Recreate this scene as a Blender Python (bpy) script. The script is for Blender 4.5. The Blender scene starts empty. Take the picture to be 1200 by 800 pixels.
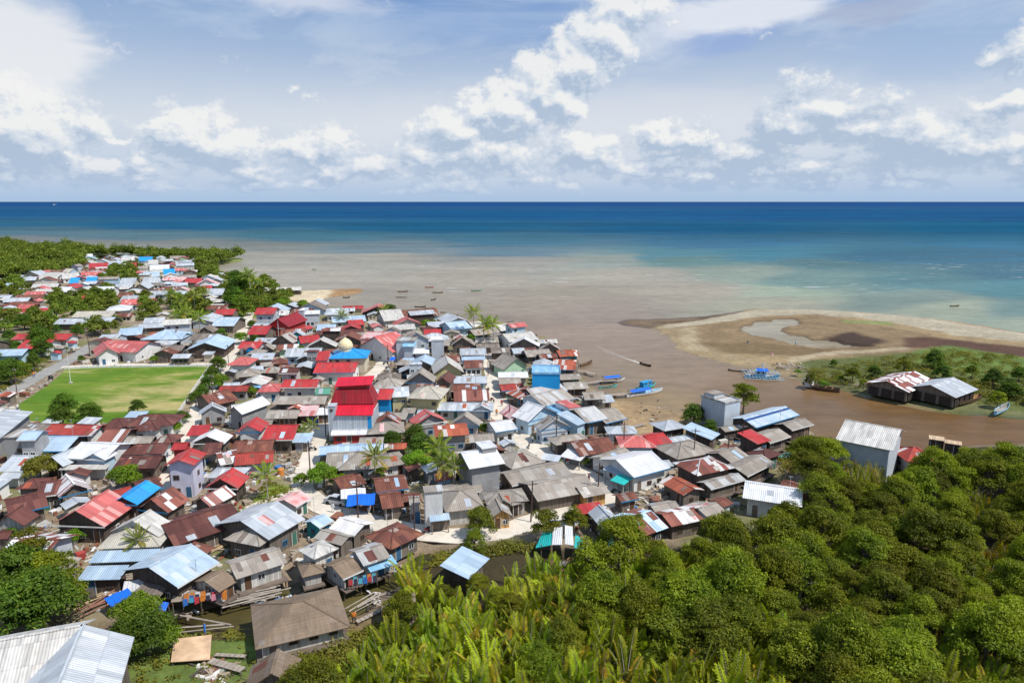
import bpy, bmesh, math, random
import numpy as np
from mathutils import Vector, Matrix
random.seed(11)
rng = np.random.default_rng(7)
S = bpy.context.scene
COL = S.collection
R = math.radians

# ------------------------------------------------------------------ camera
CAMH = 50.0
PITCH = 11.55
cam_d = bpy.data.cameras.new("camera")
cam_d.sensor_fit = 'HORIZONTAL'; cam_d.sensor_width = 36.0; cam_d.lens = 24.0
cam_d.clip_start = 0.5; cam_d.clip_end = 250000.0
cam = bpy.data.objects.new("camera", cam_d); COL.objects.link(cam)
cam.location = (0, 0, CAMH); cam.rotation_euler = (R(90 - PITCH), 0, 0)
S.camera = cam

# ------------------------------------------------------------------ sun, sky, exposure
SUN_DIR = Vector((0.60, -0.30, 1.0)).normalized()      # towards the sun: right, behind the camera, high
sun_d = bpy.data.lights.new("sun", 'SUN'); sun_d.energy = 4.9; sun_d.angle = R(0.53); sun_d.color = (1.0, 0.955, 0.89)
sun = bpy.data.objects.new("sun", sun_d); COL.objects.link(sun)
sun.rotation_euler = SUN_DIR.to_track_quat('Z', 'Y').to_euler()
S.view_settings.view_transform = 'Standard'
S.view_settings.look = 'None'
S.view_settings.exposure = 0.0
S.view_settings.gamma = 1.0
S.view_settings.use_curve_mapping = False
S.cycles.max_bounces = 6; S.cycles.diffuse_bounces = 3; S.cycles.glossy_bounces = 2; S.cycles.transparent_max_bounces = 6
S.cycles.caustics_reflective = False; S.cycles.caustics_refractive = False

# picture <-> world (used only to find where things stand on the ground)
ct, st = math.cos(R(PITCH)), math.sin(R(PITCH))
def ray(px, py):
    u = (px - 600) / 800.0; v = (py - 400) / 800.0
    return (u, ct - v * st, -st - v * ct)
def at(px, py, z=0.0):
    d = ray(px, py)
    t = (z - CAMH) / d[2]
    return (d[0] * t, d[1] * t)
def proj(x, y, z):
    dz = z - CAMH
    f = y * ct - dz * st
    return (600 + 800 * x / f, 400 - 800 * (y * st + dz * ct) / f, f)

# ------------------------------------------------------------------ node helpers
class NT:
    def __init__(s, nt): s.nt = nt; s.n = nt.nodes; s.l = nt.links
    def new(s, t, **k):
        n = s.n.new(t)
        for a, b in k.items(): setattr(n, a, b)
        return n
    def set(s, sock, v):
        if isinstance(v, bpy.types.NodeSocket): s.l.new(v, sock)
        elif isinstance(v, bpy.types.Node): s.l.new(v.outputs[0], sock)
        elif v is not None: sock.default_value = v
    def m(s, op, a, b=None, c=None, clamp=False):
        n = s.n.new('ShaderNodeMath'); n.operation = op; n.use_clamp = clamp
        s.set(n.inputs[0], a)
        if b is not None: s.set(n.inputs[1], b)
        if c is not None: s.set(n.inputs[2], c)
        return n.outputs[0]
    def vm(s, op, a, b=None):
        n = s.n.new('ShaderNodeVectorMath'); n.operation = op
        s.set(n.inputs[0], a)
        if b is not None: s.set(n.inputs[1], b)
        return n.outputs['Value'] if op in ('LENGTH', 'DOT_PRODUCT') else n.outputs[0]
    def xyz(s, x=0, y=0, z=0):
        n = s.n.new('ShaderNodeCombineXYZ')
        for i, v in enumerate((x, y, z)): s.set(n.inputs[i], v)
        return n.outputs[0]
    def sep(s, v):
        n = s.n.new('ShaderNodeSeparateXYZ'); s.set(n.inputs[0], v); return n.outputs
    def noise(s, vec, scale, detail=4, rough=0.5, dist=0.0, out='Fac'):
        n = s.n.new('ShaderNodeTexNoise'); n.noise_dimensions = '3D'
        s.set(n.inputs['Vector'], vec); n.inputs['Scale'].default_value = scale
        n.inputs['Detail'].default_value = detail; n.inputs['Roughness'].default_value = rough
        n.inputs['Distortion'].default_value = dist
        return n.outputs[out]
    def mix(s, f, a, b, mode='MIX'):
        n = s.n.new('ShaderNodeMix'); n.data_type = 'RGBA'; n.blend_type = mode; n.clamp_factor = True
        s.set(n.inputs[0], f)
        for i, v in ((6, a), (7, b)):
            if isinstance(v, (tuple, list)): v = (*v[:3], 1)
            s.set(n.inputs[i], v)
        return n.outputs[2]
    def ramp(s, f, lo, hi):
        n = s.n.new('ShaderNodeMapRange'); n.interpolation_type = 'SMOOTHSTEP'; n.clamp = True
        s.set(n.inputs[0], f); n.inputs[1].default_value = lo; n.inputs[2].default_value = hi
        return n.outputs[0]
    def lin(s, f, lo, hi, a=0.0, b=1.0):
        n = s.n.new('ShaderNodeMapRange'); n.clamp = True
        s.set(n.inputs[0], f); n.inputs[1].default_value = lo; n.inputs[2].default_value = hi
        n.inputs[3].default_value = a; n.inputs[4].default_value = b
        return n.outputs[0]

def lin(c):
    return tuple(((v / 255) / 12.92 if v / 255 <= 0.04045 else ((v / 255 + 0.055) / 1.055) ** 2.4) for v in c)

# ------------------------------------------------------------------ sky: Nishita with cloud layers
W = bpy.data.worlds.new("World"); S.world = W; W.use_nodes = True
wt = NT(W.node_tree); wt.n.clear()
sky = wt.new('ShaderNodeTexSky'); sky.sky_type = 'NISHITA'; sky.sun_disc = False
sky.sun_elevation = math.asin(SUN_DIR.z); sky.sun_rotation = math.atan2(SUN_DIR.x, SUN_DIR.y)
sky.altitude = 50; sky.air_density = 1.0; sky.dust_density = 0.6; sky.ozone_density = 1.5
tc = wt.new('ShaderNodeTexCoord')
dx, dy, dz = wt.sep(tc.outputs['Generated'])
az = wt.m('ARCTAN2', dx, dy)
el = wt.m('ARCSINE', dz)
P0 = wt.xyz(az, el, 0.0)

def pe(px, py):   # picture point -> azimuth, elevation
    d = ray(px, py); return (math.atan2(d[0], d[1]), math.atan2(d[2], math.hypot(d[0], d[1])))
# cumulus: px, py, rx, ry, weight
BLOBS = [(16, 150, 62, 36, 1.1), (84, 180, 14, 10, .8), (222, 158, 40, 27, 1.0), (262, 172, 46, 24, .95), (290, 195, 40, 12, .8), (375, 176, 50, 26, .72), (420, 196, 40, 12, .6),
         (535, 152, 48, 20, .95), (560, 178, 90, 26, .8), (598, 130, 50, 26, 1.2), (640, 104, 42, 30, 1.3), (676, 76, 38, 30, 1.3), (706, 44, 36, 30, 1.2), (735, 12, 42, 26, .9),
         (680, 180, 60, 24, .8), (775, 158, 26, 15, .85), (815, 162, 26, 16, .85), (790, 184, 40, 9, .6), (925, 145, 40, 24, .85), (975, 128, 50, 22, .75), (940, 105, 36, 20, .6),
         (1010, 152, 60, 20, .7), (1080, 158, 44, 22, .95), (1120, 172, 60, 16, .75), (1170, 126, 40, 12, .75), (1192, 58, 22, 16, .8), (870, 180, 50, 16, .75),
         (90, 200, 110, 12, .55), (480, 205, 150, 8, .5), (900, 200, 260, 12, .55), (350, 106, 14, 5, .42), (125, 160, 28, 4, .6), (178, 179, 12, 4, .55)]
g = bpy.data.node_groups.new("cloud_density", 'ShaderNodeTree')
g.interface.new_socket("P", in_out='INPUT', socket_type='NodeSocketVector')
g.interface.new_socket("D", in_out='OUTPUT', socket_type='NodeSocketFloat')
gt = NT(g); gi = gt.new('NodeGroupInput'); go = gt.new('NodeGroupOutput')
warp = gt.noise(gi.outputs[0], 30, 4, .6, out='Color')
wv = gt.vm('MULTIPLY', gt.vm('SUBTRACT', warp, (.5, .5, .5)), (0.06, 0.04, 0))
Pw = gt.vm('ADD', gi.outputs[0], wv)
acc = None
for (bx, by, rx, ry, w) in BLOBS:
    a0, e0 = pe(bx, by)
    q = gt.vm('MULTIPLY', gt.vm('SUBTRACT', Pw, (a0, e0, 0)), (800 / rx / 1.0, 800 / ry, 0))
    v = gt.m('MULTIPLY', gt.m('SUBTRACT', 1.0, gt.m('MULTIPLY', gt.vm('LENGTH', q), 0.62)), w)
    if acc is None: acc = v
    else:
        mx = gt.new('ShaderNodeMath', operation='SMOOTH_MAX'); gt.set(mx.inputs[0], acc); gt.set(mx.inputs[1], v); mx.inputs[2].default_value = .12
        acc = mx.outputs[0]
acc = gt.m('MAXIMUM', acc, -0.15)
low = gt.sep(gi.outputs[0])[1]
lowf = gt.m('MULTIPLY', gt.ramp(low, .004, .02), gt.m('SUBTRACT', 1.0, gt.ramp(low, .045, .085)))
ln_ = gt.noise(gt.vm('MULTIPLY', gi.outputs[0], (1.0, 2.6, 1)), 13, 3, .5)
acc = gt.m('MAXIMUM', acc, gt.m('MULTIPLY', lowf, gt.lin(ln_, .40, .60, 0.0, .55)))
st3 = gt.vm('MULTIPLY', gi.outputs[0], (1.0, 1.45, 1))
f1 = gt.noise(st3, 17, 9, .60, .25)
f3 = gt.noise(st3, 52, 7, .66, .2)
d = gt.m('ADD', gt.m('MULTIPLY', acc, 0.80), gt.m('MULTIPLY', gt.m('SUBTRACT', f1, .5), .92))
d = gt.m('ADD', d, gt.m('MULTIPLY', gt.m('SUBTRACT', f3, .5), .46))
gt.set(go.inputs[0], d)
def dens(vec):
    n = wt.new('ShaderNodeGroup'); n.node_tree = g; wt.set(n.inputs[0], vec); return n.outputs[0]
D0 = dens(P0)
D1 = dens(wt.vm('ADD', P0, (0.009, 0.015, 0)))
skyc = wt.mix(1.0, sky.outputs[0], (0.085, 0.085, 0.085), 'MULTIPLY')
cir = wt.vm('MULTIPLY', P0, (1.0, 4.2, 1))
c1 = wt.noise(cir, 2.3, 8, .62, 1.1)
c2 = wt.noise(wt.vm('ADD', cir, (3, 1, 0)), 7.5, 7, .6, .8)
c12 = wt.m('ADD', wt.m('MULTIPLY', c1, .75), wt.m('MULTIPLY', c2, .25))
veil = wt.ramp(c12, .34, .62)
gapy = wt.lin(el, .10, .27, 1.0, .0)
veil = wt.m('MAXIMUM', wt.m('MULTIPLY', veil, .74), wt.m('MULTIPLY', gapy, .92))
zen = wt.mix(wt.lin(el, .0, .28), lin((182, 203, 228)), lin((104, 148, 210)))
base = wt.mix(.75, skyc, zen)
veilc = wt.mix(wt.lin(el, .0, .10), lin((188, 205, 228)), lin((213, 221, 231)))
veilc = wt.mix(wt.lin(el, .12, .26), veilc, lin((192, 209, 230)))
c = wt.mix(veil, base, veilc)
def sheet(c, px, py, rx, ry, k, col, soft=.9):
    a0, e0 = pe(px, py)
    nz = wt.noise(wt.vm('MULTIPLY', P0, (1, 2.6, 1)), 9, 7, .58, .7, out='Color')
    pw = wt.vm('ADD', P0, wt.vm('MULTIPLY', wt.vm('SUBTRACT', nz, (.5, .5, .5)), (.13, .06, 0)))
    q = wt.vm('MULTIPLY', wt.vm('SUBTRACT', pw, (a0, e0, 0)), (800 / rx, 800 / ry, 0))
    f = wt.m('MULTIPLY', wt.m('SUBTRACT', 1.0, wt.ramp(wt.vm('LENGTH', q), 1.15 - soft, 1.15)), k)
    return wt.mix(f, c, col)
c = sheet(c, 560, 30, 200, 26, .55, lin((136, 168, 214)))
c = sheet(c, 250, 25, 220, 30, .45, lin((162, 187, 218)))
c = sheet(c, 1120, 60, 130, 50, .5, lin((156, 184, 220)))
c = sheet(c, 15, 58, 78, 46, .9, lin((234, 236, 240)), .6)
c = sheet(c, 345, 0, 110, 18, .6, lin((226, 230, 240)))
c = sheet(c, 870, 14, 100, 24, .85, lin((232, 236, 244)), .6)
c = sheet(c, 765, 30, 75, 40, .6, lin((222, 228, 240)))
c = sheet(c, 850, 50, 60, 12, .5, lin((146, 172, 222)))
c = sheet(c, 1015, 12, 60, 16, .6, lin((172, 181, 206)))
c = sheet(c, 700, 150, 500, 60, .45, lin((228, 230, 236)))
# cumulus on top, lit from the right and above
alpha = wt.ramp(D0, .11, .35)
lit = wt.m('MULTIPLY', wt.m('SUBTRACT', D0, D1), 2.5)
lit = wt.m('ADD', wt.m('ADD', lit, wt.lin(el, .02, .13, .26, .66)), wt.m('MULTIPLY', wt.lin(az, .04, .34), -.38), clamp=True)
cc = wt.mix(wt.ramp(lit, .0, .55), lin((172, 191, 214)), lin((208, 218, 231)))
cc = wt.mix(wt.ramp(lit, .46, 1.08), cc, lin((244, 244, 242)))
cc = wt.mix(wt.lin(el, .0, .06, .55, .0), cc, lin((180, 199, 226)))
c = wt.mix(wt.m('MULTIPLY', alpha, .88), c, cc)
c = wt.mix(wt.lin(el, .002, .03, .7, 0.0), c, lin((164, 192, 224)))
below = wt.m('LESS_THAN', dz, 0.0)
c = wt.mix(below, c, (0.10, 0.13, 0.12))
bg = wt.new('ShaderNodeBackground'); wt.set(bg.inputs[0], c); bg.inputs[1].default_value = 1.0
wo = wt.new('ShaderNodeOutputWorld'); wt.l.new(bg.outputs[0], wo.inputs[0])
W.cycles.sampling_method = 'MANUAL'; W.cycles.sample_map_resolution = 256

# ------------------------------------------------------------------ object helpers
def tag(o, label=None, cat=None, group=None, kind=None):
    if label: o['label'] = label
    if cat: o['category'] = cat
    if group: o['group'] = group
    if kind: o['kind'] = kind
    return o
def empty(name, loc, rz=0.0, scale=1.0):
    o = bpy.data.objects.new(name, None); COL.objects.link(o)
    o.location = loc; o.rotation_euler = (0, 0, rz); o.scale = (scale,) * 3
    o.empty_display_size = 0.5
    return o
class MB:
    """collects faces (with uv and material slots) and links them as one mesh object"""
    def __init__(s): s.v = []; s.f = []; s.uv = []; s.mi = []
    def face(s, pts, uv=None, mi=0):
        b = len(s.v); s.v += [tuple(p) for p in pts]; s.f.append(tuple(range(b, b + len(pts))))
        s.uv += list(uv) if uv else [(0, 0)] * len(pts); s.mi.append(mi)
    def quad(s, a, b, c, d, mi=0):
        """uv in metres: u along a-b, v towards d"""
        A, B, C_, D_ = map(Vector, (a, b, c, d)); e = (B - A); L = e.length or 1; e = e / L
        n = e.cross(D_ - A); vv = n.cross(e); vv = vv.normalized() if vv.length > 1e-9 else Vector((0, 0, 1))
        s.face((a, b, c, d), [((Vector(p) - A).dot(e), (Vector(p) - A).dot(vv)) for p in (a, b, c, d)], mi)
    def poly(s, pts, mi=0):
        A = Vector(pts[0]); B = Vector(pts[1]); e = (B - A).normalized()
        n = e.cross(Vector(pts[-1]) - A); vv = n.cross(e)
        vv = vv.normalized() if vv.length > 1e-9 else Vector((0, 0, 1))
        s.face(pts, [((Vector(p) - A).dot(e), (Vector(p) - A).dot(vv)) for p in pts], mi)
    def box(s, x0, y0, z0, x1, y1, z1, mi=0, bottom=True):
        p = [(x0, y0, z0), (x1, y0, z0), (x1, y1, z0), (x0, y1, z0), (x0, y0, z1), (x1, y0, z1), (x1, y1, z1), (x0, y1, z1)]
        for q in ((0, 1, 5, 4), (1, 2, 6, 5), (2, 3, 7, 6), (3, 0, 4, 7), (4, 5, 6, 7)): s.quad(*[p[i] for i in q], mi=mi)
        if bottom: s.quad(p[3], p[2], p[1], p[0], mi=mi)
    def tube(s, pts, rad, n=5, mi=0, cap=True):
        """pts: polyline; rad: number or list"""
        P = [Vector(p) for p in pts]; m = len(P)
        rr = rad if isinstance(rad, (list, tuple)) else [rad] * m
        rings = []
        for i in range(m):
            t = (P[min(i + 1, m - 1)] - P[max(i - 1, 0)]).normalized()
            a = Vector((0, 0, 1)) if abs(t.z) < .9 else Vector((1, 0, 0))
            x = t.cross(a).normalized(); y = t.cross(x)
            rings.append([P[i] + (x * math.cos(k * 2 * math.pi / n) + y * math.sin(k * 2 * math.pi / n)) * rr[i] for k in range(n)])
        for i in range(m - 1):
            for k in range(n):
                s.face((rings[i][k], rings[i][(k + 1) % n], rings[i + 1][(k + 1) % n], rings[i + 1][k]), None, mi)
        if cap:
            s.face(rings[-1], None, mi); s.face(rings[0][::-1], None, mi)
    def slab(s, faces, t, mi=0):
        """roof sheets given as top polygons (first edge = eave), thickened downwards by t"""
        for f in faces:
            s.poly(f, mi)
            lo = [(p[0], p[1], p[2] - t) for p in f]
            s.poly(lo[::-1], mi)
            for i in range(len(f)):
                j = (i + 1) % len(f)
                s.quad(lo[i], lo[j], f[j], f[i], mi)
    def mesh(s, name, mats):
        me = bpy.data.meshes.new(name); me.from_pydata(s.v, [], s.f)
        if not isinstance(mats, (list, tuple)): mats = [mats]
        for m in mats: me.materials.append(m)
        me.polygons.foreach_set('material_index', s.mi)
        ul = me.uv_layers.new(name="UVMap"); ul.data.foreach_set('uv', [c for p in s.uv for c in p])
        me.update(); return me
    def build(s, name, mats, parent=None, smooth=False):
        me = s.mesh(name, mats)
        if smooth: me.polygons.foreach_set('use_smooth', [True] * len(me.polygons))
        o = bpy.data.objects.new(name, me); COL.objects.link(o)
        if parent is not None: o.parent = parent
        return o
def link_mesh(name, me, parent=None):
    o = bpy.data.objects.new(name, me); COL.objects.link(o)
    if parent is not None: o.parent = parent
    return o
def copy_tree(o, parent=None):
    c = o.copy(); COL.objects.link(c)
    if parent is not None: c.parent = parent
    for ch in [k for k in o.children]: copy_tree(ch, c)
    return c

# ------------------------------------------------------------------ materials
def mat(name):
    m = bpy.data.materials.new(name); m.use_nodes = True
    t = NT(m.node_tree); t.n.clear()
    b = t.new('ShaderNodeBsdfPrincipled'); o = t.new('ShaderNodeOutputMaterial'); t.l.new(b.outputs[0], o.inputs[0])
    b.inputs['Roughness'].default_value = .75
    b.inputs['Specular IOR Level'].default_value = .3
    return m, t, b
def bump(t, b, h, dist, strength=1.0):
    n = t.new('ShaderNodeBump'); n.inputs['Distance'].default_value = dist; n.inputs['Strength'].default_value = strength
    t.set(n.inputs['Height'], h); t.l.new(n.outputs[0], b.inputs['Normal'])
def simple(name, col, rough=.7, var=.15, scale=.7, metal=0.0, spec=.3, objvar=.0):
    m, t, b = mat(name)
    geo = t.new('ShaderNodeNewGeometry')
    n = t.noise(geo.outputs['Position'], scale, 5, .6)
    f = t.lin(n, .3, .7, 1 - var, 1 + var * .6)
    if objvar:
        oi = t.new('ShaderNodeObjectInfo'); f = t.m('MULTIPLY', f, t.lin(oi.outputs['Random'], 0, 1, 1 - objvar, 1 + objvar))
    c = t.mix(1.0, (*col, 1), t.xyz(f, f, f), 'MULTIPLY')
    t.set(b.inputs['Base Color'], c); b.inputs['Roughness'].default_value = rough; b.inputs['Metallic'].default_value = metal
    b.inputs['Specular IOR Level'].default_value = spec
    return m
def roofing(name, ca, cb=None, patch=0.0, stain=(.16, .07, .04), stain_amt=.25, jit=.12, rough=.55, su=.85, sv=2.4, thatch=False, spec=.35, hole=None, streak=.35):
    """roof sheets: every sheet its own shade, some replaced (cb), weather streaks running down the slope"""
    m, t, b = mat(name)
    uv = t.new('ShaderNodeUVMap'); oi = t.new('ShaderNodeObjectInfo'); rnd = oi.outputs['Random']
    geo = t.new('ShaderNodeNewGeometry')
    x, y, z = t.sep(uv.outputs[0])
    off = t.m('MULTIPLY', rnd, 91.7)
    cx = t.m('FLOOR', t.m('DIVIDE', x, su)); cy = t.m('FLOOR', t.m('DIVIDE', y, sv))
    wn = t.new('ShaderNodeTexWhiteNoise', noise_dimensions='3D'); t.set(wn.inputs['Vector'], t.xyz(cx, cy, off))
    w1 = wn.outputs['Value']; w2 = t.sep(wn.outputs['Color'])[1]
    col = t.mix(0.0, (*ca, 1), (*ca, 1))
    if cb is not None:
        col = t.mix(t.m('LESS_THAN', w2, patch), (*ca, 1), (*cb, 1))
    # stains: noise stretched down the slope + cloudy blotches
    p = t.xyz(t.m('MULTIPLY', x, 1.0), t.m('MULTIPLY', y, .22), off)
    n1 = t.noise(p, 1.7, 6, .65)
    n2 = t.noise(t.vm('ADD', geo.outputs['Position'], t.xyz(off, 0, 0)), .33, 5, .6)
    s = t.m('ADD', t.m('MULTIPLY', n1, .6), t.m('MULTIPLY', n2, .5))
    sf = t.m('MULTIPLY', t.ramp(s, .72 - .42 * stain_amt, .86 - .3 * stain_amt), min(1.0, .45 + stain_amt))
    col = t.mix(sf, col, (*stain, 1))
    k = t.lin(w1, 0, 1, 1 - jit * 1.35, 1 + jit * 1.25)
    k = t.m('MULTIPLY', k, t.lin(n1, .3, .7, 1 - streak * .6, 1 + streak * .4))
    k = t.m('MULTIPLY', k, t.lin(rnd, 0, 1, .90, 1.10))
    # lap joints between sheets
    fr = t.m('ABSOLUTE', t.m('SUBTRACT', t.m('FRACT', t.m('DIVIDE', y, sv)), .5))
    k = t.m('MULTIPLY', k, t.lin(fr, .465, .5, 1.0, .80))
    col = t.mix(1.0, col, t.xyz(k, k, k), 'MULTIPLY')
    t.set(b.inputs['Base Color'], col)
    b.inputs['Roughness'].default_value = rough; b.inputs['Specular IOR Level'].default_value = spec
    if thatch:
        h = t.noise(t.xyz(t.m('MULTIPLY', x, 9.0), t.m('MULTIPLY', y, 2.2), off), 1.0, 6, .7)
        st_ = t.m('FRACT', t.m('DIVIDE', y, .45))
        bump(t, b, t.m('ADD', h, t.m('MULTIPLY', st_, .5)), .10)
    else:
        h = t.m('SINE', t.m('MULTIPLY', x, 2 * math.pi / .30))
        bump(t, b, h, .022)
    return m
RM = {
 'red':   roofing('roof_red_paint', (.44, .038, .036), (.36, .07, .06), .18, (.22, .05, .04), .12, .10, .45),
 'redd':  roofing('roof_deep_red', (.30, .012, .02), (.24, .02, .02), .2, (.10, .02, .02), .15, .10, .45),
 'redv':  roofing('roof_vivid_red', (.60, .012, .035), None, 0, (.35, .02, .03), .05, .06, .4),
 'redp':  roofing('roof_faded_red', (.50, .12, .11), (.60, .30, .27), .15, (.25, .08, .07), .2, .12),
 'redw':  roofing('roof_faded_pink', (.66, .46, .44), (.5, .16, .15), .15, (.5, .13, .12), .45, .10),
 'redr':  roofing('roof_red_rusted', (.36, .05, .035), (.55, .5, .48), .12, (.15, .05, .035), .45, .15),
 'maroon': roofing('roof_maroon', (.115, .040, .032), (.16, .06, .045), .22, (.26, .12, .08), .2, .16, .7),
 'rust':  roofing('roof_rust', (.17, .062, .042), (.30, .22, .19), .10, (.30, .12, .06), .35, .22, .8),
 'rustb': roofing('roof_rust_bright', (.34, .085, .045), (.62, .56, .52), .16, (.18, .06, .04), .35, .22, .75),
 'stripe': roofing('roof_rust_stripes', (.24, .085, .06), (.64, .62, .60), .42, (.26, .10, .06), .22, .18, .65, su=1.0, sv=9.0),
 'wstripe': roofing('roof_white_rust_lines', (.70, .69, .69), (.30, .13, .11), .28, (.4, .2, .16), .12, .08, .6, su=.5, sv=9.0),
 'patch': roofing('roof_patchwork', (.22, .07, .05), (.70, .70, .70), .38, (.30, .13, .08), .25, .2, .6, su=1.0, sv=1.8),
 'patchb': roofing('roof_patchwork_blue', (.26, .085, .06), (.45, .62, .74), .55, (.5, .5, .5), .3, .2, .6, su=1.2, sv=2.0),
 'zinc':  roofing('roof_zinc', (.42, .455, .49), (.52, .54, .56), .25, (.30, .20, .16), .10, .07, .38, spec=.5, streak=.22),
 'zincd': roofing('roof_zinc_dull', (.40, .43, .46), (.50, .52, .54), .25, (.24, .15, .11), .22, .10, .5, streak=.3),
 'zincb': roofing('roof_zinc_bluish', (.36, .47, .58), (.44, .54, .62), .25, (.55, .6, .64), .15, .06, .4, spec=.5, streak=.2),
 'white': roofing('roof_white', (.64, .64, .64), (.55, .56, .58), .2, (.48, .42, .36), .10, .05, .5, streak=.18),
 'whiteo': roofing('roof_white_weathered', (.56, .54, .50), (.47, .455, .425), .3, (.34, .30, .26), .42, .08, .7, su=.5, streak=.5),
 'grey':  roofing('roof_weathered_grey', (.30, .262, .222), (.36, .33, .29), .2, (.20, .155, .12), .28, .10, .85, su=1.0, sv=1.6, streak=.3),
 'greyd': roofing('roof_dark_weathered', (.19, .155, .13), (.26, .22, .19), .2, (.11, .08, .065), .3, .12, .9, su=1.0, sv=1.6, streak=.4),
 'greys': roofing('roof_grey_striped', (.44, .44, .43), (.33, .29, .25), .38, (.26, .18, .13), .22, .10, .65, su=1.0, sv=8.0),
 'cream': roofing('roof_cream', (.50, .46, .38), (.44, .41, .35), .25, (.30, .24, .17), .25, .08, .75),
 'thatch': roofing('roof_thatch', (.235, .175, .125), (.27, .21, .16), .2, (.15, .105, .075), .35, .08, .95, su=2.0, sv=1.1, thatch=True, spec=.1, streak=.45),
 'blue':  roofing('roof_blue_paint', (.02, .30, .68), (.03, .26, .6), .2, (.05, .25, .5), .1, .05, .45),
 'sky':   roofing('roof_sky_blue', (.22, .44, .64), (.30, .50, .66), .3, (.55, .66, .74), .25, .06, .45),
 'skyw':  roofing('roof_pale_blue_white', (.38, .48, .57), (.47, .53, .58), .3, (.45, .55, .66), .18, .05, .4),
 'green': roofing('roof_green', (.10, .30, .20), (.12, .26, .18), .2, (.08, .2, .14), .15, .06, .5),
 'teal':  roofing('roof_teal_tarp', (.02, .42, .40), None, 0, (.02, .34, .33), .1, .02, .6),
 'tarp':  roofing('tarp_blue', (.01, .13, .62), None, 0, (.01, .1, .5), .1, .03, .5),
 'tan':   roofing('roof_tan_boards', (.52, .38, .24), (.45, .33, .22), .3, (.32, .22, .14), .2, .12, .85, su=.5),
}
def walling(name, col, dirt=.25, plank=False, block=False, rough=.85):
    m, t, b = mat(name)
    uv = t.new('ShaderNodeUVMap'); oi = t.new('ShaderNodeObjectInfo'); rnd = oi.outputs['Random']
    x, y, z = t.sep(uv.outputs[0]); off = t.m('MULTIPLY', rnd, 57.3)
    n = t.noise(t.xyz(x, t.m('MULTIPLY', y, .45), off), .9, 6, .65)
    k = t.m('MULTIPLY', t.lin(n, .3, .75, 1.06, 1 - dirt), t.lin(rnd, 0, 1, .9, 1.08))
    if plank:
        w = t.new('ShaderNodeTexWhiteNoise', noise_dimensions='2D'); t.set(w.inputs['Vector'], t.xyz(t.m('FLOOR', t.m('DIVIDE', x, .22)), off, 0))
        k = t.m('MULTIPLY', k, t.lin(w.outputs['Value'], 0, 1, .72, 1.2))
        fr = t.m('FRACT', t.m('DIVIDE', x, .22)); bump(t, b, t.m('LESS_THAN', fr, .12), .02)
    if block:
        br = t.new('ShaderNodeTexBrick'); t.set(br.inputs['Vector'], uv.outputs[0]); br.inputs['Scale'].default_value = 1.0
        br.inputs['Brick Width'].default_value = .4; br.inputs['Row Height'].default_value = .2; br.inputs['Mortar Size'].default_value = .012
        br.inputs['Color1'].default_value = (1, 1, 1, 1); br.inputs['Color2'].default_value = (.86, .86, .86, 1); br.inputs['Mortar'].default_value = (.8, .8, .8, 1)
        k = t.m('MULTIPLY', k, t.sep(br.outputs[0])[0])
    t.set(b.inputs['Base Color'], t.mix(1.0, (*col, 1), t.xyz(k, k, k), 'MULTIPLY')); b.inputs['Roughness'].default_value = rough
    return m
WM = {
 'w': walling('wall_white_plaster', (.72, .72, .70)), 'c': walling('wall_cream_plaster', (.62, .55, .42)),
 'lb': walling('wall_pale_blue', (.46, .62, .74)), 'g': walling('wall_grey_block', (.36, .36, .36), .3, block=True),
 'gb': walling('wall_blue_grey', (.50, .55, .60)), 'd': walling('wall_grey_planks', (.20, .165, .135), .35, plank=True),
 'dd': walling('wall_dark_planks', (.105, .08, .065), .4, plank=True), 'b': walling('wall_bright_blue', (.015, .30, .66), .1),
 'y': walling('wall_yellow', (.58, .50, .26)), 'gr': walling('wall_pale_green', (.40, .58, .40)), 'p': walling('wall_pink', (.60, .40, .34)),
 'v': walling('wall_pale_violet', (.55, .55, .66)), 'r': walling('wall_red', (.42, .05, .045)), 'o': walling('wall_orange_boards', (.60, .34, .12), .25, plank=True),
 'z': walling('wall_silver_sheet', (.50, .55, .60), .2, plank=True, rough=.5), 't': walling('wall_teal', (.05, .34, .36)), 'ws': walling('wall_white_boards', (.60, .58, .53), .35, plank=True),
}
GLASS = simple('window_glass', (.03, .035, .04), .15, .2, 2, spec=.5)
FRAME_W = simple('frame_white', (.7, .7, .68), .6)
FRAME_D = simple('frame_brown', (.16, .09, .05), .7)
FRAME_B = simple('frame_blue', (.03, .2, .4), .6)
DOOR = simple('door_wood', (.14, .075, .04), .7, objvar=.4)
POST = simple('post_timber', (.16, .125, .10), .9, .3, objvar=.2)
CONC = simple('concrete', (.42, .40, .37), .9, .2)
METAL = simple('metal_grey', (.4, .42, .44), .4, .1, metal=.6)
# ------------------------------------------------------------------ land outlines (found on the photograph, laid out on the ground)
def world_poly(pts, z=0.0): return np.array([at(px, py, z) for px, py in pts])
LAND = world_poly([(-900, 268), (-300, 276), (-100, 284), (0, 291), (60, 294), (120, 298), (200, 301), (285, 303), (283, 306), (252, 312), (255, 322), (285, 331), (325, 338), (350, 342),
    (395, 340), (428, 339), (420, 344), (385, 349), (368, 356), (400, 361), (470, 364), (510, 372), (590, 377), (612, 383), (636, 394), (650, 410), (664, 425), (684, 440), (694, 455),
    (708, 468), (742, 470), (772, 476), (800, 484), (815, 480), (826, 488), (850, 492), (885, 486), (925, 492), (955, 508), (955, 520), (925, 526), (918, 540), (925, 560), (912, 566), (918, 572), (945, 572), (962, 560),
    (972, 540), (985, 528), (1060, 536), (1120, 524), (1200, 520), (1500, 514), (3400, 500), (3400, 2400), (-2200, 2400), (-3000, 600)])
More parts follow.
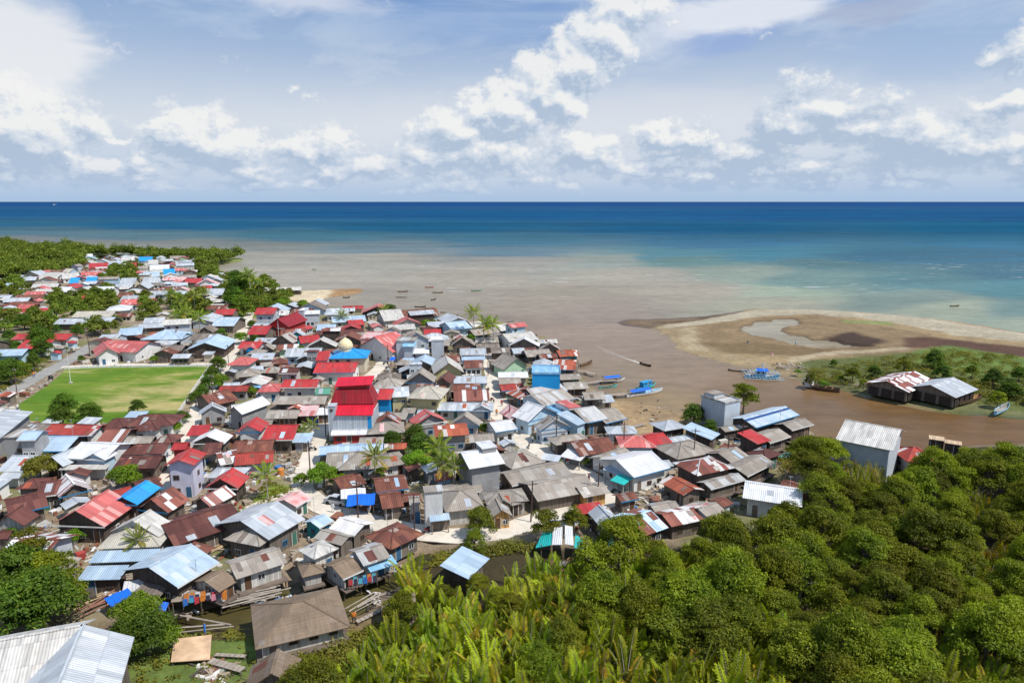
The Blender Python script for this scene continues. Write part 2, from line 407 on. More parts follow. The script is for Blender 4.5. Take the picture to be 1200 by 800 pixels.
SPIT = world_poly([(722, 378), (730, 381), (770, 387), (780, 395), (790, 407), (808, 416), (850, 427), (905, 437), (930, 444), (942, 450), (985, 457), (1018, 466), (1045, 473), (1080, 480), (1112, 484),
    (1160, 487), (1200, 491), (1400, 500), (3400, 540), (3400, 440), (1500, 420), (1300, 400), (1200, 390), (1150, 381), (1100, 374), (1050, 369), (1000, 365), (940, 362), (882, 362), (860, 366), (820, 371), (760, 374), (735, 374)])
CREEK = world_poly([(-60, 745), (120, 742), (200, 722), (262, 710), (325, 695), (350, 680), (375, 672), (400, 688), (432, 684), (462, 672), (480, 655), (500, 648), (520, 652), (498, 664), (474, 682),
    (462, 692), (446, 700), (430, 716), (400, 724), (330, 734), (262, 748), (215, 750), (120, 768), (-60, 770)])
LAGOON = world_poly([(868, 392), (872, 384), (884, 378), (905, 374), (930, 375), (940, 379), (928, 384), (915, 388), (925, 392), (950, 398), (1000, 404), (1030, 408), (985, 409), (950, 407), (915, 403), (900, 398), (885, 396)])
def inside(P, poly):
    x, y = P[:, 0], P[:, 1]; r = np.zeros(len(P), bool); n = len(poly)
    for i in range(n):
        x1, y1 = poly[i]; x2, y2 = poly[(i + 1) % n]
        c = (y1 > y) != (y2 > y)
        with np.errstate(divide='ignore', invalid='ignore'):
            r ^= c & (x < (x2 - x1) * (y - y1) / (y2 - y1) + x1)
    return r
def edge_dist(P, poly, closed=True):
    dmin = np.full(len(P), 1e9); n = len(poly)
    for i in range(n if closed else n - 1):
        a = poly[i]; b = poly[(i + 1) % n]; ab = b - a; L2 = (ab ** 2).sum() + 1e-9
        t = np.clip(((P - a) @ ab) / L2, 0, 1)
        q = P - (a + t[:, None] * ab); dmin = np.minimum(dmin, (q ** 2).sum(1))
    return np.sqrt(dmin)
def sdist(P, poly): return np.where(inside(P, poly), 1, -1) * edge_dist(P, poly)

GZ = 1.0
def vnoise(P, s, seed=0):
    """smooth value noise, numpy"""
    q = P / s; i = np.floor(q).astype(np.int64); f = q - i; f = f * f * (3 - 2 * f)
    def h(a, b):
        v = (a * 374761393 + b * 668265263 + seed * 69069) & 0x7fffffff; v = ((v ^ (v >> 13)) * 1274126177) & 0x7fffffff
        return ((v ^ (v >> 16)) & 0xffff) / 65535.0
    a, b = i[:, 0], i[:, 1]
    return (h(a, b) * (1 - f[:, 0]) + h(a + 1, b) * f[:, 0]) * (1 - f[:, 1]) + (h(a, b + 1) * (1 - f[:, 0]) + h(a + 1, b + 1) * f[:, 0]) * f[:, 1]
def fbm(P, s, seed=0): return sum(vnoise(P, s / 2 ** k, seed + k) * .5 ** (k + 1) for k in range(4)) / .9375

ZONES = []   # (polygon, colour, blend width)
def zone(pts, col, w): ZONES.append((world_poly(pts, GZ), lin(col), w))
zone([(-400, 296), (0, 292), (250, 300), (300, 306), (280, 330), (240, 330), (150, 302), (60, 305), (40, 330), (0, 345), (-400, 345)], (70, 78, 40), 10)
zone([(265, 300), (420, 300), (430, 338), (400, 348), (365, 352), (330, 352), (290, 345), (260, 340)], (120, 130, 70), 4)
zone([(345, 337), (440, 334), (440, 350), (375, 356), (335, 352)], (196, 180, 150), 3)
zone([(385, 338), (450, 334), (450, 350), (392, 352)], (150, 118, 82), 3)
zone([(280, 345), (325, 345), (350, 362), (300, 372), (275, 376), (270, 362)], (104, 128, 44), 2)
zone([(0, 395), (60, 385), (90, 405), (70, 418), (30, 440), (0, 462), (-300, 560), (-300, 400)], (86, 100, 48), 4)
zone([(700, 462), (830, 470), (850, 490), (800, 505), (752, 512), (700, 492)], (158, 134, 100), 3)
zone([(250, 612), (285, 595), (315, 560), (345, 570), (330, 590), (305, 605), (270, 612)], (116, 140, 40), 1.0)
zone([(-400, 735), (150, 728), (215, 735), (320, 728), (430, 716), (480, 690), (500, 645), (640, 640), (850, 640), (960, 590), (930, 545), (970, 522), (1600, 515), (3400, 500), (3400, 2400), (-2200, 2400)], (62, 54, 34), 1.5)
zone([(180, 735), (300, 728), (440, 712), (470, 700), (440, 745), (380, 800), (330, 1000), (120, 1000), (150, 760)], (124, 108, 76), 1)
zone([(120, 800), (200, 742), (320, 732), (340, 760), (280, 800), (200, 840)], (96, 112, 52), 1)
SPZ = []
def szone(pts, col, w): SPZ.append((world_poly(pts, .3), lin(col), w))
szone([(722, 370), (790, 366), (868, 358), (874, 367), (820, 376), (762, 384), (722, 388)], (112, 88, 66), 2)
szone([(770, 384), (830, 374), (880, 364), (940, 360), (1010, 362), (1060, 368), (1120, 378), (1200, 390), (1400, 410), (1400, 424), (1200, 402), (1120, 394), (1060, 382), (1010, 374), (940, 369), (890, 373), (830, 381), (790, 386)], (196, 184, 158), 2.5)
szone([(780, 386), (835, 380), (890, 372), (960, 369), (1010, 378), (1070, 390), (1110, 400), (1090, 415), (1040, 418), (940, 418), (880, 416), (830, 412), (800, 400)], (156, 132, 98), 3)
szone([(800, 386), (818, 384), (814, 398), (828, 412), (812, 412), (800, 402)], (190, 172, 136), 2.5)
szone([(820, 402), (900, 404), (960, 410), (1040, 408), (1040, 418), (940, 418), (850, 416)], (138, 116, 82), 3)
szone([(965, 396), (1000, 390), (1040, 400), (1020, 408), (975, 408)], (80, 60, 46), 4)
szone([(1060, 396), (1090, 396), (1400, 430), (1400, 444), (1200, 424), (1100, 410), (1060, 408)], (104, 74, 58), 3)
szone([(930, 424), (1075, 414), (1110, 407), (1200, 420), (1400, 440), (3400, 540), (1500, 560), (1200, 500), (1040, 468), (935, 446)], (104, 112, 56), 3)
szone([(925, 426), (960, 419), (1000, 416), (1068, 411), (1070, 408), (1000, 412), (960, 415), (925, 421)], (196, 178, 146), 1.5)
szone([(985, 376), (1040, 378), (1045, 382), (990, 380)], (150, 158, 96), 2)
szone([(1070, 414), (1110, 406), (1200, 420), (1300, 434), (1300, 452), (1150, 444), (1080, 430)], (112, 134, 60), 3)

gx0, gx1, gy0, gy1, gs = -900, 640, 22, 900, 2.0
xs = np.arange(gx0, gx1 + 1, gs); ys = np.arange(gy0, gy1 + 1, gs)
XX, YY = np.meshgrid(xs, ys); GP = np.stack([XX.ravel(), YY.ravel()], 1)
jig = (np.stack([fbm(GP, 7, 3), fbm(GP, 7, 9)], 1) - .5)
sdL = sdist(GP + jig * 3.0, LAND); sdS = sdist(GP + jig * 3.0, SPIT); sdC = sdist(GP + jig * 1.5, CREEK); sdG = sdist(GP + jig * 10, LAGOON)
hL = np.clip(sdL / 3.2, -1.6, 1.0)
MUD = world_poly([(700, 455), (740, 466), (800, 478), (835, 486), (800, 512), (745, 515), (700, 490)])
mud = np.clip(sdist(GP, MUD) / 8, 0, 1)
hL = np.minimum(hL, hL * (1 - mud) + mud * np.clip(.06 + sdL / 60, -1.5, .35) )
hL = np.minimum(hL, np.where(sdC > -2.2, np.clip(-(sdC) / 2.2, -1.0, 1.0), 9))
hS = np.clip(.02 + sdS / 14, -1.6, .75) - np.clip(sdG / 8, -.0, 1) * .55
hS = np.where(sdG > 0, -.06, np.where(sdS > 4, np.maximum(hS, .08), hS))
H = np.maximum(hL, hS)
H = H + (fbm(GP, 9, 21) - .5) * .10 * np.clip(1.0 - hL * 1.1, 0, 1) * (H > -.5)
base_c = np.array(lin((164, 146, 122)))
C = np.tile(base_c, (len(GP), 1))
n1 = fbm(GP, 14, 5); n2 = fbm(GP, 5, 8)
C *= (0.50 + .40 * n2)[:, None]
gmask = np.clip((n1 - .53) * 9, 0, 1)[:, None] * .75
C = C * (1 - gmask) + gmask * np.array(lin((112, 116, 70)))
jz = GP + jig * 5
for poly, col, w in ZONES:
    a = np.clip(sdist(jz, poly) / w + .5, 0, 1)[:, None]; C = C * (1 - a) + a * np.array(col) * (.75 + .5 * n2)[:, None]
onsp = (hS > hL)
Cs = np.tile(np.array(lin((176, 152, 112))), (len(GP), 1)) * (.85 + .3 * n2)[:, None]
for poly, col, w in SPZ:
    a = np.clip(sdist(jz, poly) / w + .5, 0, 1)[:, None]; Cs = Cs * (1 - a) + a * np.array(col) * (.8 + .4 * n2)[:, None]
# dry pale rim of the sand
rim = np.exp(-((sdS - 7) / 5) ** 2) * (n1 > .3)
wet = np.clip((.10 - hS) / .16, 0, 1)[:, None]
Cs = Cs * (1 - rim[:, None] * .2) + rim[:, None] * .2 * np.array(lin((214, 198, 166)))
Cs = Cs * (1 - wet * .45)
Cs *= .66
C = np.where(onsp[:, None], Cs, C)
wl = np.clip((.45 - hL) / .6, 0, 1)[:, None] * (~onsp)[:, None]
C = C * (1 - wl * .8) + wl * .8 * np.array(lin((122, 100, 72)))
# thin out cells far below water
ny, nx = XX.shape
keep = (H.reshape(ny, nx) > -1.2)
cell = keep[:-1, :-1] | keep[1:, :-1] | keep[:-1, 1:] | keep[1:, 1:]
ii, jj = np.nonzero(cell)
F = np.stack([ii * nx + jj, ii * nx + jj + 1, (ii + 1) * nx + jj + 1, (ii + 1) * nx + jj], 1)
used = np.unique(F); remap = np.full(nx * ny, -1); remap[used] = np.arange(len(used)); F = remap[F]
V = np.column_stack([GP[used], H[used]])
me = bpy.data.meshes.new("ground")
me.vertices.add(len(V)); me.vertices.foreach_set('co', V.ravel())
me.loops.add(F.size); me.loops.foreach_set('vertex_index', F.ravel().astype(np.int32))
me.polygons.add(len(F)); me.polygons.foreach_set('loop_start', np.arange(0, F.size, 4, dtype=np.int32)); me.polygons.foreach_set('loop_total', np.full(len(F), 4, dtype=np.int32))
me.polygons.foreach_set('use_smooth', np.ones(len(F), bool))
ca = me.color_attributes.new("earth", 'FLOAT_COLOR', 'POINT'); ca.data.foreach_set('color', np.column_stack([C[used], np.ones(len(used))]).ravel().astype(np.float32))
me.update(); me.validate()
m, t, b = mat('earth')
at_ = t.new('ShaderNodeAttribute', attribute_name='earth'); geo = t.new('ShaderNodeNewGeometry')
na = t.noise(geo.outputs['Position'], .55, 8, .7); nb = t.noise(geo.outputs['Position'], 2.8, 5, .7); nc = t.noise(geo.outputs['Position'], .12, 4, .6)
k = t.m('MULTIPLY', t.m('MULTIPLY', t.lin(na, .3, .7, .66, 1.24), t.lin(nb, .3, .7, .78, 1.16)), t.lin(nc, .3, .7, .88, 1.1))
col = t.mix(1.0, at_.outputs['Color'], t.xyz(k, k, k), 'MULTIPLY')
_, _, zz = t.sep(geo.outputs['Position'])
t.set(b.inputs['Base Color'], col); t.set(b.inputs['Roughness'], t.lin(zz, .05, .3, .35, .95))
bump(t, b, na, .25)
me.materials.append(m)
ground = link_mesh("ground", me); tag(ground, 'sandy village ground with grass patches and river banks', kind='structure')

# ------------------------------------------------------------------ water: colour of the water body follows the sediment, plus painted cloud shadow and pool reflection
WP = [ # px, py, sRGB of the water body
 (0, 239, 22, 84, 140), (300, 239, 20, 80, 138), (600, 239, 24, 82, 142), (900, 239, 30, 84, 142), (1200, 239, 32, 86, 144),
 (0, 250, 26, 92, 138), (300, 250, 22, 90, 138), (600, 252, 24, 92, 140), (900, 252, 28, 92, 140), (1200, 252, 30, 92, 140),
 (0, 262, 46, 104, 134), (200, 264, 30, 98, 136), (500, 266, 30, 98, 134), (800, 268, 26, 94, 132), (1200, 268, 26, 98, 134),
 (0, 272, 84, 120, 134), (150, 276, 88, 122, 132), (350, 278, 60, 112, 130), (600, 282, 52, 108, 130), (850, 284, 34, 100, 130), (1200, 284, 24, 104, 134),
 (0, 282, 128, 134, 132), (150, 288, 138, 136, 130), (300, 290, 128, 130, 126), (450, 293, 104, 124, 128), (600, 296, 84, 114, 126), (780, 298, 62, 118, 128), (900, 298, 40, 112, 130), (1050, 300, 28, 108, 134), (1200, 302, 22, 110, 138),
 (300, 300, 158, 150, 138), (450, 303, 156, 148, 136), (600, 306, 150, 144, 134), (720, 304, 138, 144, 136), (800, 306, 96, 142, 134), (950, 310, 78, 126, 126), (1200, 318, 44, 112, 130),
 (350, 325, 158, 147, 134), (550, 325, 156, 144, 130), (750, 322, 154, 144, 130), (850, 322, 134, 144, 130), (950, 328, 112, 142, 130), (1080, 330, 82, 130, 130), (1200, 340, 74, 132, 134),
 (450, 350, 152, 139, 125), (650, 350, 148, 134, 118), (800, 345, 154, 142, 126), (920, 345, 142, 152, 132), (1050, 350, 130, 148, 132), (1200, 365, 118, 146, 136),
 (900, 356, 156, 150, 130), (1100, 368, 148, 152, 132), (1200, 384, 146, 152, 134), (700, 360, 146, 128, 116),
 (650, 385, 142, 122, 108), (720, 400, 140, 120, 106), (800, 435, 138, 116, 98), (700, 440, 140, 120, 102), (760, 480, 150, 126, 96),
 (880, 455, 130, 106, 84), (950, 480, 124, 98, 74), (1050, 505, 118, 90, 62), (1150, 500, 116, 86, 54), (1200, 508, 118, 88, 58), (1000, 465, 122, 92, 60),
 (900, 385, 160, 150, 136), (930, 400, 150, 138, 120), (1000, 408, 140, 124, 102),  # pool on the spit: pale reflection put into the water colour
 (925, 550, 128, 104, 62), (250, 722, 96, 86, 54), (330, 705, 100, 92, 58), (430, 695, 104, 96, 60), (200, 735, 64, 56, 34), (0, 760, 60, 56, 34), (480, 665, 70, 66, 38)]
wu = []; wc = []
for px, py, *c_ in WP:
    if 300 <= py <= 372 and c_[1] > c_[0] + 12: c_ = [v * .84 for v in c_]
    x, y = at(px, py, 0); wu.append((x / y * 3.0, math.log(y) * 2.2)); wc.append(lin((c_[0] * .965, c_[1] * .975, c_[2] * .935)) if c_[0] > c_[2] else lin(c_))
wu = np.array(wu); wc = np.array(wc)
us = np.concatenate([np.linspace(-3.2, -.9, 24)[:-1], np.linspace(-.9, .9, 300), np.linspace(.9, 3.2, 24)[1:]])
yw = np.concatenate([[2.0, 20.0], np.geomspace(40, 1500, 300), np.geomspace(1560, 90000, 60)])
UU, YW = np.meshgrid(us, yw); WX = UU * YW; Q = np.stack([UU.ravel() * 3.0, np.log(YW.ravel()) * 2.2], 1)
wpj = np.stack([WX.ravel(), YW.ravel()], 1)
jn = (fbm(wpj, 60, 31) - .5)[:, None] * np.array([[.30, .34]]) * np.clip(1 - wpj[:, 1:2] / 4000, 0, 1)
Q = Q + jn
Wc = np.zeros((len(Q), 3))
for s0 in range(0, len(Q), 20000):
    q = Q[s0:s0 + 20000]; d2 = ((q[:, None, :] - wu[None]) ** 2).sum(2) + 1e-4
    w_ = d2 ** -2.2; Wc[s0:s0 + 20000] = (w_ @ wc) / w_.sum(1)[:, None]
nyw, nxw = UU.shape
idx = np.arange(nyw * nxw).reshape(nyw, nxw)
Fw = np.stack([idx[:-1, :-1].ravel(), idx[:-1, 1:].ravel(), idx[1:, 1:].ravel(), idx[1:, :-1].ravel()], 1)
me = bpy.data.meshes.new("sea")
me.vertices.add(nyw * nxw); me.vertices.foreach_set('co', np.stack([WX.ravel(), YW.ravel(), np.zeros(nyw * nxw)], 1).ravel())
me.loops.add(Fw.size); me.loops.foreach_set('vertex_index', Fw.ravel().astype(np.int32))
me.polygons.add(len(Fw)); me.polygons.foreach_set('loop_start', np.arange(0, Fw.size, 4, dtype=np.int32)); me.polygons.foreach_set('loop_total', np.full(len(Fw), 4, dtype=np.int32))
ca = me.color_attributes.new("body", 'FLOAT_COLOR', 'POINT'); ca.data.foreach_set('color', np.column_stack([Wc, np.ones(len(Wc))]).ravel().astype(np.float32))
me.update(); me.validate()
m = bpy.data.materials.new('sea_water'); m.use_nodes = True; t = NT(m.node_tree); t.n.clear()
at_ = t.new('ShaderNodeAttribute', attribute_name='body'); geo = t.new('ShaderNodeNewGeometry'); pos = geo.outputs['Position']
x, y, z = t.sep(pos)
band = t.noise(t.xyz(t.m('MULTIPLY', x, .25), y, 0), .0035, 6, .6)      # long wind bands; darker patches paint cloud shadows into the water colour
b2 = t.noise(t.xyz(t.m('MULTIPLY', x, .35), y, 0), .03, 6, .6)
b3 = t.noise(t.xyz(t.m('MULTIPLY', x, .5), y, 0), .22, 5, .7)
k = t.m('MULTIPLY', t.m('MULTIPLY', t.lin(band, .3, .7, .78, 1.2), t.lin(b2, .3, .7, .82, 1.16)), t.lin(b3, .3, .7, .78, 1.16))
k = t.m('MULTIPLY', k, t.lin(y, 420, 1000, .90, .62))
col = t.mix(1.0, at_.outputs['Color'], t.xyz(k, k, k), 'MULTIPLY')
# small breaking crests on the shallow banks off the shore
fo = t.noise(t.xyz(t.m('MULTIPLY', x, .16), t.m('MULTIPLY', y, .7), 0), .30, 5, .62); fo2 = t.noise(pos, .018, 3, .5)
zone_f = t.m('MULTIPLY', t.ramp(y, 330, 420), t.m('SUBTRACT', 1.0, t.ramp(y, 560, 680)))
foam = t.m('MULTIPLY', t.m('MULTIPLY', t.ramp(fo, .60, .66), t.ramp(fo2, .47, .60)), zone_f)
col = t.mix(t.m('MULTIPLY', foam, .8), col, (.55, .53, .5))
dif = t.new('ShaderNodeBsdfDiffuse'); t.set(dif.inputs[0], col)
glo = t.new('ShaderNodeBsdfGlossy'); glo.inputs['Roughness'].default_value = .16; glo.inputs[0].default_value = (.9, .95, 1, 1)
lw = t.new('ShaderNodeLayerWeight'); lw.inputs[0].default_value = .5
w1 = t.noise(t.xyz(t.m('MULTIPLY', x, .6), y, 0), .9, 5, .65); w2 = t.noise(t.xyz(t.m('MULTIPLY', x, .5), y, 0), .12, 4, .6)
bp = t.new('ShaderNodeBump'); bp.inputs['Distance'].default_value = .35; bp.inputs['Strength'].default_value = .55
t.set(bp.inputs['Height'], t.m('ADD', w1, t.m('MULTIPLY', w2, 2.0)))
t.l.new(bp.outputs[0], glo.inputs['Normal'])
fac = t.m('MULTIPLY', t.m('POWER', lw.outputs['Facing'], 4.0), .26)
fac = t.m('ADD', .025, fac)
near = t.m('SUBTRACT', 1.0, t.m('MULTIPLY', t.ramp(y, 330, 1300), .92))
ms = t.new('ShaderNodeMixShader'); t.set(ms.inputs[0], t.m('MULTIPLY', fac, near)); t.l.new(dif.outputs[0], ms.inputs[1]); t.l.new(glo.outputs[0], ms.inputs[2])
o_ = t.new('ShaderNodeOutputMaterial'); t.l.new(ms.outputs[0], o_.inputs[0])
me.materials.append(m)
sea = link_mesh("sea", me); tag(sea, 'sea and brown river water reaching to the horizon', kind='structure')

# ------------------------------------------------------------------ occupancy of the ground, for filling the gaps between the things placed by hand
OX, OY, OS = -560, 40, .5
OCC = np.zeros((int(760 / OS), int(760 / OS)), np.uint8)      # [y, x]
def occ_rect(cx, cy, L, Wd, rot, pad=0.0, val=1, test=False):
    c, s = math.cos(rot), math.sin(rot); hx, hy = L / 2 + pad, Wd / 2 + pad
    r = math.hypot(hx, hy)
    i0, i1 = int((cx - r - OX) / OS), int((cx + r - OX) / OS) + 1; j0, j1 = int((cy - r - OY) / OS), int((cy + r - OY) / OS) + 1
    if i0 < 0 or j0 < 0 or i1 >= OCC.shape[1] or j1 >= OCC.shape[0]: return 1.0 if test else None
    X, Y = np.meshgrid(np.arange(i0, i1) * OS + OX - cx, np.arange(j0, j1) * OS + OY - cy)
    u = X * c + Y * s; v = -X * s + Y * c
    mk = (abs(u) <= hx) & (abs(v) <= hy)
    sub = OCC[j0:j1, i0:i1]
    if test: return float((sub[mk] > 0).mean()) if mk.any() else 1.0
    sub[mk] = np.maximum(sub[mk], val)
# ------------------------------------------------------------------ roads and paths
def ribbon(pts, width, z, thick, mb):
    P = [Vector((*at(px, py, z), 0)) for px, py in pts]
    # smooth
    for _ in range(2):
        Q_ = [P[0]]
        for a, b_ in zip(P[:-1], P[1:]): Q_ += [a * .75 + b_ * .25, a * .25 + b_ * .75]
        Q_.append(P[-1]); P = Q_
    Ls, Rs = [], []
    for i, p in enumerate(P):
        d_ = (P[min(i + 1, len(P) - 1)] - P[max(i - 1, 0)]).normalized(); n_ = Vector((-d_.y, d_.x, 0)); w_ = width * (1 + .06 * math.sin(i * 1.7)) / 2
        Ls.append(p + n_ * w_); Rs.append(p - n_ * w_)
    u = 0
    for i in range(len(P) - 1):
        seg = (P[i + 1] - P[i]).length
        A = Vector((Rs[i].x, Rs[i].y, z)); B = Vector((Rs[i + 1].x, Rs[i + 1].y, z)); C_ = Vector((Ls[i + 1].x, Ls[i + 1].y, z)); D_ = Vector((Ls[i].x, Ls[i].y, z))
        mb.face((A, B, C_, D_), [(u, 0), (u + seg, 0), (u + seg, width), (u, width)])
        dn = Vector((0, 0, -thick))
        mb.face((A + dn, B + dn, B, A)); mb.face((D_, C_, C_ + dn, D_ + dn)); u += seg
        m_ = (P[i] + P[i + 1]) / 2; d_ = P[i + 1] - P[i]
        occ_rect(m_.x, m_.y, seg + 1, width + .2, math.atan2(d_.y, d_.x), 0)
    return P
def roadmat(name, col, crack=True):
    m, t, b = mat(name); geo = t.new('ShaderNodeNewGeometry'); uv = t.new('ShaderNodeUVMap')
    n = t.noise(geo.outputs['Position'], .45, 6, .65); n2 = t.noise(geo.outputs['Position'], 2.2, 4, .6); x, y, z = t.sep(uv.outputs[0])
    w = t.new('ShaderNodeTexWhiteNoise', noise_dimensions='1D'); t.set(w.inputs['W'], t.m('FLOOR', t.m('DIVIDE', x, 5.0)))
    k = t.m('MULTIPLY', t.m('MULTIPLY', t.lin(n, .3, .7, .82, 1.08), t.lin(n2, .3, .7, .92, 1.06)), t.lin(w.outputs['Value'], 0, 1, .93, 1.05))
    k = t.m('MULTIPLY', k, t.lin(t.m('ABSOLUTE', t.m('SUBTRACT', t.m('FRACT', t.m('DIVIDE', x, 5.0)), .5)), .485, .5, 1, .7))
    t.set(b.inputs['Base Color'], t.mix(1.0, (*col, 1), t.xyz(k, k, k), 'MULTIPLY')); b.inputs['Roughness'].default_value = .9
    return m
M_ROAD = roadmat('road_pale_concrete', (.64, .575, .48)); M_ROAD2 = roadmat('road_grey_asphalt', (.30, .29, .27))
ROADS = [
 ('road', [(-60, 496), (0, 466), (40, 443), (75, 426), (98, 411), (112, 402), (135, 394), (165, 380)], 4.6, M_ROAD2),
 ('path', [(72, 430), (120, 427), (180, 427), (246, 426)], 2.6, M_ROAD),
 ('road', [(190, 590), (200, 560), (216, 510), (232, 480), (246, 452), (264, 428), (276, 404), (286, 384), (293, 366)], 3.9, M_ROAD),
 ('road', [(352, 574), (362, 540), (374, 505), (388, 478), (402, 462), (425, 448), (444, 432), (456, 418)], 3.9, M_ROAD),
 ('road', [(350, 572), (362, 584), (392, 598), (430, 610), (470, 619), (520, 628), (572, 626), (610, 616), (640, 604), (680, 595), (712, 587), (745, 577), (788, 567)], 4.6, M_ROAD),
 ('road', [(574, 408), (579, 440), (582, 465), (590, 494), (612, 517), (640, 530), (672, 550), (704, 568), (735, 580)], 5.2, M_ROAD),
 ('road', [(260, 612), (300, 590), (330, 580), (352, 572)], 1.6, M_ROAD),
]
for nm, pts, w_, m_ in ROADS:
    mb = MB(); dz_ = GZ + .10 + .004 * ROADS.index((nm, pts, w_, m_)); ribbon(pts, w_, dz_ if pts[0][0] < 930 else .86, .12, mb)
    o = mb.build(nm, m_); tag(o, kind='structure')
# sports field
fp = world_poly([(22, 474), (40, 462), (58, 450), (74, 436), (76, 431), (140, 429), (246, 428), (232, 452), (212, 482), (202, 491), (120, 497), (60, 500), (20, 497)], GZ)
mb = MB(); n_ = len(fp); cen = fp.mean(0)
mb.face([(x, y, GZ + .08) for x, y in fp[::-1]] if ((fp[1] - fp[0])[0] * (fp[2] - fp[1])[1] - (fp[1] - fp[0])[1] * (fp[2] - fp[1])[0]) < 0 else [(x, y, GZ + .08) for x, y in fp])
m, t, b = mat('field_grass'); geo = t.new('ShaderNodeNewGeometry'); pos = geo.outputs['Position']
x, y, z = t.sep(pos); e = t.xyz(t.m('MULTIPLY', x, .5), y, 0)
n1_ = t.noise(e, .055, 6, .65, .4); n2_ = t.noise(e, .45, 6, .7); n3_ = t.noise(pos, .02, 2, .5)
c = t.mix(t.ramp(n1_, .38, .62), (.085, .165, .020), (.17, .225, .035)); c = t.mix(t.m('MULTIPLY', t.ramp(t.m('ADD', t.m('MULTIPLY', n1_, .6), t.m('MULTIPLY', n3_, .5)), .54, .65), .72), c, (.44, .35, .17))
k = t.lin(n2_, .3, .7, .8, 1.15); t.set(b.inputs['Base Color'], t.mix(1.0, c, t.xyz(k, k, k), 'MULTIPLY')); b.inputs['Roughness'].default_value = 1.0
b.inputs['Specular IOR Level'].default_value = .05
o = mb.build('grass_field', m); tag(o, 'worn green sports field', kind='structure')
FIELD = fp
inF = None
def mark_poly(poly, val=1):
    X, Y = np.meshgrid(np.arange(OCC.shape[1]) * OS + OX, np.arange(OCC.shape[0]) * OS + OY)
    lo, hi = poly.min(0), poly.max(0)
    mk = (X > lo[0]) & (X < hi[0]) & (Y > lo[1]) & (Y < hi[1])
    P_ = np.stack([X[mk], Y[mk]], 1); r_ = inside(P_, poly); w_ = np.zeros(mk.sum(), bool); w_[:] = r_
    tmp = OCC[mk]; tmp[w_] = val; OCC[mk] = tmp
mark_poly(FIELD)
